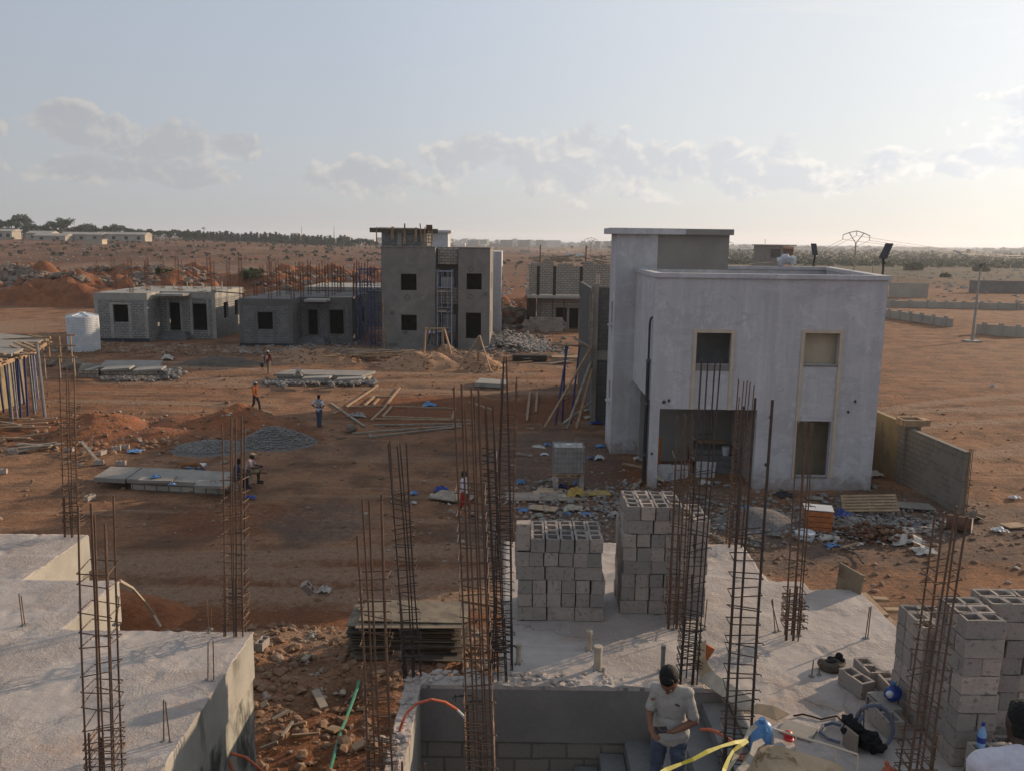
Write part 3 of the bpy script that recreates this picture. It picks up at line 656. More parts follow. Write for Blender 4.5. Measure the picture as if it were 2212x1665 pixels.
for k in range(44):
    u = -10+k*10.6+rnd.uniform(-3, 3); d = 575+rnd.uniform(-15, 20); plant_tree('broadleaf_tree', 'broad', u, d, rnd.uniform(17, 25)*d/1815/8.3, 'low rounded tree in the rear rank of the far left belt', 'rear rank of the far tree belt', .85)
for k in range(92):
    u = 405+k*3.9+rnd.uniform(-2, 2); d = 640+rnd.uniform(-8, 8)
    plant_tree('slim_tree', 'slim', u, d, rnd.uniform(1.6, 2.1), 'slim dark tree in the clipped windbreak row below the far skyline', 'windbreak row of slim trees', rnd.uniform(.5, .62))
for k, (u, h) in enumerate(((752,16),(766,18),(776,22),(790,22),(800,20),(812,18))):
    plant_tree('broadleaf_tree', 'broad', u, 560, h*560/1815/9.3, f'{ORD[k]} dark tree from left in the clump beside the two-storey house roof', 'tree clump left of the two-storey house')
for k, (u, h) in enumerate(((1230,9),(1262,8),(1310,10),(2075,13))):
    plant_tree('broadleaf_tree', 'broad', u, 900, h*900/1815/9.3, ['small dark tree far off beyond the dust cloud','squat dark tree far off right of the dust cloud','dark tree far off at the white tower edge','lone dark tree on the right skyline above the scrub'][k], None)

# ------------------------------------------------------------------ town and far sheds
rg = random.Random(5); mb = MB(); mb2 = MB()
for k in range(420):
    u = rg.choice((rg.uniform(560, 1340), rg.uniform(860, 1340), rg.uniform(1560, 2230)))
    d = rg.uniform(1100, 2700); x = (u-1106)/1815*d; z = hgt(x, d)
    w_ = rg.uniform(5, 20); h = rg.choice((4, 4, 5, 7, 10))*rg.uniform(.8, 1.1)
    if u > 1500: h *= .6
    (mb if rg.random() < .6 else mb2).box(x-w_/2, x+w_/2, d, d+rg.uniform(8, 18), z-1, z+h)
    if rg.random() < .3: mb.box(x-w_/5, x+w_/4, d+1, d+6, z+h, z+h+2.2)
tag(mb.build('town', 'bright_town'), 'pale houses of the far town along the horizon', 'town', kind='stuff')
tag(mb2.build('town_blocks', 'pale_wall'), 'sand-coloured houses of the far town along the horizon', 'town', kind='stuff')
def shed(u0, u1, v0, v1, d, label, m='pale_wall', roof=True, name='shed'):
    a = Yp(u0, v1, d); b = Yp(u1, v0, d); z0 = a[2]; z1 = b[2]
    zg = hgt((a[0]+b[0])/2, d); z1 = zg+(z1-z0)
    r = thing(name, label, 'shed', ((a[0]+b[0])/2, d, zg))
    q = MB(); q.box(a[0], b[0], d, d+9, zg-.5, z1); q.build('wall', m, r)
    q = MB(); n_ = max(2, int((b[0]-a[0])/6))
    for i in range(n_):
        cx = a[0]+(i+.5)*(b[0]-a[0])/n_
        q = MB(); q.box(cx-.9, cx+.9, d-.06, d+.1, zg+(z1-zg)*.25, zg+(z1-zg)*.7); q.build('window', 'dark_void', r)
    q = MB(); q.add([(a[0]-.5,d-.5,z1),(b[0]+.5,d-.5,z1),(b[0]+.5,d+4.5,z1+1.3),(a[0]-.5,d+4.5,z1+1.3),(b[0]+.5,d+9.5,z1),(a[0]-.5,d+9.5,z1)], [(0,1,2,3),(3,2,4,5),(0,3,5),(1,4,2),(0,5,4,1)]); q.build('roof', 'pale_wall', r)
shed(-8, 24, 491, 508, 470, 'white shed with an open dark front at the far left edge below the trees')
shed(58, 108, 494, 508, 468, 'white gabled shed standing alone left of the long pale sheds')
shed(72, 140, 503, 513, 452, 'low sand-coloured shed in front of the gabled one')
shed(132, 218, 499, 512, 460, 'long pale shed with a flat white roof below the tree belt')
shed(205, 312, 500, 513, 462, 'longest pale shed of the row, its right end against the green bushes')
for k, (u, v0, v1, w_, lb) in enumerate(((162,470,500,.9,'thin lattice mast rising above the far left trees'),(722,487,520,.5,'thin mast on the skyline left of the two-storey house'),(652,488,520,.4,'shorter thin mast on the skyline above the windbreak'),(441,489,505,.7,'stubby tower with a platform on the left skyline'))):
    d = 900; a = Yp(u, v1, d); b_ = Yp(u, v0, d); r = thing('mast', lb, 'mast', (a[0], d, a[2]-4)); q = MB()
    q.tube([(a[0]-w_, d, a[2]-4), (a[0], d, b_[2])], [.3, .15], 5); q.tube([(a[0]+w_, d, a[2]-4), (a[0], d, b_[2])], [.3, .15], 5); q.build('pole', 'steel_grey', r)
    if k in (0, 3):
        q = MB(); q.box(a[0]-1.6, a[0]+1.6, d-1.6, d+1.6, b_[2]-3, b_[2]-1.6); q.build('platform', 'steel_grey', r)
# low pale scraps on the plain: one white-roofed hut each
for k, (u, v, w_, lb) in enumerate(((210,533,4,'tiny pale hut on the plain above the left house'),(770,527,5,'tiny cream-roofed hut left of the two-storey house'),(820,529,5,'long tiny hut with a cream roof on the plain'),(1130,535,4,'tiny pale hut left of the dust cloud'))):
    d = 9.7*1815/(v-507) if u > 500 else 400.; x = (u-1106)/1815*d; z = hgt(x, d)
    r = thing('hut', lb, 'hut', (x, d, z)); q = MB(); q.box(x-w_, x+w_, d, d+5, z-.3, z+2.2); q.build('wall', 'plaster_tan', r)
    q = MB(); q.box(x-w_-.4, x+w_+.4, d-.4, d+5.4, z+2.2, z+2.5); q.build('roof', 'pale_wall', r)
# ------------------------------------------------------------------ haze
mt = bpy.data.materials.new('haze'); mt.use_nodes = True; t = mt.node_tree; t.nodes.clear()
vo = N('ShaderNodeVolumePrincipled', t); vo.inputs['Density'].default_value = HAZE; vo.inputs['Color'].default_value = (.86,.90,.97,1); vo.inputs['Anisotropy'].default_value = .35
mo = N('ShaderNodeOutputMaterial', t); L(vo.outputs[0], mo.inputs['Volume'], t)
if HAZE > 0:
    q = MB(); q.box(-6500, 6500, -400, 7500, -3, 62); MATS['haze'] = mt; o = q.build('haze', 'haze'); o['kind'] = 'stuff'
# ================================================================== BUILDINGS
def framebox(mb, x0, x1, z0, z1, y0, y1, w_, bottom=True):
    mb.box(x0, x0+w_, y0, y1, z0, z1); mb.box(x1-w_, x1, y0, y1, z0, z1); mb.box(x0+w_, x1-w_, y0, y1, z1-w_, z1)
    if bottom: mb.box(x0+w_, x1-w_, y0, y1, z0, z0+w_)
# ---- white house
H = thing('white_house', 'two-storey white-washed house with beige window surrounds and an open garage', 'house', (10, 36, 0))
Yw = 32.6; T = .25; XL = 5.5; XR = 14.45; ZT = 8.36
q = MB(); q.wall((XL, Yw), (1,0), (0,1), XR-XL, -.2, ZT, T, [(.36,4.22,-.3,3.22),(1.67,3.04,5.0,6.25),(5.88,7.25,5.04,6.29),(5.91,7.18,.55,2.8)])
q.wall((XL, 38.0), (0,-1), (1,0), 38.0-Yw-T, 3.48, ZT, T)
bw = Vector((16.6-XR, 44.5-Yw-T)); bl_ = bw.length; bw.normalize()
q.wall((XR, Yw+T), (bw.x, bw.y), (-bw.y, bw.x), bl_, -.2, ZT, T, [(3.2,4.6,.9,2.5),(3.2,4.6,5,6.3)])
q.wall((16.6, 44.5), (-1,0), (0,-1), 16.6-9.6, -.2, ZT, T)
q.build('wall', 'plaster_white', H)
q = MB()
for a, b_ in (((XL-.06, Yw-.09), (XR+.12, Yw+T+.03)),): q.box(a[0], b_[0], a[1], b_[1], ZT+.002, ZT+.17)
q.box(XL-.06, XL+T+.03, Yw+T+.032, 37.98, ZT+.002, ZT+.168)
pl = [(XR+.1, Yw+T+.032), (16.72, 44.6), (16.3, 44.6), (XR-.32, Yw+T+.032)]; q.prism(pl, ZT+.002, ZT+.166)
q.box(9.62, 16.28, 44.18, 44.6, ZT+.002, ZT+.164); q.build('parapet_coping', 'plaster_white', H)
q = MB(); q.prism([(XL+T+.002, Yw+T+.002), (XR-T-.02, Yw+T+.002), (16.25, 44.24), (9.62, 44.24), (9.62, 37.9), (XL+T+.002, 37.9)], 7.3, 7.55); q.build('roof', 'concrete', H)
q = MB(); q.box(XL+T+.002, XR-T-.01, Yw+T+.002, 37.9, 3.62, 3.9); q.build('floor_slab', 'concrete', H)
# tower on the left
q = MB(); q.wall((4.6, 38.0), (1,0), (0,1), 5.0, -.1, 8.5, .22); q.wall((4.6, 38.0), (1,0), (0,1), 1.82, 8.5, 10.03, .22)
q.wall((4.6, 40.25), (0,-1), (1,0), 2.03, -.1, 10.03, .22, [(.9,1.5,5.96,6.95),(.9,1.5,2.4,3.25)]); q.wall((9.6, 40.25), (-1,0), (0,-1), 4.78, -.1, 10.03, .22)
q.build('stair_tower', 'plaster_white', H)
q = MB(); q.wall((6.42, 38.0), (1,0), (0,1), 3.18, 8.5, 10.03, .22); q.wall((9.6, 38.22), (0,1), (-1,0), 1.8, 7.5, 10.03, .22); q.build('bare_plaster_panel', 'plaster_bare', H)
q = MB(); q.box(4.27, 7.6, 37.72, 40.55, 10.032, 10.29); q.build('tower_roof', 'plaster_white', H)
q = MB(); q.box(7.602, 9.72, 37.722, 40.55, 10.032, 10.285); q.build('bare_tower_roof', 'plaster_bare', H)
for zz in (5.9, 2.34):
    q = MB(); q.box(4.44, 4.62, 38.7, 39.35, zz-.07, zz+.0); q.build('sill', 'plaster_white', H)
# beige surrounds
for x0, x1, zb, zt, nm in ((7.04,8.66,3.22,6.38,0),(11.25,12.88,.5,6.42,1)):
    q = MB(); framebox(q, x0, x1, zb, zt, Yw-.05, Yw+.06, .135, False); q.build('window_surround', 'trim_beige', H)
q = MB(); q.box(7.17, 8.54, Yw-.025, Yw+.2, 4.93, 4.998); q.box(11.38, 12.75, Yw-.025, Yw+.2, 4.97, 5.038); q.build('window_sill', 'plaster_grey', H)
q = MB(); q.box(7.18, 8.5, Yw-.012, Yw-.002, 4.74, 4.93); q.build('sill_recess_strip', 'plaster_grey', H)  # sill recess drawn as a flat darker strip on the wall
q = MB(); q.box(11.42, 12.66, Yw-.03, Yw+.2, .47, .548); q.build('window_sill', 'plaster_grey', H)
# rooms behind the openings
q = MB(); q.box(XL+T+.003, 9.9, 35.0, 35.2, 3.9, 7.3); q.wall((9.9, Yw+T+.003), (0,1), (1,0), 5, 3.9, 7.3, .15); q.build('partition', 'plaster_white', H)
q = MB(); q.box(11.1, 13.1, 33.02, 33.06, 4.6, 6.9); q.build('forward_room_wall', 'plaster_tan', H); q = MB(); q.box(10.06, 14.3, 34.3, 34.5, -.1, 3.62); q.build('inner_wall', 'plaster_tan', H)  # upper room wall set forward at its window so skylight brightens it
q = MB(); q.wall((5.75, 36.9), (1,0), (0,1), 4.1, -.1, 3.62, .2, [(2.4,3.35,.75,2.9)]); q.wall((9.86, Yw+T+.003), (0,1), (1,0), 4.2, -.1, 3.62, .2); q.build('garage_wall', 'plaster_bare', H)
q = MB()
for k in range(4): q.box(8.0, 9.85, 34.9+.32*k, 36.88, -.1+.001*k, .2+.19*k)
q.build('entrance_steps', 'concrete_dirty', H)
q = MB(); q.box(6.2, 9.6, 37.12, 39.9, .5, .75); q.build('inner_floor', 'concrete_dirty', H)
q = MB(); q.tube([(5.40, 33.05, .15), (5.40, 33.05, 5.0)], .075, 8); q.tube([(5.40,33.05,4.9),(5.40,33.05,6.55),(5.43,33.05,6.72),(5.52,33.05,6.8)], .045, 7); o = q.build('downpipe', 'pvc_dark', H)
for z in (1.2, 3.3, 5.0): b2 = MB().tube([(5.40,33.05,z),(5.40,33.05,z+.1)], .092, 8).build('pipe_collar', 'pvc_blue', o)
rg = random.Random(4)
for x, z in ((6.2,3.55),(6.0,3.5),(13.55,3.62),(13.3,3.2),(10.25,2.95),(10.2,1.0),(5.62,1.4)):
    q = MB(); q.rock((x, Yw-.01, z), .07, 1., rg); q.build('wall_hole', 'pvc_dark', H)
q = MB(); q.tube([(4.78,37.9,.55),(4.8,37.7,.62),(4.82,37.66,.35)], .05, 6)
# blue film bundle and scrap on the roof parapet
b2 = MB(); a = yy('A5', 240, 440, 44.4)
for k in range(9): b2.rock((a[0]+rg.uniform(-.35,.35), 44.4, 8.55+rg.uniform(.1,.45)), .22, .9, rg)
solo('plastic_bundle', b2, 'plastic_white', 'crumpled pale blue plastic sheet lying on the back parapet of the white house', 'plastic sheet')
b2 = MB(); b2.beam((12.3,44.4,8.62),(13.6,44.4,8.72),.3,.05); solo('roof_board', b2, 'timber_grey', 'grey board lying on the back parapet right of the plastic bundle', 'board')
# leaning things in the garage
a = (6.38, 34.6); b2 = MB(); b2.obox((6.25,35.2,.72), .2, .03, .74, Matrix.Rotation(.12, 3, 'X')); r = solo('orange_board', b2, 'orange_wood', 'narrow orange board with black figures leaning inside the garage', 'board')
q = MB(); b3 = .0
for z, n_ in ((.95,'5'),(.72,'1'),(.50,'2')):
    segs = {'5':[(0,1,1,1),(0,.5,0,1),(0,.5,1,.5),(1,0,1,.5),(0,0,1,0)],'1':[(.5,0,.5,1)],'2':[(0,1,1,1),(1,.5,1,1),(0,.5,1,.5),(0,0,0,.5),(0,0,1,0)]}[n_]
    for x0_, z0_, x1_, z1_ in segs: q.beam((6.2+.1*x0_, 35.13+.12*(z-.72), z+.13*z0_), (6.2+.1*x1_, 35.13+.12*(z-.72), z+.13*z1_), .012, .03)
q.build('figures', 'black_cloth', r)
for k, (u, v, w_, h, lb) in enumerate(((1428,1008,.42,.7,'pale marble slab, narrow, leaning behind the garage pillar'),(1452,1010,.5,.62,'broad grey-veined marble slab leaning below the orange board'),(1508,1004,.42,.7,'marble slab leaning at the back right of the garage'))):
    a = G(u, v+8, 0); b2 = MB(); b2.obox((a[0], 33.6+.3*k, h/2-.02), w_, .02, h/2+.03, Matrix.Rotation(.25, 3, 'X')); solo('marble_slab', b2, 'marble', lb, 'slab', 'marble slabs in the garage')
b2 = MB(); b2.box(8.25,9.5,36.2,36.34,.98,1.12); solo('garage_plank', b2, 'timber', 'sawn timber lying across the top step of the garage', 'plank')
b2 = MB(); b2.tube([(9.35,35.6,.6),(9.35,35.6,.98)], [.13,.17], 10); solo('mortar_bucket', b2, 'plastic_white', 'small white bucket standing on the garage steps', 'bucket')

# ---- block house half hidden behind the white house
Nh = thing('block_house', 'unfinished dark block house standing just behind the white stair tower', 'house', (8, 48, 0))
q = MB(); q.wall((4.5, 44.6), (1,0), (0,1), 6, -.2, 7.3, .2); q.wall((4.5, 57), (0,-1), (1,0), 12.2, -.2, 7.0, .2); q.build('wall', 'block_dark', Nh)
q = MB(); q.box(4.26, 4.52, 44.48, 44.82, -.2, 7.5); q.build('corner_column', 'concrete', Nh)
q = MB(); q.box(4.53, 10.4, 44.54, 44.79, 3.45, 3.95); q.build('ring_beam', 'concrete', Nh)
q = MB(); q.box(4.14, 4.25, 44.4, 44.8, 3.0, 7.4); q.box(4.06, 4.13, 44.55, 44.7, 4.5, 7.1); q.build('formwork', 'timber_grey', Nh)
for k in range(2): MB().tube([(4.38+.12*k,44.6,7.5),(4.38+.12*k,44.6,8.0)], .03, 5).build('starter_bar', 'pipe_pale', Nh)
pk = [((4.2,44.3,4.2),(1.75,43.0,.1),'timber','longest diagonal timber brace against the dark block house'),((4.2,44.3,3.4),(2.9,43.0,.05),'timber_grey','middle diagonal timber brace against the dark block house'),((4.25,44.2,3.0),(3.4,43.0,.05),'timber','steep diagonal timber brace against the dark block house'),((4.2,44.1,1.2),(2.7,43.0,.3),'timber_grey','low timber brace close to the ground by the dark block house')]
for a, b_, m_, lb in pk: solo('timber_brace', MB().beam(a, b_, .16, .07), m_, lb, 'brace', 'braces against the dark block house')
Pf = thing('prop_platform', 'small plank platform on steel props beside the dark block house', 'platform', (3.2, 45, 0))
for a, b_ in (((2.75,44.6,0),(2.85,44.7,4.15)),((2.35,44.1,0),(2.95,44.7,4.15)),((3.2,44.4,.0),(3.6,44.8,4.2))): MB().tube([a, b_], [.06,.045], 7).build('prop', 'paint_blue', Pf)
MB().beam((2.1,44.7,4.22),(4.1,44.7,4.15),.25,.08).build('bearer', 'timber', Pf)
MB().obox((3.65,44.5,4.4),.5,.45,.03, Matrix.Rotation(.5,3,'Y')).build('plank', 'timber_grey', Pf)

# ---- two-storey grey house in the middle
M_ = thing('grey_house', 'two-storey grey plastered house with a scaffold in its recessed bay', 'house', (-6.8, 76, 0)); Ym = 74.1
q = MB(); q.wall((-11.57, Ym), (1,0), (0,1), 4.72, -.2, 8.95, .25, [(1.7,3.08,5.23,6.67),(1.7,3.08,1.68,3.08)])
q.wall((-11.57, 85), (0,-1), (1,0), 85-Ym-.25, -.2, 8.95, .25, [(3,4.2,1.5,3),(3,4.2,5.2,6.6)])
q.wall((-6.85, Ym+.25), (0,1), (-1,0), 2.6, -.2, 8.95, .25)
q.wall((-4.83, Ym), (1,0), (0,1), 2.78, -.2, 8.95, .25, [(.73,2.05,5.37,6.77),(.68,2.02,1.05,3.34)])
q.wall((-2.05, Ym+.25), (0,1), (-1,0), 10.6, -.2, 8.95, .25, [(3,4.2,5.2,6.7),(3,4.2,1.2,3.2),(6.5,7.6,5.2,6.7)])
q.wall((-4.83, 77), (0,-1), (1,0), 2.65, -.2, 8.95, .25)
q.wall((-6.848, 77), (1,0), (0,1), 2.016, -.2, 8.95, .25, [(.3,1.4,4.1,6.3),(.4,1.6,.6,2.9)])
q.build('wall', 'plaster_grey', M_)
q = MB(); q.box(-11.3, -2.32, 77.3, 84.9, 7.9, 8.1); q.box(-11.3,-7.12,Ym+.27,77,7.9,8.1); q.box(-4.56,-2.32,Ym+.27,77,7.9,8.1); q.build('roof', 'concrete', M_)
q = MB(); q.box(-11.3, -2.32, 77.3, 84.9, 3.75, 3.95); q.box(-11.3,-7.12,Ym+.27,77,3.75,3.95); q.box(-4.56,-2.32,Ym+.27,77,3.75,3.95); q.build('floor_slab', 'concrete', M_)
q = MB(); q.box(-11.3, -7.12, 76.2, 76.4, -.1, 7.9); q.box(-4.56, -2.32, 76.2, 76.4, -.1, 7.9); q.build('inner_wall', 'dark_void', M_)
q = MB(); q.box(-11.65,-6.8,Ym-.07,Ym+.3,8.952,9.03); q.box(-4.88,-1.97,Ym-.07,Ym+.3,8.952,9.03); q.box(-2.3,-1.97,Ym+.302,85,8.952,9.03); q.box(-11.65,-11.3,Ym+.302,85,8.952,9.03); q.build('parapet_coping', 'plaster_grey', M_)
q = MB(); q.box(-6.72,-4.96,75.2,76.9,7.5,9.0); q.build('bay_parapet', 'block_tan', M_)
q = MB(); q.box(-6.72,-4.96,75.2,76.9,3.95,5.3); q.build('balcony', 'block_tan', M_)
for x, z, r_ in ((-3.75,7.15,.26),(-3.75,4.75,.26),(-2.45,5.0,.2),(-9.3,4.6,.28),(-10.65,3.2,.2),(-7.9,3.1,.08)):
    q = MB(); q.tube([(x, Ym-.012, z), (x, Ym+.02, z)], r_, 14); o = q.build('round_patch', 'plaster_dark', M_)
    if r_ > .22: MB().tube([(x, Ym-.02, z), (x, Ym+.02, z)], r_*.5, 12).build('vent_hole', 'plaster_grey', o)
q = MB(); q.box(-9.72,-9.3,Ym-.02,Ym+.05,1.4,1.66); q.build('damp_patch', 'plaster_dark', M_); q = MB(); q.box(-11.0,-10.2,Ym-.02,Ym+.05,.3,.55); q.build('damp_patch', 'plaster_dark', M_)
# roof room with its formwork
q = MB(); q.wall((-12.05, 77.6), (1,0), (0,1), 4.15, 8.1, 10.45, .2); q.wall((-7.9, 77.8), (0,1), (-1,0), 3.5, 8.1, 10.45, .2); q.wall((-12.05,81.4),(0,-1),(1,0),3.6,8.1,10.45,.2); q.build('roof_room', 'block_smear', M_)
q = MB(); q.box(-8.4,-7.95,77.5,77.598,8.1,10.4); q.box(-10.6,-10.2,77.52,77.598,8.1,10.4); q.build('column_strip', 'concrete', M_)
Fw = thing('roof_formwork', 'timber formwork ring clamped round the roof room of the grey house', 'formwork', (-10, 77.5, 10))
MB().beam((-13.1,77.45,10.42),(-6.9,77.45,10.38),.08,.42).build('side_board', 'timber_dark', Fw)
MB().beam((-12.3,77.36,10.6),(-8.6,77.36,10.58),.1,.14).build('walling', 'timber_grey', Fw)
for x, zb, zt, tl in ((-12.45,9.2,10.7,0),(-11.1,9.6,10.75,.05),(-10.95,9.6,10.75,.02),(-10.0,9.2,11.05,.12),(-9.85,9.2,11.0,-.03),(-9.0,9.4,10.7,.1),(-8.85,9.4,10.7,.03),(-8.35,9.5,11.05,-.15),(-8.1,9.4,10.75,.05),(-7.72,9.3,10.9,.02),(-7.35,9.5,10.85,-.08),(-7.5,8.9,10.95,.05)):
    MB().beam((x, 77.3, zb), (x+tl, 77.3, zt), .09, .1).build('clamp_post', 'timber', Fw)
MB().box(-7.95,-7.4,77.2,77.3,10.5,10.95).build('clamp_board', 'cloth_brown', Fw)
for k in range(5): MB().box(-7.86,-7.38,77.2,77.32,9.0+.32*k,9.08+.32*k).build('cleat', 'timber', Fw)
# scaffolds
def scaffold(label, x0, x1, y0, y1, lifts, m_, planks=True, group=None, dense=0):
    r = thing('scaffold', label, 'scaffold', ((x0+x1)/2, y0, 0), 0, group)
    h = lifts*1.75
    for y in (y0, y1):
        for x in (x0, x1): MB().tube([(x, y, 0), (x, y, h+.1)], .035, 6).build('standard', m_, r)
    for k in range(lifts):
        z = k*1.75
        for y in (y0, y1):
            q = MB(); q.tube([(x0,y,z+.3),(x1,y,z+.3)], .025, 5); q.tube([(x0,y,z+1.7),(x1,y,z+1.7)], .03, 5)
            for f in (.3,.7): q.tube([(x0+(x1-x0)*f,y,z+.3),(x0+(x1-x0)*f,y,z+1.7)], .022, 5)
            q.build('end_frame', m_, r)
        for y in (y0,): pass
        q = MB(); q.tube([(x1,y0,z+.2),(x1,y1,z+1.6)], .02, 5); q.tube([(x1,y1,z+.2),(x1,y0,z+1.6)], .02, 5); q.build('cross_brace', m_, r); q = MB(); q.tube([(x0,y0,z+.2),(x0,y1,z+1.6)], .02, 5); q.tube([(x0,y1,z+.2),(x0,y0,z+1.6)], .02, 5)
        q.build('cross_brace', m_, r)
        if planks and k: MB().box(x0+.05, x0+(x1-x0)*.62, y0+.05, y1-.05, z-.02, z+.05).build('deck_plank', 'timber', r)
    return r
scaffold('blue-grey tube scaffold of several lifts in the recessed bay of the grey house', -6.6, -5.35, 73.2, 74.9, 4, 'scaffold_steel')
r = scaffold('dark blue tube scaffold in the gap left of the grey house', -13.9, -12.9, 75.0, 76.8, 4, 'paint_blue', False, 'dark blue scaffolds left of the grey house')
tag(r, 'outer dark blue tube scaffold standing nearer the single-storey houses')
r = scaffold('', -12.75, -11.75, 75.2, 77.6, 4, 'paint_blue', False, 'dark blue scaffolds left of the grey house'); tag(r, 'inner dark blue tube scaffold tight against the grey house side wall')
solo('leaning_lath', MB().beam((-11.35,73.95,.1),(-11.42,74.02,4.4),.14,.05), 'timber', 'long pale lath leaning on the left corner of the grey house', 'lath')
# ---- house behind it, white roof tower
W2 = thing('rear_house', 'white-rendered house standing behind the grey house, roof tower showing above', 'house', (-5, 90, 0))
q = MB(); q.box(-11, -1.25, 88, 98, -.2, 8.5); q.build('wall', 'plaster_white', W2)
q = MB(); q.box(-8.6, -6.85, 88.5, 92, 8.5, 10.35); q.build('roof_tower', 'plaster_white', W2)
q = MB(); q.box(-8.8, -6.5, 88.2, 92.2, 10.352, 10.6); q.build('tower_roof', 'plaster_white', W2)
for zz in (2.0, 5.4): MB().box(-1.252,-1.2,90.5,92,zz,zz+1.5).build('window', 'dark_void', W2)
# ---- block house far behind, between the grey and the white house
B_ = thing('twin_storey_block_house', 'unfinished tan block house with a jutting first-floor slab', 'house', (6, 94, 0)); Yb = 92.5
q = MB(); q.wall((2.63, Yb), (1,0), (0,1), 9, -.2, 3.45, .2, [(2.1,3.33,.85,2.43),(3.57,4.6,0,2.4)]); q.wall((1.9, Yb+1.2), (1,0), (0,1), 9.8, 3.8, 6.95, .2); q.wall((1.9,105),(0,-1),(1,0),11,-.2,6.95,.2,[(3,4.3,4.5,6)])
q.build('wall', 'block_tan', B_)
q = MB(); q.box(1.5, 9.0, Yb-1.3, Yb+12, 3.52, 3.72); q.build('floor_slab', 'concrete_cast', B_)
q = MB(); q.box(2.63, 11, Yb-.03, Yb, 3.0, 3.5); q.build('lintel_beam', 'plaster_bare', B_)
q = MB()
for x in (4.62, 5.98, 7.25): q.box(x-.06, x+.12, Yb-.03, Yb, .0, 2.6)
q.box(4.62,7.3,Yb-.03,Yb,2.45,2.6); q.build('door_surround', 'plaster_bare', B_); MB().box(2.63,2.95,Yb-.03,Yb,-.1,3.0).build('corner_column', 'plaster_bare', B_)
for x in (2.75, 4.55, 7.5): MB().box(x-.16, x+.16, Yb+1.17, Yb+1.198, 3.72, 6.9).build('column_chase', 'plywood_edge' if x != 4.55 else 'plywood_edge', B_)
for x0_, x1_, h_ in ((1.9,3.4,.26),(3.42,4.4,.5),(5.0,6.6,.25),(7.7,8.9,.52),(8.92,10.6,.27)): MB().box(x0_,x1_,Yb+1.2,Yb+1.4,6.952,6.952+h_).build('top_course', 'block_tan', B_)
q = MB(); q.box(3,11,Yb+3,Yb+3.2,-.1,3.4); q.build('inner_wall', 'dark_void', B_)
for x in (2.0, 3.0, 4.3, 5.55, 8.4): MB().tube([(x, Yb-1.1, 0), (x, Yb-1.1, 3.5)], .045, 6).build('prop', 'rebar_far', B_)
q = MB(); q.box(1.5,2.5,Yb-1.0,Yb-.1,0,3.5); q.build('side_pier', 'plywood_edge', B_)
for x in (3.0, 8.2): MB().tube([(x, Yb+4, 7), (x, Yb+4, 9.2)], .07, 6).build('starter_bar', 'rebar_far', B_)
q = MB(); rg = random.Random(8)
for k in range(40): q.obox((rg.uniform(2,11), Yb+rg.uniform(2,8), 7.2+rg.random()*.8), rg.uniform(.3,1.2), .15, .06, Matrix.Rotation(rg.uniform(-.5,.5),3,'Z') @ Matrix.Rotation(rg.uniform(-.3,.3),3,'Y'))
solo('formwork_scrap', q, 'timber_grey', 'scrap timber and boards heaped on the roof of the tan block house', 'scrap timber', origin=(6, 96, 7))
# long stack of blocks in front of it
bstk = []
q = MB()
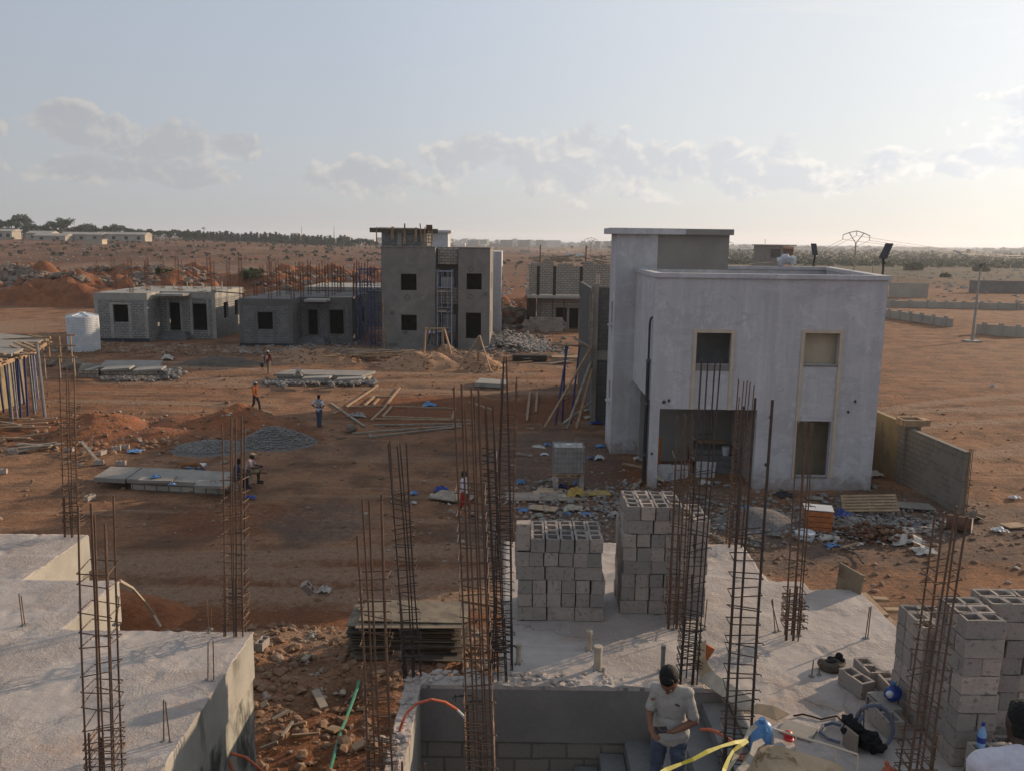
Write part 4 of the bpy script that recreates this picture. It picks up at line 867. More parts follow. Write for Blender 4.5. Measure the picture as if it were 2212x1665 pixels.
# ---- single-storey block houses on the left
def bungalow(name, label, x0, xm, x1, y0, y1, yb, zt, m_, win, door, bigw, sidewins, canopy, m_beam):
    h = thing(name, label, 'house', ((x0+x1)/2, y0, 0))
    q = MB(); q.wall((x0, y0), (1,0), (0,1), xm-x0, -.1, zt-.62, .22, [(win[0]-x0, win[1]-x0, win[2], win[3])])
    q.wall((xm, y0+.22), (0,1), (-1,0), y1-y0-.22, -.1, zt-.62, .22)
    q.wall((xm+.001, y1), (1,0), (0,1), x1-xm, -.1, zt-.62, .22, [(door[0]-xm, door[1]-xm, door[2], door[3]), (bigw[0]-xm, bigw[1]-xm, bigw[2], bigw[3])])
    q.wall((x1, y1+.22), (0,1), (-1,0), yb-y1-.22, -.1, zt-.62, .22, [(a-y1, b_-y1, c_, d__) for a, b_, c_, d__ in sidewins])
    q.wall((x0, yb), (0,-1), (1,0), yb-y0-.22, -.1, zt-.62, .22); q.wall((x1, yb), (-1,0), (0,-1), x1-x0, -.1, zt-.62, .22)
    q.build('wall', m_, h)
    q = MB(); q.prism([(x0-.03,y0-.03),(xm+.03,y0-.03),(xm+.03,y1-.03),(x1+.03,y1-.03),(x1+.03,yb+.03),(x0-.03,yb+.03)], zt-.618, zt); q.build('roof', m_beam, h)
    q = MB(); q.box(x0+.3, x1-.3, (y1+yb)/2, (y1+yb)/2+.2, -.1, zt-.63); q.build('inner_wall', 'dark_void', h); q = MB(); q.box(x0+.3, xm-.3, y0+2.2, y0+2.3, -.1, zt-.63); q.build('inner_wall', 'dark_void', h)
    q = MB(); q.box(x0-.05, xm+.05, y0-.05, y0, -.1, .3); q.build('plinth', 'pvc_dark', h)
    a, b_ = win[:2]
    for bx in ((a-.32, a-.02, y0-.02, y0-.001, .3, win[3]), (b_+.02, b_+.3, y0-.02, y0-.001, .3, win[3]), (x0-.02, x0+.35, y0-.022, y0-.001, 0, zt-.63), (xm-.3, xm+.02, y0-.022, y0-.001, 0, zt-.63), (x1-.35, x1+.02, y1-.022, y1-.001, 0, zt-.63),
               *[(a-.22, a-.02, y1-.02, y1-.001, .3, zt-.7) for a in (door[0], bigw[0])], *[(a+.02, a+.2, y1-.02, y1-.001, .3, zt-.7) for a in (door[1], bigw[1])]): MB().box(*bx).build('tie_column', m_beam, h)
    MB().box(win[0]-.32, win[1]+.3, y0-.023, y0-.001, win[3]+.021, win[3]+.2).build('lintel', m_beam, h)
    q = MB(); q.box(canopy[0], canopy[1], y1-1.9, y1-.035, zt-.32, zt-.12); q.build('canopy', 'concrete_cast', h)
    q = MB()
    for k in range(3): q.box(door[0]-.9+.15*k, door[1]+1.0-.15*k, y1-1.5+.35*k, y1-.03, -.1, .22+.22*k)
    q.build('steps', 'concrete_dirty', h)
    return h
h1 = bungalow('block_bungalow', 'pale block single-storey house with sunlit roof slab right of the white tank', -38.45, -33.6, -28.4, 77.2, 80.2, 88.7, 4.47, 'block_grey', (-36.76,-35.39,1.8,3.39), (-32.82,-31.8,.75,3.4), (-30.6,-29.25,.8,3.35), [(82.3,83.6,1.7,3.3),(85.6,86.8,1.7,3.3)], (-33.2,-30.7), 'concrete_cast')
h2 = bungalow('block_bungalow', 'dark smeared single-storey house between the pale bungalow and the blue scaffolds', -24.4, -19.7, -14.95, 74.9, 78, 86.5, 4.27, 'block_smear', (-22.8,-21.45,1.55,3.09), (-19.03,-18.16,.75,3.1), (-17.05,-15.75,.85,3.11), [(79.6,80.8,1.0,3.0),(83,84.2,1.5,3)], (-18.9,-16.9), 'plaster_dark')
# debris on those roofs
rg = random.Random(15)
for k in range(10):
    x, y = rg.uniform(-37.5,-29), rg.uniform(79,87); a = rg.uniform(0,3.1); l = rg.uniform(.5,1.6)
    solo('roof_plank', MB().beam((x, y, 4.53), (x+cos(a)*l, y+sin(a)*l, 4.55+.1*rg.random()), .2, .05), 'timber', 'loose plank or pipe lying on the sunlit bungalow roof slab', 'plank', 'planks on the sunlit bungalow roof')
solo('long_pole', MB().tube([(-29.0,81.0,4.5),(-25.2,78.6,4.45)], .06, 6), 'steel_dark', 'long dark pole lying off the sunlit roof towards the dark bungalow', 'pole')
for k, x in enumerate((-33.8,-32.6,-31.2,-29.4)): solo('vent_pipe', MB().tube([(x, 84+k*.4, 4.46), (x, 84+k*.4, 5.0+.2*(k%2))], .06, 7), 'pipe_pale', ['short pale vent pipe, leftmost on the sunlit bungalow roof','second pale vent pipe from the left on the sunlit bungalow roof','third pale vent pipe on the sunlit bungalow roof','rightmost pale vent pipe on the sunlit bungalow roof'][k], 'pipe', 'vent pipes on the sunlit bungalow roof')
# far rebar cages on the roofs and on the plots behind: four bars and ties each, one mesh at this size
def farcage(x, y, z, h, lean, label, group, r_=.022, w_=.13):
    q = MB(); hs = [h*rg.uniform(.86, 1.0) for _ in range(4)]
    for (a, b_), hh_ in zip(((-1,-1),(1,-1),(1,1),(-1,1)), hs): q.tube([(x+a*w_, y+b_*w_, z), (x+a*w_+lean*hh_, y+b_*w_, z+hh_)], r_, 4)
    zz = z+.12
    while zz < z+h*.72:
        for a in (-1, 1): q.beam((x-w_+lean*(zz-z), y+a*w_, zz), (x+w_+lean*(zz-z), y+a*w_, zz), .012, .016)
        zz += .3
    solo('rebar_cage', q, 'rebar_far', label, 'rebar cage', group, origin=(x, y, z))
for j in range(4):
    for i in range(4):
        x = -38.2+i*3.2; y = (77.5, 80.5, 84.5, 88.4)[j]
        if j == 0 and i > 1: continue
        farcage(x+rg.uniform(-.2,.2), y, 4.46, rg.uniform(2.6, 3.5), rg.uniform(-.03,.03), 'thin rusty rebar cage standing up from the sunlit bungalow roof', 'rebar cages on the sunlit bungalow roof')
for j in range(5):
    for i in range(5):
        x = -24.1+i*2.28; y = (75.2, 78.3, 81, 84, 86.2)[j]
        if j == 0 and i > 2: continue
        farcage(x+rg.uniform(-.3,.3), y, 4.26, rg.uniform(2.4, 3.6), rg.uniform(-.03,.03), 'thin rusty rebar cage standing up from the dark bungalow roof', 'rebar cages on the dark bungalow roof')
for k in range(46):
    u = rg.uniform(240, 815); d = rg.uniform(92, 112); x = (u-1106)/1815*d
    farcage(x, d, spz(x, d)-.1, rg.uniform(2.2, 3.4), rg.uniform(-.04,.04), 'thin rusty rebar cage on the unbuilt plots behind the bungalows', 'rebar cages on the plots behind the bungalows', .026)
# rear bungalow slab seen over the dark roof
r = thing('rear_slab_house', 'low unfinished house whose pale roof slab shows behind the dark bungalow', 'house', (-18, 96, 0))
MB().box(-23, -11.8, 94, 103, -.2, 3.9).build('wall', 'block_smear', r); MB().box(-23.2, -11.6, 93.8, 103.2, 3.902, 4.3).build('roof', 'concrete_cast', r)
# ---- formwork deck at the left edge
FD = thing('formwork_deck', 'timber slab formwork on rows of blue steel props at the left edge', 'formwork', (-30, 47, 0))
q = MB(); q.prism([(-26.2,43.5),(-28.2,50.6),(-37,55),(-37,42)], 3.35, 3.5); q.build('deck', 'concrete', FD)
edge = [Vector((-26.0,41.5,3.2)), Vector((-26.6,46,3.2)), Vector((-28.2,50.6,3.2))]
rg = random.Random(19)
for k in range(26):
    f = rg.random(); y = 41.5+f*9; x = -26.1-max(0, y-45)*.37; l = rg.uniform(.8, 2.4); a = rg.uniform(2.6, 3.6)
    MB().beam((x+rg.uniform(-.1,.5), y, 3.2+rg.random()*.45), (x+cos(a)*l, y+sin(a)*l*.6+rg.uniform(-.8,.8), 3.25+rg.random()*.5), .16, .08).build('board', 'timber', FD)
MB().beam((-25.9,41.5,3.15),(-26.7,46.3,3.15),.1,.2).build('edge_beam', 'timber', FD); MB().beam((-26.7,46.3,3.15),(-28.3,50.6,3.15),.1,.2).build('edge_beam', 'timber', FD)
for k in range(24):
    y = rg.uniform(41.6, 49.5); x = -26.2-max(0, y-45)*.37-rg.choice((0, .1, .6, 1.2, 1.8, 2.6))
    MB().tube([(x+rg.uniform(-.12,.12), y+rg.uniform(-.1,.1), -.1), (x, y, 3.2)], [.062, .05], 6).build('prop', 'paint_blue' if k % 2 else 'steel_grey', FD)
a = g('C3', 560, 1370); MB().tube([(a[0],a[1],-.1),(a[0]-.15,a[1]+.1,3.9)], [.09,.07], 7).build('prop', 'steel_grey', FD)
q = MB(); q.box(-33, -29.3, 49.5, 49.7, -.1, 3.2); q.build('wall', 'block_tan', FD)
q = MB(); q.wall((-28.6,41.5),(0,1),(-1,0),7,-.1,3.1,.2); q.build('wall', 'plaster_yellow', FD)
FS = thing('timber_stand', 'small open timber stand standing just left of the white water tank', 'formwork', (-30.5, 57, 0))
b0 = Yp(160, 720, 56); 
for i in range(4): MB().tube([(-31.9+i*.75, 56, 1.2), (-31.9+i*.75, 56, 3.1)], .05, 5).build('post', 'timber', FS)
for z in (1.5, 2.3, 3.0): MB().beam((-32.2,55.97,z),(-29.3,55.97,z+.05),.06,.1).build('rail', 'timber', FS)
for i in range(3): MB().tube([(-31.7+i,56.3,-.1),(-31.7+i,56.3,1.6)], .06, 5).build('leg', 'timber_grey', FS)
# ---- white water tank with ribbed shell
wt = G(168, 760); TK = thing('water_tank', 'big white ribbed plastic water tank standing left of the pale bungalow', 'water tank', (wt[0], wt[1]+1.15, 0))
cx, cy = wt[0], wt[1]+1.15; R_ = 1.27; pts = []; rs = []
nrib = 20
for k in range(nrib*4+1):
    z = -.05+2.95*k/(nrib*4); pts.append((cx, cy, z)); rs.append(R_+.007*sin(k*pi/2)-(.03 if k > nrib*4-2 else 0))
q = MB(); q.tube(pts, rs, 40); q.build('shell', 'plastic_white', TK, smooth=False)
q = MB(); q.tube([(cx,cy,2.9),(cx,cy,3.0),(cx,cy,3.12)], [R_-.05,R_*.75,R_*.3], 36); q.build('dome', 'plastic_white', TK)
for k in range(6):
    a = k*pi/3+.3; MB().beam((cx+cos(a)*.25,cy+sin(a)*.25,3.16),(cx+cos(a)*(R_-.02),cy+sin(a)*(R_-.02),2.98),.12,.08).build('rib', 'plastic_white', TK)
MB().tube([(cx,cy,3.1),(cx,cy,3.22)], .3, 16).build('lid', 'plastic_white', TK)
# ---- kerb and low walls
o = MB(); o.beam((-90,128,.1),(-48,122,.1),.3,.6); oo = o.build('kerb', 'concrete'); oo['kind'] = 'structure'
def lowwall(label, a, b_, h, m_='pale_wall', posts=0, cat='wall'):
    a = Vector((*a, -.1)); b_ = Vector((*b_, -.1)); d = (b_-a); n_ = d.normalized(); r = thing('low_block_wall', label, cat, tuple((a+b_)/2))
    q = MB(); q.wall((a.x,a.y),(n_.x,n_.y),(-n_.y,n_.x),d.length,-.1,h,.2); q.build('wall', m_, r)
    for k in range(posts):
        p_ = a+d*((k+.5)/posts); MB().box(p_.x-.15,p_.x+.15,p_.y-.16,p_.y+.3,-.1,h+.25).build('pier', m_, r)
    return r
a = g('A5',1050,860); b_ = g('A5',1610,945); lowwall('low grey block wall with small piers running towards the lamp post', a[:2], b_[:2], 1.0, posts=6)
a = g('A5',1055,775); b_ = g('A5',2230,800); lowwall('longer low grey wall crossing the plain behind the lamp post', a[:2], b_[:2], .95, posts=8)
a = g('A5',1810,1000); b_ = g('A5',2230,1030); lowwall('low block wall at the right edge beside the lamp post foot', a[:2], b_[:2], 1.1, posts=3)
a = g('A5',1090,690); lowwall('grey block foundation walls just right of the white house roof corner', (a[0],a[1]), (a[0]+7,a[1]-1), 2.6)
# yard wall right of the white house
r = thing('yard_wall', 'plastered and bare block yard wall running back to the white house', 'wall', (16.2, 33, 0))
q = MB(); q.wall((16.5,29.7),(-.07,.9975),(.9975,.07),4.3,-.1,2.35,.2); q.build('wall', 'block_yard', r)
q = MB(); q.wall((16.18,34.0),(-.07,.9975),(.9975,.07),9,-.1,2.5,.2); q.build('plastered_wall', 'plaster_yellow', r)
q = MB(); q.box(16.1,16.75,33.6,34.15,-.1,2.62); q.build('pier', 'block_yard', r)
q = MB(); framebox(q, 16.0, 16.85, 2.6, 2.72, 33.5, 34.2, .1); MB().box(16.0,16.85,33.45,33.55,2.45,2.7).build('pier_formwork', 'timber', r); MB().box(16.0,16.85,34.16,34.24,2.45,2.7).build('pier_formwork', 'timber', r); MB().box(15.97,16.05,33.56,34.15,2.45,2.7).build('pier_formwork', 'timber', r); MB().box(16.8,17.1,33.56,34.15,2.45,2.7).build('pier_formwork', 'timber', r)
q = MB()
for k in range(4): q.tube([(16.6+.06*(k%2),29.6-.1*(k//2),0),(16.6+.06*(k%2),29.6-.1*(k//2),2.5)], .012, 5)
q.build('starter_bars', 'rebar', r)
# ---- far pink house on the right
d = 190; a = Yp(1660,561,d); b_ = Yp(1716,533,d); zb = a[2]; zt = b_[2]
r = thing('pink_house', 'small pink flat-roofed house with a grey side far beyond the white house roof', 'house', ((a[0]+b_[0])/2, d, 0))
MB().box(a[0]+3, b_[0], d, d+8, -.2, zt).build('wall', 'pink_wall', r); MB().box(a[0]-1.2, a[0]+2.99, d-.5, d+8, -.2, zt+.1).build('side_wing', 'plaster_grey', r)
MB().box(a[0]+.2, a[0]+2.4, d-.55, d-.4, zt-2.6, zt-.6).build('window', 'steel_dark', r); MB().box(b_[0]-3.6, b_[0]-.2, d-.06, d+.1, zt-2.2, zt-.5).build('window', 'cloth_brown', r)
MB().box(a[0]+3.6, a[0]+5, d-.05, d+.1, zt-1.9, zt-1.2).build('sign', 'cloth_brown', r)
MB().box(a[0]-1.5, b_[0]+.3, d-.7, d+8.3, zt+.1, zt+.35).build('roof', 'concrete', r); MB().box(a[0]+3,b_[0],d-.08,d-.02,zb,zb+.9).build('painted_base','cloth_orange',r)
MB().tube([(a[0]-1,d,zt),(a[0]-1,d,zt+1.6)],.05,5).build('aerial','steel_grey',r)
# compound wall beyond the roof
lowwall('long grey compound wall beyond the roof of the white house', (30, 120), (52, 118), 2.6, 'plaster_grey')
lowwall('long dark bank wall at the right edge below the scrub', (96, 178), (170, 176), 2.6, 'plaster_grey')
# ---- lamps and power line
def solar_lamp(label, x, y, zt, tilt, yaw, sc=1.):
    r = thing('solar_street_lamp', label, 'street lamp', (x, y, 0), 0, 'solar street lamps behind the white house')
    MB().tube([(x,y,0),(x,y,zt-1.1),(x+.05,y-.05,zt-.9)], [.07,.05,.04], 8).build('pole', 'steel_dark', r)
    Rm = Matrix.Rotation(yaw, 3, 'Z') @ Matrix.Rotation(tilt, 3, 'X'); c_ = Vector((x+.12*sc*sin(-yaw), y, zt-.4))
    q = MB(); q.obox(c_, .27*sc, .03, .55*sc, Rm); hd = q.build('head', 'steel_dark', r)
    q = MB()
    for i in range(3):
        for j in range(6): q.obox(c_+Rm @ Vector(((i-1)*.165*sc, -.036, (j-2.5)*.17*sc)), .075*sc, .004, .075*sc, Rm)
    q.build('solar_panel', 'solar', hd)
    MB().tube([c_+Rm @ Vector((0,0,-.52*sc)), (x,y,zt-1.15)], .06, 6).build('bracket', 'steel_dark', r)
a = Yp(1795,572,44.9); solar_lamp('solar street lamp seen nearly face on, left of the power pole', a[0], 47.5, Yp(1795,524,47.5)[2], -.35, .25, .6)
a = Yp(1907,594,40); solar_lamp('solar street lamp leaning right, seen from behind the roof corner', Yp(1909,565,40)[0], 40, Yp(1922,524,40)[2], -.55, -1.0, .72)
def hpole(label, u, v0, v1, d, sc, zb=0.):
    a = Yp(u, v0, d); zt = a[2]; x = a[0]; r = thing('power_pole', label, 'power pole', (x, d, zb), 0, 'power poles')
    MB().tube([(x-.0,d,zb),(x,d,zt-1.6*sc)], [.16*sc,.10*sc], 8).build('pole', 'pipe_pale', r)
    q = MB(); q.tube([(x,d,zt-1.7*sc),(x-1.0*sc,d,zt-.3*sc)], .05*sc, 6); q.tube([(x,d,zt-1.7*sc),(x+1.0*sc,d,zt-.3*sc)], .05*sc, 6); q.tube([(x-1.85*sc,d,zt-.55*sc),(x-.9*sc,d,zt-.2*sc),(x,d,zt),(x+.9*sc,d,zt-.25*sc),(x+1.85*sc,d,zt-.65*sc)], .055*sc, 6); q.build('crossarm', 'steel_dark', r)
    for dx, dz in ((-1.85,-.55),(0,-.02),(1.85,-.65)): MB().tube([(x+dx*sc,d,zt+dz*sc),(x+dx*sc,d,zt+(dz-.62)*sc)], .045*sc, 6).build('insulator', 'steel_grey', r)
    return [(x+dx*sc, d, zt+(dz-.62)*sc) for dx, dz in ((-1.85,-.55),(0,-.02),(1.85,-.65))]
p1_ = hpole('nearest power pole with a broad gull-wing crossarm above the white house roof', 1851, 499.5, 590, 66, .56)
p2_ = hpole('smaller power pole with a round-shouldered crossarm behind the nearest one', 1889, 538, 592, 130, .55)
p3_ = hpole('small far power pole left of the white stair tower', 1277, 514, 560, 150, .6)
p4_ = hpole('far power pole at the right of the white tower roof edge', 1570, 521, 556, 190, .8)
def wire(label, a, b_, sag):
    pts = [tuple(Vector(a).lerp(Vector(b_), k/16)+Vector((0,0,-sag*4*(k/16)*(1-k/16)))) for k in range(17)]
    solo('power_cable', MB().tube(pts, .014, 4), 'steel_dark', label, 'cable', 'cables of the power line', origin=a)
ends_r = [Yp(2330,541,260), Yp(2330,543.5,260), Yp(2330,546,260)]
for k in range(3): wire(['upper','middle','lower'][k]+' power cable running right from the nearest power pole', p1_[k], ends_r[k], 1.5)
for k in range(3): wire(['left','middle','right'][k]+' power cable sagging left from the nearest power pole to the far pole', p1_[k], p4_[k], 3.5)
# concrete lamp post on the right
a = G(2100,738); zt = Yp(2118,580,a[1])[2]; x = a[0]; y = a[1]
r = thing('concrete_pole', 'tall tapering concrete pole with a thin curved lamp arm on the right plain', 'lamp post', (x, y, 0))
MB().tube([(x,y,0),(x+.05,y,zt)], [.17,.075], 10).build('pole', 'concrete_cast', r); MB().box(x-.75,x+.75,y-.6,y+.6,-.1,.12).build('base', 'concrete_cast', r)
q = MB(); q.tube([(x,y,zt),(x-.7,y,zt+.75),(x-1.6,y,zt+1.25),(x-2.3,y,zt+1.5)], .028, 6); q.build('lamp_arm', 'steel_grey', r)
MB().obox((x-2.45,y,zt+1.6),.42,.14,.06,Matrix.Rotation(.35,3,'Y')).build('lamp_head', 'plastic_white', r)
q = MB(); q.tube([(x,y,zt-.1),(x+.08,y,zt+.45)], .05, 6); q.beam((x-.2,y,zt+.35),(x+.5,y,zt+.45),.06,.07); q.build('crossarm', 'timber_dark', r)
for dx in (-.15,.12,.42): MB().tube([(x+dx,y,zt+.12),(x+dx,y,zt+.36)], .045, 6).build('insulator', 'timber_dark', r)
# ================================================================== FOREGROUND SLABS
def slabmat():
    mt, t, p = newmat('slab_top')
    v = N('ShaderNodeTexCoord', t).outputs['Object']
    a = nz(t, v, .9, 6, .6); b_ = nz(t, v, 7, 6, .7); c_ = nz(t, v, 28, 5, .7); d_2 = nz(t, mapping(t, v, (1, .22, 1)), 6, 5, .6, .5)
    col = mixc(mrange(a, .35, .65, tree=t), (.385,.345,.318), (.30,.258,.232), t)
    col = mixc(mrange(b_, .35, .7, 0, .5, tree=t), col, (.30,.27,.25), t)
    col = mixc(mrange(c_, .5, .72, 0, .5, tree=t), col, (.5,.46,.43), t)
    col = mixc(mrange(nz(t, v, .55, 6, .7, .6), .52, .66, 0, .6, tree=t), col, (.36,.255,.195), t)
    vo_ = N('ShaderNodeTexVoronoi', t, feature='DISTANCE_TO_EDGE'); vo_.inputs['Scale'].default_value = .42; wv = N('ShaderNodeVectorMath', t, operation='ADD'); nn = N('ShaderNodeTexNoise', t); nn.inputs['Scale'].default_value = 1.6; nn.inputs['Detail'].default_value = 6; L(v, nn.inputs['Vector'], t); L(v, wv.inputs[0], t); L(nn.outputs[1], wv.inputs[1], t); L(wv.outputs[0], vo_.inputs['Vector'], t)
    crack = mth('MULTIPLY', mrange(vo_.outputs['Distance'], .0, .010, 1, 0, tree=t), mrange(nz(t, v, .5, 3), .45, .6, tree=t), t)
    col = mixc(mth('MULTIPLY', crack, .6, t), col, (.15,.13,.12), t)
    col = mixc(mrange(nz(t, v, 1.7, 6, .7, 1.), .58, .66, 0, .5, tree=t), col, (.24,.22,.21), t)
    col = mixc(mrange(nz(t, mapping(t, v, (.25, 2.2, 1)), 1.3, 6, .65, .5), .56, .70, 0, .3, tree=t), col, (.53,.50,.475), t)
    L(col, p.inputs['Base Color'], t); p.inputs['Roughness'].default_value = .95; p.inputs['Specular IOR Level'].default_value = .15
    b3 = nz(t, v, 2.6, 4, .6); ro = mrange(nz(t, v, .8, 4, .6), .4, .62, .15, 1., tree=t)
    h = mth('ADD', mth('MULTIPLY', b3, .35, t), mth('MULTIPLY', mth('ADD', mth('MULTIPLY', b_, .85, t), mth('ADD', mth('MULTIPLY', c_, .42, t), mth('MULTIPLY', d_2, .05, t), t), t), ro, t), t)
    bumpit(t, p, h, .9, .04)
slabmat()
def slab_top(name, rects, z, thick, seed, m_='slab_top', step=.055, rough=1.):
    # one continuous cast surface of cells inside the outline, trodden and uneven, with a ragged rim
    def inside(x, y): return any(a <= x <= b_ and c <= y <= d for a, b_, c, d in rects)
    x0 = min(r[0] for r in rects); x1 = max(r[1] for r in rects); y0 = min(r[2] for r in rects); y1 = max(r[3] for r in rects)
    gx = sorted({x0+i*step for i in range(int((x1-x0)/step)+1)} | {q for r in rects for q in r[:2]}); gy = sorted({y0+i*step for i in range(int((y1-y0)/step)+1)} | {q for r in rects for q in r[2:]})
    mb = MB(); idx = {}
    foot = [(rnd.uniform(x0, x1), rnd.uniform(y0, y1), rnd.uniform(0, 3.1)) for _ in range(150)]
    def hz_(x, y):
        q = .012*fbm(x, y, 1.1, 3, seed)+.010*fbm(x, y, 6.5, 3, seed+2)*rough
        for fx, fy, fa in foot:
            dx = x-fx; dy = y-fy
            if abs(dx) < .25 and abs(dy) < .25:
                u_ = dx*cos(fa)+dy*sin(fa); w_ = -dx*sin(fa)+dy*cos(fa); k = (u_/.16)**2+(w_/.07)**2
                q -= .018*math.exp(-k*1.4); q += .008*math.exp(-(k-2.2)**2)
        return q
    top = {}; edges = {}
    for i in range(len(gx)-1):
        for j in range(len(gy)-1):
            if not inside((gx[i]+gx[i+1])/2, (gy[j]+gy[j+1])/2): continue
            ks = []
            for a, b_ in ((i,j),(i+1,j),(i+1,j+1),(i,j+1)):
                if (a, b_) not in top:
                    top[a, b_] = len(mb.v); X_ = gx[a]; Y_ = gy[b_]; mb.v.append((X_+.016*noise.noise((X_*3.1, Y_*3.1, seed))+.018*noise.noise((X_*11, Y_*11, seed)), Y_+.016*noise.noise((X_*3.1, Y_*3.1, seed+5))+.018*noise.noise((X_*11, Y_*11, seed+5)), z+hz_(X_, Y_)))
                ks.append(top[a, b_])
            mb.f.append(tuple(ks))
            for e in zip(ks, ks[1:]+ks[:1]): edges[e] = edges.get(e, 0)+1
    for (a, b_) in list(edges):
        if (b_, a) not in edges:
            va, vb_ = mb.v[a], mb.v[b_]; n = len(mb.v)
            mb.v += [(va[0], va[1], z-thick), (vb_[0], vb_[1], z-thick)]; mb.f.append((a, n, n+1, b_))
    return mb
ZS = 4.5
mat('concrete_mould', (.34,.33,.29), (.27,.265,.235), 1.6, .9, .25, 22, third=(.035,.036,.034), tlo=.44, thi=.60, tscale=1.7, tstretch=(1,1.1,.45))
LH = thing('left_house', 'unfinished near house whose rough pale roof slab fills the lower left corner', 'house', (-7, 8, 0))
lr = [(-13,-7.42,12.12,14.12),(-13,-5.96,10.5,12.12),(-13,-3.42,4.5,10.5)]
slab_top('roof_slab', lr, ZS, .02, 1.).build('roof_slab', 'slab_top', LH, smooth=True)
q = MB(); q.prism([(-13,4.5),(-3.42,4.5),(-3.42,10.5),(-5.96,10.5),(-5.96,12.12),(-7.42,12.12),(-7.42,14.12),(-13,14.12)], 3.85, ZS-.02); q.build('edge_beam', 'concrete_cast', LH)
q = MB(); q.wall((-3.45,4.5),(0,1),(-1,0),6,-.3,3.848,.25,[(2.0,3.05,.8,3.25)]); q.wall((-3.7,10.47),(-1,0),(0,-1),2.26,-.3,3.848,.25); q.wall((-5.99,10.5),(0,1),(-1,0),1.6,-.3,3.848,.25); q.wall((-6.24,12.09),(-1,0),(0,-1),1.2,-.3,3.848,.25); q.wall((-7.45,12.12),(0,1),(-1,0),1.97,-.3,3.848,.25); q.wall((-7.7,14.09),(-1,0),(0,-1),5.3,-.3,3.848,.25)
q.build('wall', 'concrete_mould', LH)
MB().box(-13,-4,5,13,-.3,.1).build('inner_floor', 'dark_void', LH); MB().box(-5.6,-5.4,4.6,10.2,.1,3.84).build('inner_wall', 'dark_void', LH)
for a in (((-3.46,9.55,3.35),(-3.25,9.5,3.33),(-3.0,9.4,3.2)),((-3.46,9.5,3.3),(-3.3,9.35,3.0),(-3.2,9.3,2.8))): MB().tube(a, .018, 6).build('conduit_stub', 'orange_plastic', LH)

# ---- right-hand near house
RH = thing('right_house', 'unfinished near house with block piles on its pale slab and an open stair well', 'house', (2, 9, 0))
rr = [(-.1,4.05,9.36,14.05),(4.05,5.35,9.36,12.15),(2.62,5.9,4.5,9.36),(1.9,2.62,4.5,7.1),(4.05,4.6,12.15,12.45)]
slab_top('roof_slab', rr, ZS, .02, 7.).build('roof_slab', 'slab_top', RH, smooth=True)
q = MB(); q.prism([(-.1,9.4),(5.35,9.4),(5.35,12.15),(4.6,12.15),(4.6,12.45),(4.05,12.45),(4.05,14.05),(-.1,14.05)], 3.85, ZS-.02); q.box(2.62,5.9,4.5,9.398,3.85,ZS-.02); q.box(1.9,2.618,4.5,7.1,4.1,ZS-.02); q.build('edge_beam', 'concrete_cast', RH)
q = MB(); q.box(-1.2,2.6,9.2,9.398,3.78,ZS); q.build('stair_well_beam', 'plaster_grey', RH)
q = MB(); q.wall((-1.2,9.23),(1,0),(0,1),3.8,-.2,3.778,.16); q.build('stair_well_wall', 'block_yard', RH)
q = MB(); q.box(-1.22,-1.04,4.5,9.198,2.2,ZS); q.build('side_beam', 'concrete_cast', RH)
q = MB(); q.wall((-1.2,4.5),(0,1),(1,0),4.69,-.2,2.198,.18); q.build('wall', 'block_dark', RH)
q = MB(); q.box(-.06,3.9,13.7,13.95,-.3,3.848); q.wall((-.06,9.45),(0,1),(1,0),4.2,-.3,3.848,.2); q.wall((4.0,13.69),(0,-1),(-1,0),1.6,-.3,3.848,.2); q.wall((5.3,12.1),(0,-1),(-1,0),7,-.3,3.848,.2); q.build('outer_wall', 'block_tan', RH)
MB().box(-1.0,2.6,4.5,9.2,.3,.5).build('stair_well_floor', 'concrete_dirty', RH)
q = MB()
for k in range(7): q.box(2.6-.3*(k+1), 2.6-.3*k-.003*k, 7.3, 9.19, 3.0-.17*k, 4.33-.17*k)
q.build('stair_flight', 'concrete_dirty', RH)
for z, x in ((3.2,-.3),(3.15,.2),(3.2,1.2),(3.25,.6)): pass
for x, z, w_ in ((-.55,3.05,.08),(-.2,3.03,.16),(.08,3.02,.1),(1.25,3.02,.09),(2.0,3.35,.07)):
    q = MB(); q.tube([(x-w_/2,9.225,z),(x+w_/2,9.225,z)], .06, 7); q.build('wall_hole', 'pvc_dark', RH)
# ragged broken rim of the stair-well beam and the side beam
slab_top('rim', [(-1.22,2.6,9.19,9.40),(-1.22,-1.03,4.5,9.19)], ZS+.012, .05, 13., step=.025, rough=2.2).build('broken_edge', 'slab_top', RH)
rg = random.Random(31); q = MB()
for k in range(260):
    if rg.random() < .62: x, y = -1.2+2.6*rg.random()**1.5, rg.uniform(9.22, 9.5)
    else: x, y = rg.uniform(-1.2, -1.06), rg.uniform(6.5, 9.3)
    q.rock((x, y, ZS+.02), rg.choice((.010,.014,.02,.035,.05))*rg.uniform(.8,1.2), .5, rg)
tag(q.build('broken_rim', 'slab_top'), 'broken concrete crumbs along the ragged rim of the stair well', 'rubble', kind='stuff')
# pencilled figures on the beam
q = MB()
for (x0_, z0_, x1_, z1_) in ((-.62,4.30,-.62,4.38),(-.62,4.36,-.50,4.37),(-.50,4.36,-.42,4.38),(-.58,4.38,-.44,4.38),(-.66,4.33,-.62,4.38),(-.50,4.24,-.50,4.30),(-.50,4.29,-.38,4.30),(-.38,4.28,-.3,4.31),(-.46,4.31,-.32,4.31),(-.54,4.25,-.50,4.30)): q.beam((x0_,9.196,z0_),(x1_,9.196,z1_),.004,.008)
q.build('pencil_marks', 'cloth_dark', RH)
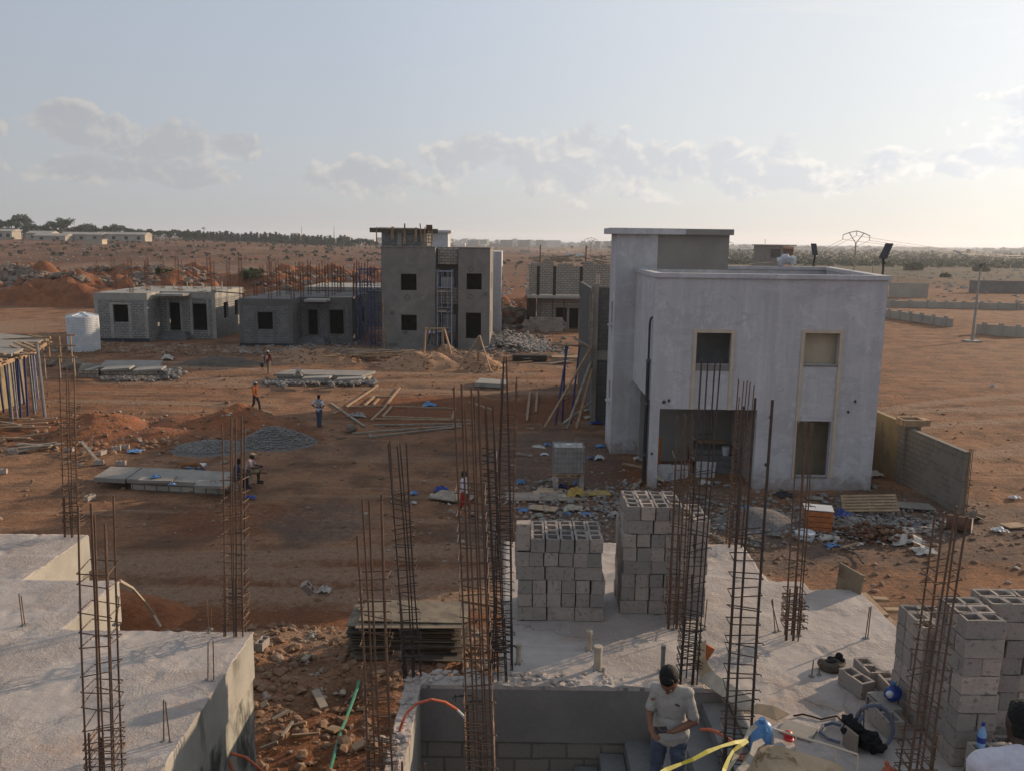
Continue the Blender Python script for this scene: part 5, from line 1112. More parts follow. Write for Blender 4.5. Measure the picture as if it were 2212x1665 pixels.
# ================================================================== PIPES ON THE SLAB
for (u, v, vt, r_, m_, lb) in ((1120,1430,1392,.033,'pipe_pale','thin pale pipe stub, leftmost of the pale stubs on the slab'),(1272,1403,1362,.037,'pipe_pale','pale pipe stub farthest back, nearest the left block pile'),(1291,1443,1396,.05,'pipe_pale','thickest pale pipe stub on the slab'),(1431,1450,1394,.028,'pipe_grey','slim dark grey pipe stub behind the head of the man in grey')):
    a = G(u, v, ZS); zt = Yp(u, vt, a[1])[2]; r = thing('pipe_stub', lb, 'pipe', a, 0, 'pipe stubs in the slab')
    MB().tube([(a[0],a[1],ZS-.05),(a[0],a[1],zt)], r_, 12).build('pipe', m_, r); MB().tube([(a[0],a[1],zt-.05),(a[0],a[1],zt+.008)], r_*1.12, 12).build('rim', m_, r)
    q = MB()
    for k in range(9): q.rock((a[0]+rg.uniform(-1,1)*r_*1.5, a[1]+rg.uniform(-1,1)*r_*1.5, ZS+.0), rg.uniform(.01,.025), .8, rg)
    q.build('mortar_collar', 'rock_grey', r)
# ================================================================== REBAR COLUMNS
def column(label, base, top, wx, wy, bars, ties, r_=.0092, m_='rebar', taper=1., hj=.18, lap=True, seed=0, twist=0., tie_to=.95, tie_from=.05):
    rg = random.Random(100+seed)
    a = G(*base, ZS); b_ = Yp(*top, a[1]); A = Vector(a); Bv = Vector(b_)
    r = thing('rebar_column', label, 'rebar column', A, 0, 'rebar columns on the near slabs')
    ax = Bv-A; ln = ax.length
    def at(f, fx, fy):
        k = 1+(taper-1)*f; bow = .02*sin(f*pi)*rg0
        an = twist*f; x = fx*wx*k; y = fy*wy*k
        return A+ax*f+Vector((x*cos(an)-y*sin(an)+bow, x*sin(an)+y*cos(an), 0))
    for i, (fx, fy) in enumerate(bars):
        rg0 = rg.uniform(-1, 1); e = 1-hj*rg.random()*rg.random(); fx2 = fx+rg.uniform(-.1,.1); fy2 = fy+rg.uniform(-.15,.15)
        pts = [tuple(at(f*e, fx*(1-f)+fx2*f, fy*(1-f)+fy2*f)-(Vector((0,0,.05)) if f == 0 else Vector())) for f in (0,.17,.33,.5,.67,.83,1.)]
        MB().tube(pts, r_*rg.choice((1,1,1.15)), 6).build('bar', m_, r)
        if lap and i in (0, 2):
            rg0 = 0; hl = rg.uniform(.5, .95)/ln; q0 = at(0, fx, fy)+Vector((.02,.012,-.05)); q1 = at(hl, fx, fy)+Vector((.022,.012,0))
            MB().tube([tuple(q0), tuple(q1)], r_*1.1, 6).build('starter_bar', m_, r)
    rg0 = 0
    xs_ = [p_[0] for p_ in bars]; ys_ = [p_[1] for p_ in bars]; e = .0
    z = tie_from
    loops = 0
    for f in ties:
        f = tie_from+(tie_to-tie_from)*f
        tl = rg.uniform(-.03, .03); tl2 = rg.uniform(-.025,.025); m = 1.12
        cs = [at(f, min(xs_)*m, min(ys_)*m-.2), at(f, max(xs_)*m, min(ys_)*m-.2), at(f, max(xs_)*m, max(ys_)*m+.2), at(f, min(xs_)*m, max(ys_)*m+.2)]
        cs = [c_+Vector((0,0,tl*(1 if i in (1,2) else -1)+tl2*(1 if i > 1 else -1))) for i, c_ in enumerate(cs)]
        hook = cs[1]+Vector((.022,-.015,.01))
        MB().tube([tuple(c_) for c_ in cs]+[tuple(cs[0])], .006, 5).build('tie', m_, r)
        if rg.random() < .28: MB().tube([tuple(cs[1]), tuple(hook), tuple(hook+Vector((.015,.0,-.02)))], .006, 5).build('tie_hook', m_, r)
    return r
def ties(n, dense=0, jit=.25, seed=1):
    rg = random.Random(seed); o = []
    for k in range(n): o.append((k+rg.uniform(-jit, jit))/n)
    for k in range(dense): o.append(.02+.2*k/dense)
    return sorted(max(0, x) for x in o)
P6 = [(-1,-1),(0,-1),(1,-1),(1,1),(0,1),(-1,1)]; P4 = [(-1,-1),(1,-1),(1,1),(-1,1)]; P5 = [(-1,-1),(-.3,-1),(1,-1),(.6,1),(-.3,1)]
column('slender rebar column at the back corner of the left slab, at the photo left', (160,1156), (149,790), .125, .09, [(-1,-1),(-.5,.9),(0,-1),(.45,.9),(1,-1)], ties(20,8,seed=2), seed=1, hj=.12, tie_to=.83)
column('tall rebar column rising past the bottom edge of the photo on the left slab', (229,1700), (207,1068), .118, .11, [(-1,-1),(-.55,1),(.0,-1),(.25,1),(1,-1),(.9,1)], ties(12,6,seed=3), seed=2, tie_to=.83, twist=.12)
column('rebar column on the front right corner of the left slab', (507,1366), (503,880), .112, .10, [(-1,-1),(-.45,1),(.2,-1),(.5,-1),(1,1),(1.25,-1)], ties(15,9,seed=4), seed=3, tie_to=.75)
column('brown rebar column in front of the plywood pile, rising from the bottom edge', (826,1700), (800,1072), .118, .09, [(-1,-1),(-.7,1),(.05,-1),(.75,1),(1.05,-1)], ties(13,5,seed=5), seed=4, tie_to=.80)
column('dark ladder-like rebar column standing on the corner by the plywood pile', (893,1457), (858,950), .105, .07, [(-1,-1),(-.85,1),(0,-1),(.1,1),(1,-1)], ties(17,4,seed=6), m_='rebar_dark', seed=5, tie_to=.83, hj=.03)
column('tall rebar column in front of the stair well, nearest of the middle cluster', (1041,1700), (1008,830), .118, .11, [(-1,-1),(-.45,1),(-.1,-1),(.3,1),(1,-1),(.6,-1)], ties(22,8,seed=7), seed=6, tie_to=.80, hj=.1)
column('close-tied rebar column at the left edge of the right slab', (1077,1466), (1049,876), .085, .09, P6, ties(34,8,seed=8), m_='rebar_dark', seed=7, tie_to=.86, hj=.1)
column('dark tent-like bunch of rebar drawn together at the top beside the block pile', (1085,1440), (1091,770), .12, .08, [(-1,-1),(-.8,1),(.9,-1),(1,1)], ties(20,6,seed=9), m_='rebar_dark', seed=8, taper=.12, tie_to=.55, hj=.02, r_=.0088)
column('rebar column at the far left corner of the right slab, behind the cluster', (1092,1170), (1100,800), .12, .1, P4, ties(30,8,seed=10), seed=9, tie_to=.78)
column('short-topped rebar column standing in front of the right block pile', (1457,1352), (1479,894), .11, .09, [(-1,-1),(-.75,1),(0,-1),(.2,1),(.85,-1),(1.1,1)], ties(15,6,seed=11), seed=10, tie_to=.86, hj=.05)
column('dark tall rebar column leaning right, just behind the man in grey', (1483,1472), (1533,768), .105, .08, [(-1,-1),(.1,1),(.4,-1),(1,-1)], ties(16,12,seed=12), m_='rebar_dark', seed=11, tie_to=.80, hj=.05, r_=.0088)
column('wide-spaced dark rebar column nearest the camera, right of the man in grey', (1584,1700), (1634,852), .125, .06, [(-1,-1),(0,1),(1,-1)], ties(17,3,seed=13), m_='rebar_dark', seed=12, tie_to=.72, hj=.06, r_=.0115)
column('brown rebar column at the back right corner of the right slab', (1584,1178), (1612,820), .105, .1, P6, ties(19,8,seed=14), seed=13, tie_to=.80, hj=.15)
column('rebar column on the right slab before the orange crates', (1709,1377), (1739,908), .105, .09, [(-1,-1),(-.55,1),(-.1,-1),(.3,1),(.6,-1),(1.05,1)], ties(11,14,seed=15), m_='rebar', seed=14, tie_to=.74, hj=.03)
column('long rebar column leaning right in front of the right-hand block walls', (1967,1700), (2054,1098), .105, .11, [(-1,-1),(-.75,1),(1,-1),(.9,1),(.1,-1)], ties(17,4,seed=16), seed=15, tie_to=.86, hj=.05, r_=.0088)
# starter bar pairs cast into the slabs
for k, (ks, pts, lb) in enumerate((('B2',((125,485,150,700),(140,500,165,690)),'pair of thin starter bars alone at the left edge of the left slab'),('B2',((1370,520,1385,745),(1405,515,1395,720)),'crossed pair of thin starter bars near the far edge of the left slab'),('B2',((1380,805,1378,1060),(1413,795,1418,1065)),'upright pair of starter bars just inside the right edge of the left slab'),('B2',((1085,1190,1085,1465),(1097,1205,1128,1470)),'splayed pair of starter bars nearest the bottom of the left slab'),('B2',((780,500,760,690),(790,505,770,690)),'pair of thin starter bars at the inner corner of the left slab'),
        ('B7',((530,525,550,750),(522,535,575,740)),'crossed starter bars left of the rebar column on the right slab'),('B7',((730,540,712,770),(720,535,705,772)),'pair of starter bars right of the rebar column on the right slab'),('B7',((1180,580,1150,790),(1190,575,1166,790)),'leaning pair of starter bars in the middle of the right slab'),('B7',((805,935,790,1045),(848,955,840,1035)),'two short starter bars beside the mortar sack'),('B4',((1885,1095,1860,1345),(1620,1080,1605,1345)),'rusty pair of starter bars at the foot of the right block pile'),('B8',((770,835,735,1160),(800,840,795,1160)),'two starter bars standing before the black cloth'))):
    r = None
    for (ut, vt, ub, vb) in pts:
        a = g(ks, ub, vb, ZS); b_ = yy(ks, ut, vt, a[1])
        if r is None: r = thing('starter_bars', lb, 'starter bars', a, 0, 'starter bar pairs in the slabs')
        MB().tube([(a[0],a[1],ZS-.03), tuple(b_)], .0075, 5).build('bar', 'rebar', r)
        q = MB(); q.rock((a[0],a[1],ZS), .04, .5, rg); q.build('mortar_lump', 'rock_grey', r)
# ================================================================== HOLLOW BLOCKS
def block_material():
    mt, t, p = newmat('block'); v = N('ShaderNodeTexCoord', t).outputs['Object']; ob = N('ShaderNodeObjectInfo', t); rn = ob.outputs['Random']
    va = N('ShaderNodeVectorMath', t, operation='ADD'); L(v, va.inputs[0], t); L(ob.outputs['Location'], va.inputs[1], t); v = va.outputs[0]
    f1 = nz(t, v, 55, 4, .7); f2 = nz(t, v, 18, 5, .7); f3 = nz(t, v, 4, 5, .6)
    col = mixc(rn, (.225,.205,.19), (.40,.335,.285), t)
    col = mixc(mrange(f3, .4, .7, 0, .45, tree=t), col, (.21,.19,.178), t)
    col = mixc(mrange(f2, .55, .66, 0, .8, tree=t), col, (.12,.105,.095), t)
    col = mixc(mrange(f1, .45, .75, 0, .5, tree=t), col, (.15,.13,.12), t)
    L(col, p.inputs['Base Color'], t); p.inputs['Roughness'].default_value = .97; p.inputs['Specular IOR Level'].default_value = .12
    bumpit(t, p, mth('ADD', f1, mth('MULTIPLY', f2, 1.2, t), t), 1., .008)
block_material()
def block_mesh(L_=.389, W_=.189, Hh=.190, t_=.034, seed=0):
    rg = random.Random(seed); x = [-L_/2, -L_/2+t_, -.018, .018, L_/2-t_, L_/2]; y = [-W_/2, -W_/2+t_, W_/2-t_, W_/2]; mb = MB()
    for i in range(5):
        for j in range(3):
            if j == 1 and i in (1, 3): continue
            for z in (0, Hh): mb.add([(x[i],y[j],z),(x[i+1],y[j],z),(x[i+1],y[j+1],z),(x[i],y[j+1],z)], [(0,1,2,3)])
    for a, b_ in (((x[0],y[0]),(x[5],y[0])),((x[5],y[0]),(x[5],y[3])),((x[5],y[3]),(x[0],y[3])),((x[0],y[3]),(x[0],y[0]))): mb.add([(*a,0),(*b_,0),(*b_,Hh),(*a,Hh)], [(0,1,2,3)])
    for i in (1, 3):
        c_ = [(x[i],y[1]),(x[i+1],y[1]),(x[i+1],y[2]),(x[i],y[2])]
        for a, b_ in zip(c_, c_[1:]+c_[:1]): mb.add([(*b_,0),(*a,0),(*a,Hh),(*b_,Hh)], [(0,1,2,3)])
        mb.add([(*q_, .012) for q_ in c_], [(0,1,2,3)])
    o = mb.build('hollow_block', 'block'); me = o.data
    bm = bmesh.new(); bm.from_mesh(me); bmesh.ops.remove_doubles(bm, verts=bm.verts, dist=1e-4)
    for v_ in bm.verts:
        v_.co += Vector((rg.uniform(-.003,.003), rg.uniform(-.003,.003), rg.uniform(-.004,.004)))
        if rg.random() < .2: v_.co *= rg.uniform(.94,.985)
    ed = [e for e in bm.edges if len(e.link_faces) == 2 and e.calc_face_angle(0) > .6]
    bmesh.ops.bevel(bm, geom=ed, offset=.006, segments=1, affect='EDGES'); bmesh.ops.recalc_face_normals(bm, faces=bm.faces); bm.to_mesh(me); bm.free()
    bpy.data.objects.remove(o); return me
BM = [block_mesh(seed=k) for k in range(9)]
brg = random.Random(77)
def put_block(x, y, z, rz, label, group, rx=0., ry=0.):
    o = bpy.data.objects.new('hollow_block', BM[brg.randrange(9)]); C.objects.link(o)
    o.location = (x+brg.uniform(-.006,.006), y+brg.uniform(-.012,.012), z); o.rotation_euler = (rx, ry, rz+brg.uniform(-.02,.02)+(pi if brg.random() < .5 else 0))
    return tag(o, label, 'block', group)
def pile(nm, x0, y0, rows, wide=3, group=None, z0=ZS+.01, depth=4, skip=None, dx=None):
    n = len(rows)
    for k, t_ in enumerate(rows):
        z = z0+k*.197; course = ('bottom' if k == 0 else 'top' if k == n-1 else ORD[k])+' course'
        xo = x0+(dx[k] if dx else brg.uniform(-.01,.01))
        if t_ == 'L':
            for j in range(depth):
                for i in range(wide):
                    if 0 < i < wide-1 and 0 < j < depth-1: continue
                    if skip and skip(k, i*2, j): continue
                    put_block(xo+.2+.4*i, y0+.1+.2*j, z, 0, f'{ORD[i]} lengthwise block from left, {"front" if j == 0 else ORD[j]} row, {course}, {nm}', group)
        else:
            for j in range(depth//2):
                for i in range(wide*2):
                    if skip and skip(k, i, j): continue
                    put_block(xo+.1+.2*i, y0+.2+.4*j, z, pi/2, f'{ORD[i]} end-on block from left, {"front" if j == 0 else "back"} row, {course}, {nm}', group)
gL = 'hollow blocks in the left pile'; gR = 'hollow blocks in the right pile'
pile('left slab pile', .12, 10.95, ['L','H','H','L','H','H'], 3, gL, skip=lambda k, i, j: k == 5 and i == 0, dx=[0,0,.0,-.03,-.05,-.03])
o = put_block(.19, 11.08, ZS+.01+5*.197+.2, 0, 'single block standing on end at the left top of the left slab pile', gL, ry=pi/2); o.location.z = ZS+.01+5*.197+.2; o.location.x = .09
put_block(.19, 11.5, ZS+.01+5*.197, pi/2, 'low end-on block behind the upended one on the left slab pile', gL)
pile('right slab pile', 1.57, 11.2, ['L','H','H','L','H','H','L','H'], 3, gR, skip=lambda k, i, j: k == 7 and i > 3, dx=[0,.01,0,.02,.01,.0,.03,.05])
gN = 'hollow blocks in the near right piles'
def tower_pile(nm, x0, y0, n, wide, depth, along, start=0):
    # small free-standing pile: outer blocks only
    for k in range(n):
        z = ZS+.01+k*.197; course = ('bottom' if k == 0 else 'top' if k == n-1 else ORD[k])+' course'
        hdr = (k % 3 == 2)
        if not hdr:
            for j in range(depth):
                for i in range(wide):
                    if 0 < i < wide-1 and 0 < j < depth-1: continue
                    put_block(x0+.2+.4*i, y0+.1+.2*j, z, 0, f'{ORD[i]} lengthwise block from left, {"front" if j == 0 else ORD[j]} row, {course}, {nm}', gN)
        else:
            for j in range(max(1, depth//2)):
                for i in range(wide*2): put_block(x0+.1+.2*i, y0+.2+.4*j, z, pi/2, f'{ORD[i]} end-on block from left, {"front" if j == 0 else "back"} row, {course}, {nm}', gN)
            if depth % 2:
                for i in range(wide): put_block(x0+.2+.4*i, y0+.1+.2*(depth-1), z, 0, f'{ORD[i]} rear lengthwise block from left, {course}, {nm}', gN)
tower_pile('tall near pile', 4.50, 7.74, 8, 1, 3, 'x')
tower_pile('pile at the right photo edge', 4.96, 8.14, 8, 2, 2, 'x')
tower_pile('lower pile behind the tall near pile', 4.42, 8.40, 6, 1, 3, 'x')
for k, (x, y, z, rz, rx, lb) in enumerate(((4.48,9.12,ZS+.01,pi/2+.05,0,'end block stepping down behind the near piles, beside the orange-tinted one'),(4.36,9.45,ZS+.01,pi/2+.1,0,'orange-tinted low block at the far foot of the near piles'),(4.11,9.22,ZS+.01,1.95,0,'single block lying apart on the slab beside the mortar sack'),(4.10,8.62,ZS+.108,1.75,pi/2,'block on its side, holes towards the camera, below the blue bag'),(4.12,8.42,ZS+.01,1.7,0,'low block under the blue bag'),
      (4.72,7.48,ZS+.01,.02,0,'low block in front of the tall near pile, under the bottle block'),(4.72,7.47,ZS+.207,.03,0,'block carrying the water bottle'),(5.15,7.52,ZS+.01,.0,0,'low block right of the bottle block'),(5.13,7.55,ZS+.207,.4,0,'slanted block right of the bottle, before the right pile'),(5.2,7.9,ZS+.01,.0,0,'low block between the slanted block and the right pile'))):
    put_block(x, y, z, rz, lb, gN, rx=rx)
put_block(*G(660,1275,.35)[:2], .38, .5, 'block tilted on the red rubble beyond the left slab', None, rx=.5, ry=.9)
put_block(*G(567,1395,.45)[:2], .42, 1.4, 'single block lying at the foot of the left slab corner', None)
for k, (u, v, rz, lb) in enumerate(((214,998,.4,'block lying alone left of the gravel heap, by the long concrete lid'),(262,1000,.1,'block at the lower left foot of the gravel heap'),(221,977,1.3,'block on edge between the red heap and the gravel heap'),(252,968,.2,'upper block of the pair left of the blue scrap by the gravel heap'),(270,965,.25,'right block of the pair left of the blue scrap by the gravel heap'),(150,970,.0,'block under the leaning slat left of the gravel heap'),(186,972,.6,'tilted block right of the leaning slat'),(28,975,.5,'grey block lying at the left photo edge'),(5,1018,.2,'block cut by the left photo edge'),(329,745,.2,'small block on the yard in front of the pale bungalow'),(376,743,.6,'second small block on the yard before the pale bungalow'),(195,1075,1.2,'block stood on end in front of the left end of the concrete lid'))):
    a = G(u, v+4); put_block(a[0], a[1], .0, rz, lb, None)
# long double row of blocks before the tan block house: one object per visible block
k = 0
for c_ in range(5):
    for i in range(11):
        x = 1.2+.4*i+(.2 if c_ % 2 else 0)
        if c_ == 4 and i in (0, 1): continue
        put_block(x, 91.0, .0+.3*c_, 0, f'block in course {ORD[c_]} of the long pile before the tan block house', 'blocks in the long pile before the tan block house').scale = (1,4,1.5)
# ================================================================== PEOPLE AND THE DOG
def ico(sub=2):
    bm = bmesh.new(); bmesh.ops.create_icosphere(bm, subdivisions=sub, radius=1)
    v = [tuple(x.co) for x in bm.verts]; f = [tuple(q.index for q in p_.verts) for p_ in bm.faces]; bm.free(); return v, f
ICO = ico(2); ICO3 = ico(3)
class Flesh(MB):
    def ell(s, c, rx, ry, rz, rot=None, src=None):
        R_ = rot or Matrix.Identity(3); c = Vector(c); vs, fs = src or ICO
        return s.add([tuple(c+R_ @ Vector((x*rx, y*ry, z*rz))) for x, y, z in vs], fs)
    def limb(s, pts, rs, flat=None):
        # tapered limb: spheres at the joints and cones between, overlapping so that the remesh fuses them
        pts = [Vector(p_) for p_ in pts]
        for p_, r in zip(pts, rs): s.ell(p_, r, r, r)
        for a, b_, ra, rb in zip(pts, pts[1:], rs, rs[1:]): s.tube([a, a.lerp(b_, .5), b_], [ra, (ra+rb)/2, rb], 10)
        return s
    def fuse(s, name, m_, parent, voxel, smooth=4, noise_amp=0., nscale=8.):
        me = bpy.data.meshes.new(name); me.from_pydata(s.v, [], s.f); me.update()
        bm = bmesh.new(); bm.from_mesh(me); bmesh.ops.recalc_face_normals(bm, faces=bm.faces); bm.to_mesh(me); bm.free()
        ob = bpy.data.objects.new(name, me); C.objects.link(ob)
        md = ob.modifiers.new('r', 'REMESH'); md.mode = 'VOXEL'; md.voxel_size = voxel
        ms = ob.modifiers.new('s', 'SMOOTH'); ms.iterations = smooth; ms.factor = .5
        dg = bpy.context.evaluated_depsgraph_get(); me2 = bpy.data.meshes.new_from_object(ob.evaluated_get(dg)); ob.modifiers.clear(); ob.data = me2; bpy.data.meshes.remove(me); me2.name = name
        if noise_amp:
            ns = [v_.normal.copy() for v_ in me2.vertices]
            for v_, n_ in zip(me2.vertices, ns):
                k = noise.noise(v_.co*nscale+Vector((3,1,7)))+.5*noise.noise(v_.co*nscale*2.3)
                k2 = noise.noise(Vector((v_.co.x*nscale*.9, v_.co.y*nscale*.9, v_.co.z*nscale*2.2)))
                v_.co += n_*noise_amp*(k*.6+k2)
        for p_ in me2.polygons: p_.use_smooth = True
        me2.materials.append(MATS[m_]); ob.parent = parent; return ob
def hand(fl, wrist, d, palm_n, sc=1., curl=.35, side=1, spread=.12):
    # palm, four unequal fingers bent at the knuckles, thumb leaving the side of the palm
    w_ = Vector(wrist); d = Vector(d).normalized(); n_ = Vector(palm_n); n_ = (n_-d*n_.dot(d)).normalized(); s_ = d.cross(n_)*side
    pc_ = w_+d*.045*sc; R_ = Matrix((s_, d, n_)).transposed(); fl.ell(pc_, .040*sc, .052*sc, .017*sc, R_)
    for k, (off, l, r) in enumerate(((-.030,.068,.0082),(-.010,.078,.0088),(.011,.072,.0086),(.030,.056,.0076))):
        b_ = w_+d*.085*sc+s_*off*sc; pts = [b_]; dd = (d+s_*off*spread*12).normalized()
        for seg, f in ((.45,.6),(.32,1.),(.23,.9)):
            dd = (dd+n_*curl*f).normalized(); pts.append(pts[-1]+dd*l*seg*sc)
        fl.limb(pts, [r*1.1*sc, r*sc, r*.92*sc, r*.8*sc])
    b_ = w_+d*.03*sc-s_*.03*sc; t1 = b_+(d*.5-s_*.75+n_*.25).normalized()*.04*sc; t2 = t1+(d*.85-s_*.25+n_*.4).normalized()*.032*sc
    fl.limb([b_, t1, t2], [.014*sc, .0105*sc, .0085*sc])
def person(label, loc, rz, J, wear, skin='skin_dark', voxel=.016, hat=None, hair='hair', bald=False, face=True, hdir=None, group=None, sc=1.):
    """J: joint positions in the body frame (x right of the figure's left.., facing -Y, feet at z 0)."""
    P_ = dict(pel=(0,0,.93), waist=(0,.0,1.08), chest=(0,.01,1.27), neck=(0,.015,1.45), head=(0,-.01,1.585),
              sl=(.185,.01,1.40), el_=(.23,.03,1.12), wl=(.22,-.05,.87), sr=(-.185,.01,1.40), er=(-.23,.03,1.12), wr=(-.22,-.05,.87),
              hl=(.09,0,.90), kl=(.10,-.02,.49), al=(.10,.03,.075), hr=(-.09,0,.90), kr=(-.10,-.02,.49), ar=(-.10,.03,.075), fl=None, fr=None, hdl=None, hdr=None, hnl=(-.9,-.2,0), hnr=(.9,-.2,0), curl=.3, look=(0,-1,-.1))
    P_.update(J); HS = P_.pop('hs', 1.); SL = P_.pop('slim', 1.); V = {k: (Vector(v_) if isinstance(v_, tuple) else v_) for k, v_ in P_.items()}
    r = thing('person', label, 'person', loc, rz, group); r.scale = (sc,)*3
    lk = V['look'].normalized(); upv = (V['head']-V['neck']).normalized(); upv = (upv+Vector((0,0,.35))).normalized(); sx = lk.cross(upv).normalized(); upv = sx.cross(lk).normalized(); HR = Matrix((sx, -lk, upv)).transposed()
    hp = lambda x, y, z: tuple(V['head']+HR @ Vector((x, y, z))*HS)
    b = Flesh()
    def torso(q, k, hem=None):
        q.ell(V['chest'], .165*k, .112*k, .19*k); q.ell(V['chest'].lerp(V['neck'], .5), .15*k, .085*k, .10*k); q.ell(V['waist'], .145*k, .105*k, .17*k); q.ell(V['waist'].lerp(V['chest'],.5), .152*k, .108*k, .15*k)
        for s_ in ('sl', 'sr'): q.limb([V['chest'].lerp(V['neck'], .75), V[s_]], [.07*k, .062*k])
        if hem: q.ell(V['pel']+Vector((0,0,hem)), .163*k, .122*k, .13)
    torso(b, .93); b.ell(V['pel'], .155, .11, .13); b.limb([V['neck']-Vector((0,0,.04)), V['head']+HR @ Vector((0,.02,-.05))], [.06,.053])
    b.ell(V['head'], .074*HS, .094*HS, .112*HS, HR, ICO3); b.ell(hp(0,-.03,-.065), .052, .056, .05, HR)
    b.ell(hp(0,-.098,-.022), .013, .02, .022, HR); b.ell(hp(0,-.085,-.06), .026, .014, .012, HR); b.ell(hp(0,-.086,.02), .05, .012, .012, HR)
    for s_ in (-1, 1): b.ell(hp(.074*s_,.008,-.012), .012, .02, .03, HR)
    for s_ in ('l', 'r'):
        e = V['el_'] if s_ == 'l' else V['er']; w_ = V['w'+s_]
        b.limb([V['s'+s_], V['s'+s_].lerp(e, .4), e, e.lerp(w_, .3), w_], [.052,.048,.038,.039,.026])
        d = V['hd'+s_] or (w_-e); hand(b, w_+(w_-e).normalized()*.01, d, V['hn'+s_], 1., V['curl'] if isinstance(V['curl'], float) else .3, 1 if s_ == 'l' else -1)
        b.limb([V['h'+s_], V['h'+s_].lerp(V['k'+s_], .5), V['k'+s_], V['k'+s_].lerp(V['a'+s_], .3), V['a'+s_]], [.085,.075,.055,.055,.036])
        fd = V['f'+s_] or Vector((0,-1,0)); a_ = V['a'+s_]; b.limb([a_-Vector((0,0,.03)), a_+fd*.12-Vector((0,0,.045)), a_+fd*.17-Vector((0,0,.05))], [.036,.034,.026])
    b.fuse('body', skin, r, voxel, 3)
    if not bald:
        q = Flesh(); q.ell(hp(0,.02,.03), .080*HS, .092*HS, .095*HS, HR, ICO3); q.ell(hp(0,.045,-.02), .072*HS, .062*HS, .075*HS, HR); q.ell(hp(0,-.035,.07), .06*HS, .05*HS, .045*HS, HR); q.fuse('hair', hair, r, max(.007, voxel*.7), 1, .004 if voxel < .012 else .002, 60)
    if face:
        q = MB(); 
        for s_ in (-1, 1):
            q = Flesh(); q.ell(hp(.031*s_,-.086,.0), .011, .007, .007, HR); q.build('eye', 'white_rag' if voxel < .012 else 'cloth_dark', r, local=True)
            if voxel < .012: Flesh().ell(hp(.031*s_,-.0925,.0), .005, .003, .005, HR).build('iris', 'hair', r, local=True)
        q = Flesh(); q.ell(hp(0,-.098,-.062), .022, .004, .004, HR); q.build('mouth', 'cloth_maroon', r, local=True)
    for kind, m_ in wear:
        q = Flesh()
        if kind in ('tshirt', 'shirt', 'vest'):
            torso(q, 1.09 if SL == 1 else 1.04, -.02 if kind != 'vest' else .04)
            if SL < 1: q.ell(V['pel']-Vector((0,0,.02)), .205, .160, .16); q.ell(V['pel']+Vector((0,0,.06)), .185, .142, .15)
            q.limb([V['waist']-Vector((0,0,.05)), V['pel']+Vector((0,0,.03))], [.125, .13])
            for s_ in ('l', 'r'):
                e = V['el_'] if s_ == 'l' else V['er']
                if kind == 'tshirt': q.limb([V['s'+s_], V['s'+s_].lerp(e, .45), V['s'+s_].lerp(e, .78)], [.066*SL,.064*SL,.066*SL])
                elif kind == 'shirt': q.limb([V['s'+s_], e, e.lerp(V['w'+s_], .85)], [.068,.055,.042])
                else: q.limb([V['s'+s_], V['s'+s_].lerp(e, .12)], [.068,.062])
            q.fuse('shirt' if kind != 'vest' else 'vest', m_, r, voxel, 3, .0095 if voxel < .012 else .0, 8)
        elif kind in ('trousers', 'shorts'):
            q.ell(V['pel'], .168*min(1, SL*1.05), .122, .13)
            for s_ in ('l', 'r'):
                k_ = V['k'+s_]; a_ = V['a'+s_]
                if kind == 'trousers': q.limb([V['h'+s_], V['h'+s_].lerp(k_, .5), k_, k_.lerp(a_, .5), k_.lerp(a_, .93)], [.1*SL,.088,.07,.066,.062])
                else: q.limb([V['h'+s_], V['h'+s_].lerp(k_, .5), V['h'+s_].lerp(k_, .92)], [.1,.092,.088])
            q.fuse(kind, m_, r, voxel, 3, .009 if voxel < .012 else 0., 9)
        elif kind == 'shoes':
            for s_ in ('l', 'r'):
                fd = V['f'+s_] or Vector((0,-1,0)); a_ = V['a'+s_]; q = Flesh(); q.limb([a_-Vector((0,0,.03))-fd*.03, a_+fd*.10-Vector((0,0,.04)), a_+fd*.18-Vector((0,0,.045))], [.048,.042,.034]); q.fuse('shoe', m_, r, max(voxel, .012), 2)
        elif kind == 'pack':
            q.ell(V['chest']+Vector((0,.13,-.05)), .12, .08, .18); q.fuse('backpack', m_, r, voxel, 2)
        elif kind == 'hem':
            q.tube([V['pel']+Vector((0,0,.0)), V['pel']+Vector((0,0,.07))], [.19,.185], 16); q.fuse('hem_band', m_, r, voxel, 2)
    if hat:
        q = Flesh(); q.ell(hp(0,.01,.06), .088, .102, .072, HR, ICO3)
        if hat[0] == 'cap': q.ell(hp(0,-.12,.04), .07, .06, .012, HR)
        elif hat[0] == 'brim': q.ell(hp(0,0,.045), .15, .16, .014, HR)
        elif hat[0] == 'flat': q.ell(hp(0,-.0,.085), .12, .13, .03, HR)
        q.fuse('hat' if hat[0] != 'cap' else 'cap', hat[1], r, max(.009, voxel*.8), 1)
    return r
# man in the grey T-shirt on the stair, looking down at the phone in his hands
mz = 3.93
pm = person('man in grey T-shirt and faded jeans looking down at a dark phone', (1.64, 7.78, mz), -.30,
    dict(pel=(.0,.02,.92), waist=(.0,.02,1.07), chest=(.0,.0,1.25), neck=(-.01,-.045,1.415), head=(-.02,-.115,1.525), look=(-.10,-.80,-.72), hs=1.20, slim=.86,
         sl=(.155,.0,1.35), el_=(.245,-.02,1.07), wl=(.055,-.205,1.035), sr=(-.155,-.01,1.35), er=(-.205,-.04,1.11), wr=(-.175,-.215,1.065),
         hdl=(-1,-.22,.05), hnl=(.1,.3,1), hdr=(.45,-.55,-.35), hnr=(.35,.2,-.85), curl=.42, kl=(.11,-.05,.49), kr=(-.11,-.02,.49)),
    [('tshirt','shirt_grey'),('trousers','jeans'),('shoes','cloth_dark')], skin='skin', voxel=.0085)
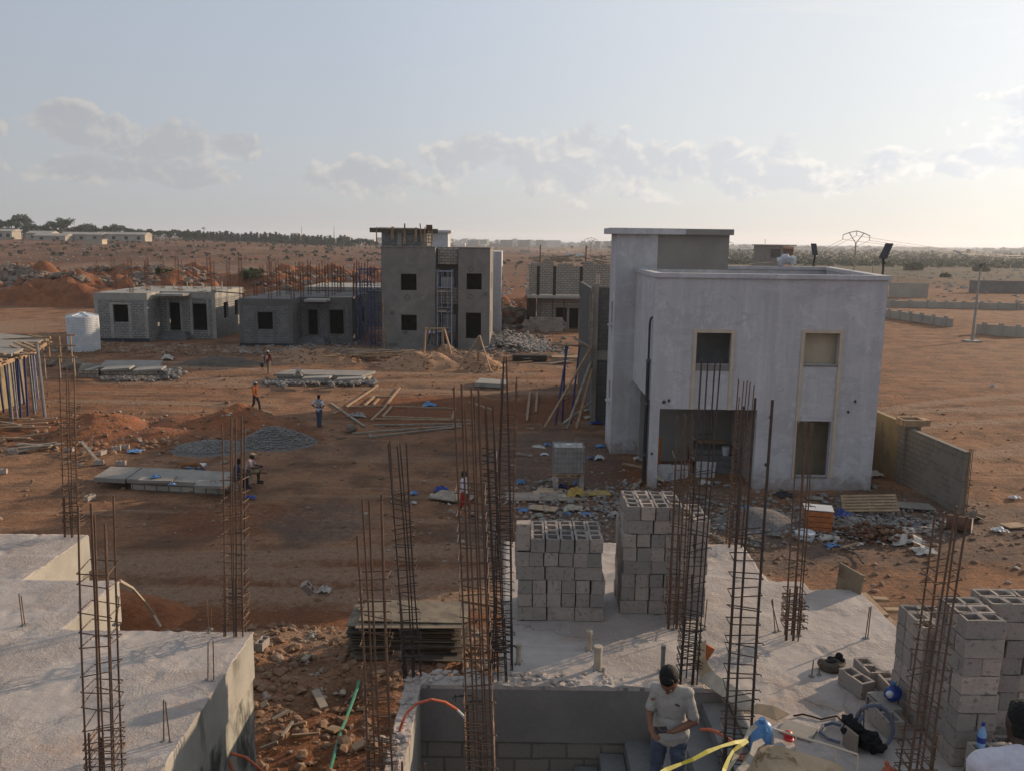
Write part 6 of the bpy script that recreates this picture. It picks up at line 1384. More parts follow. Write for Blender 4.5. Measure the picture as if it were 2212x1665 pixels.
r_ = Matrix.Rotation(-.30, 4, 'Z'); c_ = Vector((1.64,7.78,mz))+r_ @ Vector((-.06,-.25,1.055))
q = MB(); q.obox(c_, .062, .034, .006, Matrix.Rotation(.15,3,'Z') @ Matrix.Rotation(.35,3,'X')); ph = solo('phone', q, 'pvc_dark', 'dark phone held flat in the hands of the man in grey', 'phone')
# a small dark tag on his chest
q = MB(); q.obox((.075,-.128,1.275), .022, .004, .007, Matrix.Rotation(.25,3,'Y')); q.build('chest_print', 'cloth_dark', pm, local=True)
# man at the lower right corner, bent forward, seen from behind
person('man in a pale shirt seen from behind at the lower right corner', (2.46, 3.57, 5.88), pi-.35,
    dict(pel=(0,.10,.90), waist=(0,.04,1.05), chest=(0,-.05,1.22), neck=(.0,-.15,1.44), head=(-.0,-.26,1.50), look=(.25,-1,-.35), sl=(.19,-.10,1.335), el_=(.27,-.2,1.04), wl=(.2,-.42,.98), sr=(-.19,-.10,1.335), er=(-.27,-.2,1.04), wr=(-.2,-.42,.98)),
    [('vest','shirt_white'),('trousers','cloth_navy'),('shoes','cloth_dark')], skin='skin_dark', voxel=.0085)
q = thing('work_platform', 'plank work platform under the man in the pale shirt, mostly below the frame', 'platform', (2.40, 3.5, ZS))
MB().box(1.6,3.2,3.1,3.9,5.78,5.84).build('planks', 'timber', q)
for x in (1.7,3.1):
    for y in (3.2,3.8): MB().tube([(x,y,ZS),(x,y,5.78)], .04, 6).build('leg', 'timber_grey', q)
# men on the yard
def on(u, v): a = G(u, v); return (a[0], a[1], hgt(a[0], a[1])-.0)
person('standing man in a dark vest over white sleeves, hands on hips, near the timber frames', on(690,921), 2.75,
    dict(sl=(.19,.0,1.40), el_=(.36,.10,1.16), wl=(.19,.0,1.0), sr=(-.19,0,1.40), er=(-.36,.10,1.16), wr=(-.19,0,1.0), look=(.25,-1,-.2), kl=(.08,-.01,.48), kr=(-.08,-.01,.48), al=(.07,.03,.075), ar=(-.07,.03,.075)),
    [('tshirt','shirt_white'),('vest','cloth_navy'),('trousers','jeans'),('shoes','cloth_brown'),('hem','shirt_white')], hat=('cap','cloth_brown'), hair='hair')
walk = dict(hl=(.09,0,.90), kl=(.10,-.16,.50), al=(.10,-.20,.08), hr=(-.09,0,.90), kr=(-.10,.06,.48), ar=(-.10,.27,.10), el_=(.24,.10,1.13), wl=(.22,.10,.88), er=(-.24,-.04,1.13), wr=(-.22,-.16,.92))
person('man striding in an orange-brown shirt and grey hat near the red heap', on(553,887), 1.25, walk, [('shirt','cloth_orange'),('vest','cloth_brown'),('trousers','cloth_dark'),('shoes','cloth_dark')], hat=('brim','steel_grey'))
person('man in maroon with a white cap walking away, bag in hand, by the sand heaps', on(580,807), 2.8, {**walk, 'kl':(.1,-.1,.5), 'al':(.1,-.1,.08), 'ar':(-.1,.16,.09)}, [('shirt','cloth_maroon'),('trousers','cloth_khaki'),('pack','cloth_pink')], hat=('cap','plastic_white'))
a = on(580,807); q = MB(); q.rock((a[0]-.42, a[1]-.15, .62), .16, 1.2); solo('dark_bag', q, 'cloth_dark', 'dark bag carried by the man in maroon', 'bag')
person('man in red bending over a shovel on the sunlit sand heap', (on(923,768)[0], 75.0-1.6, .55), .5,
    dict(pel=(0,.12,.88), waist=(0,.02,1.0), chest=(0,-.16,1.15), neck=(0,-.3,1.27), head=(0,-.38,1.36), look=(.1,-1,-.8), sl=(.19,-.2,1.24), el_=(.24,-.32,1.0), wl=(.12,-.45,.82), sr=(-.19,-.2,1.24), er=(-.24,-.3,1.0), wr=(-.05,-.5,.66), kl=(.14,-.1,.46), al=(.16,0,.08), kr=(-.12,.1,.46), ar=(-.14,.28,.08)),
    [('tshirt','shirt_white'),('vest','cloth_red'),('trousers','cloth_dark'),('shoes','cloth_dark')])
a = on(923,768); q = MB(); q.tube([(a[0]+.1,72.95,1.45),(a[0]+.35,72.5,.75)], .02, 6); r = solo('shovel', q, 'timber', 'wooden shovel held by the man in red', 'shovel'); MB().obox((a[0]+.40,72.4,.66), .12, .16, .012, Matrix.Rotation(.5,3,'X')).build('blade', 'steel_dark', r)
person('man in a pale top and red shorts walking behind the rebar cluster', on(1002,1116), 1.35, walk, [('shirt','shirt_white'),('shorts','cloth_red'),('shoes','cloth_dark')], hat=('cap','cloth_dark'))
sit = dict(pel=(0,.0,.50), waist=(0,.0,.64), chest=(0,-.08,.83), neck=(0,-.14,1.0), head=(0,-.18,1.13), sl=(.18,-.1,.95), el_=(.22,-.22,.70), wl=(.10,-.45,.70), sr=(-.18,-.1,.95), er=(-.22,-.22,.70), wr=(-.10,-.47,.69), hl=(.09,-.02,.48), kl=(.13,-.40,.55), al=(.12,-.36,.10), hr=(-.09,-.02,.48), kr=(-.13,-.42,.53), ar=(-.12,-.42,.10), look=(0,-1,-.1))
a = G(536,1046); person('seated man in pale pink top, khaki shorts and flat cap, arms on his knees', (a[0], a[1]+.1, .02), pi/2, sit, [('tshirt','cloth_pink'),('shorts','cloth_khaki'),('shoes','cloth_dark')], hat=('flat','timber_grey'))
a2 = G(505,1064); person('seated man in black at the end of the concrete lid, beside the capped man', (a2[0], a2[1]+.2, .05), pi/2+.5, {**sit, 'look':(.3,-1,-.4)}, [('tshirt','cloth_navy'),('trousers','cloth_dark'),('shoes','cloth_dark')])
for k, (aa, lb) in enumerate(((a, 'block used as a seat by the man in the flat cap'), (a2, 'block used as a seat by the man in black'))): put_block(aa[0]-.02, aa[1]+(.12 if k == 0 else .2), .02, pi/2, lb, None); put_block(aa[0]-.02, aa[1]+(.12 if k == 0 else .2), .215, pi/2, lb.replace('block used', 'upper block used'), None)
# tan dog behind the concrete lid, head down, facing right
a = G(412,1027); r = thing('dog', 'tan dog with pale legs nosing the ground behind the long concrete lid', 'dog', (a[0], a[1], 0))
f = Flesh(); o_ = Vector((a[0], a[1], 0))
f.limb([(-.32,0,.50),(-.1,0,.50),(.14,0,.49),(.28,0,.50)], [.105,.10,.115,.10]); f.limb([(.28,0,.52),(.42,0,.44),(.52,0,.33)], [.08,.065,.055]); f.limb([(.52,0,.34),(.62,0,.25)], [.055,.03]); 
for s_ in (-1, 1):
    f.limb([(.26,.07*s_,.45),(.25,.07*s_,.24),(.27,.07*s_,.04)], [.05,.032,.024]); f.limb([(.27,.07*s_,.03),(.32,.07*s_,.02)], [.026,.02])
    f.limb([(-.30,.07*s_,.46),(-.22,.08*s_,.30),(-.37,.08*s_,.19),(-.34,.08*s_,.03)], [.075,.05,.028,.023]); f.limb([(-.34,.08*s_,.03),(-.28,.08*s_,.02)], [.026,.02]); f.ell((.50,.045*s_,.40), .03, .012, .035)
f.limb([(-.40,0,.54),(-.52,0,.46),(-.58,0,.36)], [.03,.02,.012]); f.fuse('body', 'animal_tan', r, .014, 2)
f = Flesh(); f.ell((.46,0,.40), .05, .062, .06); f.fuse('pale_collar_patch', 'white_rag', r, .014, 1)
# person on the balcony scaffold of the grey house
person('tiny figure in a faded red top standing on the balcony of the grey house', (-5.2, 75.6, 4.0), .3, {}, [('tshirt','cloth_pink'),('trousers','cloth_dark'),('shoes','cloth_dark')], voxel=.03)
# ================================================================== THINGS ON THE SITE
# concrete lids (septic tank covers) on block bases
def lid(label, ks, fl_, fr_, bl_, h, m_='concrete'):
    a = Vector(g(ks, *fl_)); b_ = Vector(g(ks, *fr_)); c_ = Vector(g(ks, *bl_)); e = c_-a; d = b_+e
    r = thing('septic_cover', label, 'concrete slab', tuple((a+d)/2), 0)
    q = MB(); q.prism([tuple(a), tuple(b_), tuple(d), tuple(c_)], h-.16, h); q.build('slab', m_, r)
    mid = (a+d)/2; q = MB(); q.prism([tuple(mid+(p_-mid)*.93) for p_ in (a, b_, d, c_)], -.1, h-.161); q.build('base', 'block_tan', r)
    return r, a, b_, c_, d
r, a, b_, c_, d = lid('long pale cast concrete lid in two pieces where the two men sit', 'A6', (1055,1180), (1875,1225), (1195,1080), .42)
q = MB(); p_ = [g('A6', *w_, 0) for w_ in ((785,1165),(1040,1180),(1180,1080),(925,1070))]; q.prism([p_[0],p_[1],p_[2],p_[3]], .24, .41); q.build('slab', 'concrete', r)
for u, v, lb in ((1310,1085,'raised hatch cover lying skewed on the long concrete lid'),(1770,1130,'flat hatch cover with a wire handle at the right of the long lid')):
    a2 = g('A6', u, v+18, .42); q = MB(); q.obox((a2[0],a2[1],.46), .62, .36, .05, Matrix.Rotation(.12,3,'Z') @ Matrix.Rotation(.05,3,'Y')); hc = solo('hatch_cover', q, 'concrete', lb, 'hatch cover', 'hatch covers on the long lid')
    MB().tube([(a2[0]-.1,a2[1],.5),(a2[0]-.1,a2[1],.6),(a2[0]+.1,a2[1],.6),(a2[0]+.1,a2[1],.5)], .012, 5).build('handle', 'rebar', hc)
def scrap(name, label, cat, u, v, z, s_, m_, n=7, seed=0, group=None, flat=.6, ks=None):
    rg = random.Random(seed*7+3); a = g(ks, u, v, z) if ks else G(u, v, z); f = MB(); N_ = 9
    pts = {}
    vs = []; 
    for j in range(N_+1):
        for i in range(N_+1):
            x = (i/N_-.5)*2; y = (j/N_-.5)*2; k = max(0, 1-(x*x+y*y)*.55)
            zz = s_*flat*k*(.75+1.1*noise.noise((x*2.2+seed, y*2.2, seed*1.7)))+.02
            w_ = .35*noise.noise((x*1.5, y*1.5, seed+5.)); vs.append((a[0]+s_*(x*(1+w_)+.25*noise.noise((y*3,x*3,seed+9.))), a[1]+s_*(y*(.8+w_)), max(.012, zz)+a[2]+(0 if z else hgt(a[0],a[1])*.6)))
    f.add(vs, [(j*(N_+1)+i, j*(N_+1)+i+1, (j+1)*(N_+1)+i+1, (j+1)*(N_+1)+i) for j in range(N_) for i in range(N_)])
    return solo(name, f, m_, label, cat, group, origin=(a[0], a[1], z))
scrap('plastic_sheet', 'blue plastic scrap lying on the raised hatch cover', 'plastic', 1290, 1085, .52, .2, 'blue_plastic', seed=1, ks='A6')
scrap('plastic_bag', 'small blue bag on the middle of the long concrete lid', 'bag', 1435, 1145, .42, .14, 'blue_plastic', seed=2, ks='A6')
scrap('plastic_bag', 'flattened blue bag between the gravel heap and the loose blocks', 'bag', 1118, 865, 0, .35, 'blue_plastic', seed=3, ks='A6', flat=.3)
scrap('plastic_bag', 'dull blue bag on the ground by the seated men', 'bag', 2070, 1250, 0, .2, 'blue_dark_plastic', seed=4, ks='A6')
scrap('white_sack', 'crumpled white sack lying on the yard left of the grey rubble heap', 'sack', 1395, 105, 0, .5, 'white_rag', seed=5, ks='A6')
scrap('plastic_bag', 'tiny blue scrap near the foot of the water tank', 'bag', 607, 100, 0, .25, 'blue_plastic', seed=6, ks='A6')
q = MB(); a = g('A6', 1590, 1075, 0); q.box(a[0]-.42,a[0]+.42,a[1]+.1,a[1]+.5,.0,.36); cr = solo('cool_box', q, 'blue_plastic', 'teal and white cool box standing behind the long lid under the dog', 'cool box'); MB().box(a[0]-.44,a[0]+.44,a[1]+.08,a[1]+.52,.361,.44).build('lid', 'plastic_white', cr); MB().box(a[0]-.1,a[0]+.1,a[1]+.085,a[1]+.098,.1,.3).build('white_panel', 'plastic_white', cr)
q = MB(); a = g('A6',680,850); b_ = g('A6',810,955); q.beam((*a[:2],.38),(*b_[:2],.08),.14,.05); solo('plank', q, 'timber_grey', 'grey slat propped on blocks left of the gravel heap', 'slat')
# second lid, farther, with two hatch covers and a heap of chippings
r, a, b_, c_, d = lid('far pale concrete lid with two tilted hatch covers, left of the yard', 'A6', (820,235), (1320,235), (880,175), .55)
q = MB(); p_ = [g('A6', *w_) for w_ in ((650,255),(815,255),(830,200),(690,195))]; q.prism(p_, -.1, .5); q.build('block_edge', 'block_tan', r)
for u, v, lb in ((975,190,'left tilted hatch cover on the far concrete lid'),(1240,195,'right tilted hatch cover on the far concrete lid')):
    a2 = g('A6', u, v, .6); solo('hatch_cover', MB().obox((a2[0],a2[1],.68), 1.0, .4, .06, Matrix.Rotation(-.08,3,'Y') @ Matrix.Rotation(.1,3,'X')), 'concrete_cast', lb, 'hatch cover', 'hatch covers on the far lid')
rg = random.Random(41); q = MB()
for k in range(500):
    u, v = rg.uniform(830,1330), rg.gauss(268, 9); a2 = g('A6', u, v); q.rock((a2[0],a2[1],.05), rg.uniform(.05,.13), .8, rg)
for k in range(160):
    u, v = rg.gauss(1420,40), rg.gauss(240, 18); a2 = g('A6', u, v); q.rock((a2[0],a2[1],rg.uniform(0,.3)), rg.uniform(.1,.22), .8, rg)
for k in range(320):
    u, v = rg.uniform(200,1130), rg.gauss(305, 12); a2 = g('A7', u, v); q.rock((a2[0],a2[1],.08), rg.uniform(.08,.22), .8, rg)
for k in range(1100):
    u, v = rg.choice((rg.gauss(1100,60), rg.gauss(905,45), rg.uniform(520,780), rg.uniform(1000,1230))), rg.gauss(752, 9); a2 = G(u, v); q.rock((a2[0],a2[1],.05), rg.choice((.06,.1,.16,.24))*rg.uniform(.7,1.2), .7, rg)
for k in range(700):
    u = rg.uniform(1040,1180); v = rg.gauss(745,9); a2 = G(u, v); q.rock((a2[0],a2[1],max(0, .7*(1-abs(u-1095)/70))+.05), rg.choice((.08,.14,.22,.3)), .6, rg)
tag(q.build('rubble', 'rock_grey'), 'grey broken block rubble strewn round the lids and house fronts', 'rubble', kind='stuff')
r, a, b_, c_, d = lid('third pale concrete lid ringed with rubble, right of the walking man', 'A7', (280,285), (1010,300), (420,245), .5)
for u, v, lb in ((640,262,'left hatch cover on the rubble-ringed lid'),(920,270,'right hatch cover on the rubble-ringed lid')):
    a2 = g('A7', u, v, .55); solo('hatch_cover', MB().obox((a2[0],a2[1],.6), .9, .4, .05, Matrix.Rotation(-.05,3,'Y')), 'concrete_cast', lb, 'hatch cover', 'hatch covers on the rubble-ringed lid')
scrap('white_sack', 'white sack standing on the rubble-ringed concrete lid', 'sack', 490, 245, .5, .28, 'white_rag', seed=8, ks='A7', flat=2.)
solo('far_lid_board', MB().prism([g('A7',*w_)[:2] for w_ in ((1950,335),(2210,350),(2210,310),(1990,295))], .05, .3), 'concrete_cast', 'pale flat slab behind the tops of the middle rebar cluster', 'slab')
# long timbers and formwork frames laid on the red ground
tim = (('A7',(880,490,1140,318),'long sunlit timber lying diagonally beyond the yellow frames'),('A7',(755,460,1035,655),'long grey timber lying diagonally beside the standing man'),('A7',(1090,600,1210,490),'timber lying at the left end of the large timber rectangle'),('A7',(1205,485,1325,335),'sunlit timber running off the small frame to the back'),('A7',(1030,485,1115,405),'short timber, left side of the small timber frame'),('A7',(1105,475,1150,425),'short inner bar of the small timber frame'),('A7',(1110,405,1255,408),'back bar of the small timber frame'),('A7',(900,490,1215,485),'front bar of the small timber frame'),
       ('A7',(1185,572,1260,490),'left side of the large timber rectangle'),('A7',(1255,490,1785,503),'back side of the large timber rectangle'),('A7',(1760,590,1785,503),'right side of the large timber rectangle'),('A7',(1185,572,1760,592),'front side of the large timber rectangle'),('A7',(1120,588,1960,605),'long thin timber along the front of the large rectangle'),('A7',(1110,640,1960,632),'straight long timber lying nearest in front of the rectangle'),('A7',(930,712,1830,645),'long timber lying from the round stone to the rebar cluster'),('A7',(1075,738,1850,655),'lowest long timber lying towards the rebar cluster'),
       ('A3',(620,1640,635,1480),'upright-looking timber laid end on, left of the pair by the braces'),('A3',(685,1640,695,1475),'timber laid end on, right of the pair by the braces'),('A8',(610,165,625,10),'pale timber laid end on behind the rebar cluster'),('A8',(605,225,675,232),'short pale stick on the dark ground behind the rebar'),('A8',(500,432,665,460),'flat grey board lying left of the caged water tank'),('A3',(130,1560,320,1620),'timber lying behind the rebar cluster tops'),
       ('A8',(1405,515,1570,548),'thin white batten on the red soil by the garage pillar'),('A8',(1480,735,1570,655),'timber leaning low by the garage pillar foot'),('A7',(775,545,812,530),'short offcut beside the diagonal timber'),('A7',(190,525,260,545),'short board by the walking man in orange'))
for k, (ks, (u0,v0,u1,v1), lb) in enumerate(tim):
    a = g(ks, u0, v0, .06); b_ = g(ks, u1, v1, .06); solo('timber', MB().beam((a[0],a[1],.05+hgt(a[0],a[1])), (b_[0],b_[1],.06+hgt(b_[0],b_[1])), .13, .08), 'timber' if k not in (1,13,14,15,20) else 'timber_grey', lb, 'timber', 'timbers laid on the ground')
scrap('blue_bundle', 'blue bundle lying on the back edge of the large timber rectangle', 'bundle', 1575, 485, 0, .4, 'blue_plastic', seed=11, ks='A7', flat=.5)
scrap('cloth_heap', 'grey-green rag heap beside the diagonal timber', 'rag', 970, 570, 0, .45, 'trash_mix', seed=12, ks='A7', flat=.4)
a = g('A7',925,700); solo('round_stone', MB().rock((a[0],a[1],.15), .32, .8), 'rock', 'single round stone at the end of the long timbers', 'stone')
# pole pile before the grey house
rg = random.Random(51); Pp = 'poles of the pile before the grey house'
for k in range(26):
    u, v = rg.gauss(800, 26), rg.gauss(775, 5); a = G(u, v); l = rg.uniform(1.2, 2.6); an = rg.gauss(0, .35)
    solo('pole', MB().tube([(a[0]-cos(an)*l,a[1]-sin(an)*l,.1+rg.random()*.7), (a[0]+cos(an)*l,a[1]+sin(an)*l,.1+rg.random()*.7)], rg.uniform(.04,.07), 6), 'timber' if k % 3 else 'timber_grey', 'round pole lying in the tangled pole pile before the grey house', 'pole', Pp)
# wooden tripod on the sand, mixing box
T_ = thing('sand_sieve_frame', 'wooden A-frame standing in the sand heap right of the shovelling man', 'frame', (*G(1035,800)[:2], 0)); a = G(1035,803)
for dx, dy in ((-1.6,-.6),(.9,-.5),(-.2,1.2)): MB().beam((a[0]+dx,a[1]+dy,.1),(a[0]+.0,a[1]+.2,2.7),.12,.08).build('leg', 'timber', T_)
T_ = thing('trestle', 'timber trestle standing at the foot of the scaffold on the grey house', 'trestle', (*G(950,775)[:2], 0)); a = G(950,778)
for dx, tx in ((-1.3,-1.2),(.35,.2),(1.1,.3)): MB().beam((a[0]+dx,a[1],.0),(a[0]+tx,a[1]+.5,2.6),.13,.1).build('leg', 'timber', T_)
MB().beam((a[0]-1.3,a[1]+.4,2.5),(a[0]+.4,a[1]+.5,2.55),.1,.12).build('rail', 'timber', T_)
a = G(1192,782); solo('mixing_board', MB().box(a[0]-3.2,a[0]-.4,a[1],a[1]+1,.05,.5), 'plywood_edge', 'dark board box among the scrap timber right of the sand heaps', 'box'); solo('mixing_tray', MB().box(a[0],a[0]+2.4,a[1]-.2,a[1]+.9,.05,.42), 'timber', 'sunlit timber tray among the scrap right of the sand heaps', 'tray')
for k in range(16):
    u, v = rg.uniform(1120,1240), rg.uniform(768,792); a = G(u, v); an = rg.gauss(0,.4); l = rg.uniform(.5,1.5); solo('scrap_board', MB().beam((a[0]-cos(an)*l,a[1]-sin(an)*l,.1),(a[0]+cos(an)*l,a[1]+sin(an)*l,.15+rg.random()*.2),.2,.05), 'timber_grey' if k % 2 else 'timber', 'loose board in the scrap right of the sand heaps', 'board', 'boards scattered right of the sand heaps')
# caged water container on blocks, left of the garage
a = g('A8', 960, 612, .75); x, y = a[0], a[1]+.1; K = thing('caged_water_container', 'grey plastic container in a wire cage, raised on blocks left of the garage', 'water container', (x, y+.5, 0)); z0 = .62
sx = .60; q = MB(); q.box(x-sx+.04,x+sx-.04,y+.04,y+.96,z0+.14,z0+1.14); q.build('tank', 'plastic_ibc', K); MB().tube([(x,y+.5,z0+1.14),(x,y+.5,z0+1.19)], .12, 12).build('cap', 'plastic_white', K)
for i in range(9):
    xx = x-sx+2*sx*i/8
    q = MB(); q.tube([(xx,y,z0+.12),(xx,y,z0+1.16),(xx,y+1,z0+1.16),(xx,y+1,z0+.12)] if i in (0,8) else [(xx,y,z0+.12),(xx,y,z0+1.16)], .017, 5); q.build('cage_bar', 'steel_grey', K)
for j in range(6):
    zz = z0+.16+j*.2; MB().tube([(x-sx,y,zz),(x+sx,y,zz),(x+sx,y+1,zz),(x-sx,y+1,zz),(x-sx,y,zz)], .017, 5).build('cage_ring', 'steel_grey', K)
for i in range(5): MB().tube([(x-sx,y+.2*i,z0+.12),(x-sx,y+.2*i,z0+1.16)], .011, 5).build('cage_bar', 'steel_grey', K)
for i in (-.35, .3): MB().tube([(x+i,y,z0+1.17),(x+i,y+1,z0+1.17)], .02, 5).build('top_bar', 'steel_grey', K)
q = MB(); q.box(x-sx,x+sx,y,y+1,z0+.08,z0+.12); q.box(x-sx,x+sx,y,y+.12,z0-.02,z0); q.box(x-sx,x+sx,y+.88,y+1,z0-.02,z0)
for xx in (x-sx,x-.07,x+sx-.14):
    for yy_ in (0,.44,.88): q.box(xx,xx+.14,y+yy_,y+yy_+.12,z0+.001,z0+.079)
q.build('pallet', 'timber', K)
k = 0
for xx in (x-.5, x+.5):
    for yy_ in (y+.15, y+.8):
        for zz in (0, 1, 2): put_block(xx, yy_, .01+.2*zz, pi/2, f'{["bottom","middle","top"][zz]} block of the {"left" if xx < x else "right"} {"front" if yy_ < y+.5 else "back"} foot under the caged container', 'blocks under the caged container')
# rubbish field between pile and garage
rg = random.Random(61)
for ks, u, v, s_, m_, lb, nm, fl_ in (('A8',1040,690,.32,'blue_plastic','crumpled pale blue plastic bag below the caged container','plastic_bag',.8),('A8',1010,800,.5,'yellow_sack','torn yellow sack standing open in the rubbish before the garage','torn_sack',1.2),('A8',905,810,.35,'sack','beige sack rag left of the torn yellow sack','torn_sack',.6),('A8',1000,905,.5,'sack','striped grey rag heap in front of the torn yellow sack','rag_heap',.5),('A8',655,880,.2,'cloth_pink','small pink rag left of the brown cardboard','rag',.6),('A8',950,945,.2,'blue_plastic','blue scrap at the left foot of the rag heap','plastic_bag',.6),('A8',1100,945,.28,'blue_plastic','blue scrap at the right foot of the rag heap','plastic_bag',.4),('A8',575,920,.25,'blue_plastic','blue scrap just above the upended block','plastic_bag',.8),('A8',900,715,.3,'blue_dark_plastic','dark blue rag left of the pale blue bag','rag',.5),('A8',1350,945,.3,'white_rag','white paper scrap left of the right block pile','paper',.5),('A8',560,690,.22,'blue_plastic','blue can-like scrap left of the container foot','plastic_bag',1.4),('A8',705,385,.45,'white_rag','white paper scatter left of the caged container','paper',.25),('A8',780,368,.25,'blue_plastic','blue scrap at the back left of the caged container','plastic_bag',.5),('A8',755,452,.25,'plastic_white','pale bottle lying left of the caged container','plastic_bottle',.5),('A8',1210,485,.3,'plastic_white','white round lid leaning right of the caged container','lid',1.),('A8',1150,480,.35,'pvc_blue','dark blue rag right of the caged container','rag',.6),('A8',1220,385,.35,'blue_plastic','blue scrap at the white tower foot','plastic_bag',.5),('A8',1110,90,.3,'white_rag','white scrap at the foot of the timber braces','paper',.7),('A8',1130,145,.5,'sack','beige sack scraps at the foot of the timber braces','torn_sack',.4),('A8',1180,190,.6,'blue_dark_plastic','blue rags along the white tower side','rag',.3),('A8',1530,490,.3,'white_rag','white bag on the red soil before the stair tower','plastic_bag',.8),('A8',1690,670,.35,'sack','beige sack leaning at the pillar inside the garage','torn_sack',1.4),('A8',2090,690,.4,'white_rag','white and yellow rag behind the rebar at the garage','rag',.5),('A8',1900,575,.4,'white_rag','white plaster scraps under the marble slabs','paper',.4),('A7',1665,1185,.4,'blue_dark_plastic','dark blue tarp on the scrap boards left of the rebar cluster','tarp',.6),('A7',1440,1220,.25,'blue_plastic','blue bag between the ladder-like rebar and the blue tarp','plastic_bag',.8),('A7',1435,1290,.2,'white_rag','white scrap below the blue bag by the ladder-like rebar','paper',.6),('A7',1640,1235,.45,'sack','pale board scraps below the blue tarp','rag_heap',.4),
    ('B1',200,985,.35,'blue_plastic','blue bag behind the rebar in front of the garage wall','plastic_bag',.6),('B1',880,1045,.45,'blue_dark_plastic','dark blue bag standing behind the orange crates','plastic_bag',1.),('B1',895,1115,.42,'rock_grey','round grey cement bag right of the orange crates','cement_bag',1.),('B1',990,1140,.45,'sack','torn grey cement bag by the brown leaf heap','cement_bag',.6),('B1',790,1195,.5,'white_rag','grey-white plastic sheeting below the orange crates','plastic_sheet',.4),('B1',820,1255,.35,'blue_plastic','blue plastic scrap nearest the slab below the crates','plastic_bag',.5),('B1',1020,1240,.14,'plastic_white','little white cup on the dirt beyond the slab','cup',.8),('B1',1350,1140,.5,'white_rag','white-blue sheet scraps at the right of the rubbish','plastic_sheet',.4),('B1',1410,1105,.35,'pvc_blue','grey-blue board scrap right of the rubbish','board',.2),('B1',1340,1220,.75,'white_rag','long white crumpled sack lying alone on the dirt','white_sack',.5),('B1',1490,1290,.5,'white_rag','end of the long crumpled white sacks nearest the leaning rebar','white_sack',.5),('B1',2145,905,.3,'plastic_white','white bag far right on the dirt','plastic_bag',.6),('B1',2030,1140,.35,'plastic_white','white bag nearer on the dirt at the right','plastic_bag',.5),('B1',1130,740,.5,'white_rag','white sack in the corner between house and yard wall','white_sack',.6),('B1',1985,95,.3,'white_rag','tiny white scrap far out on the right plain','paper',.6),('B1',480,890,.5,'cloth_dark','dark rag heap in front of the right ground window','rag_heap',.5),('B1',1850,1060,.5,'rock','dark clod near the end of the yard wall','clod',.8),('B3',560,470,.25,'white_rag','white cup-like scrap on the red rubble','paper',.9),('B2',1015,555,.3,'blue_plastic','blue-white scrap on the red rubble beyond the left slab','plastic_bag',.5)):
    scrap(nm, lb, nm.replace('_', ' '), u, v, 0, s_*.68, m_, seed=rg.randrange(500), ks=ks, flat=fl_)
for ks, u, v, w_, h_, m_, lb in (('A8',800,755,.5,.35,'cardboard','pale cardboard sheet lying left of the torn yellow sack'),('A8',740,775,.35,'.3','cardboard','small cardboard piece left of the pale cardboard sheet'),('A8',1180,770,.55,.3,'yellow_sack','greenish tray board lying right of the torn yellow sack'),('A8',750,895,.5,.3,'cardboard','brown torn cardboard lying in front of the rubbish'),('A8',760,800,1.5,.5,'timber_grey','wide flat panel under the cardboard pieces'),('A8',1790,545,.4,.3,'marble','broken marble piece lying at the garage mouth'),('B1',1390,960,.75,.5,'concrete','flat concrete panel lying by the yard wall'),('B1',690,905,.3,.2,'concrete','grey slab piece in front of the right ground window'),('B1',2140,1105,.4,.25,'timber','orange-brown board far right on the dirt'),('A7',1770,1240,.8,.6,'timber_grey','grey panel behind the middle rebar cluster')):
    a = g(ks, u, v, .05); solo('flat_piece', MB().obox((a[0],a[1],.06), w_, float(h_), .02, Matrix.Rotation(rg.uniform(-.5,.5),3,'Z') @ Matrix.Rotation(rg.uniform(-.08,.08),3,'X')), m_, lb, 'board')
q = MB()
for k in range(900):
    if k < 480: x, y = rg.gauss(11.6, 2.3), rg.gauss(28.6, .9)
    else: x, y = rg.uniform(.5, 15), rg.gauss(30.4, 1.5)
    q.rock((x, y, .03), rg.choice((.04,.06,.09,.14))*rg.uniform(.7,1.2), .6, rg)
tag(q.build('mortar_rubble', 'rock_grey'), 'grey mortar rubble in front of the white house', 'rubble', kind='stuff')
q = MB()
for k in range(2000):
    x, y = (rg.gauss(11.5, 2.0), rg.gauss(28.2, .8)) if k % 2 else (rg.gauss(3.2, 2.4), rg.gauss(29.5, 2.2))
    a = rg.uniform(0, 3.1); s_ = rg.uniform(.03, .13); z = .04+rg.random()*.08
    q.add([(x-cos(a)*s_, y-sin(a)*s_, z), (x+sin(a)*s_*.7, y-cos(a)*s_*.7, z+rg.uniform(-.03,.06)), (x+cos(a)*s_, y+sin(a)*s_, z+rg.uniform(-.02,.05)), (x-sin(a)*s_*.6, y+cos(a)*s_*.6, z)], [(0,1,2,3)])
o = q.build('litter', 'trash_mix'); tag(o, 'small paper and plastic litter before the white house', 'litter', kind='stuff')
q = MB()
for k in range(160): q.rock((rg.gauss(12.4,.55), rg.gauss(27.2,.35), rg.uniform(.02,.3)), rg.uniform(.05,.13), .6, rg)
tag(q.build('leaf_scraps', 'cloth_brown'), 'dry brown scraps heaped below the wooden pallet', 'scraps', kind='stuff')
mo_ = heap('ash_heap', 'low dark grey ash heap in the shade right of the right block pile', 'ash heap', 'gravel', *G(1640,1130)[:2], 2.0, 1.5, .65, seed=66., rough=.15, n=30)
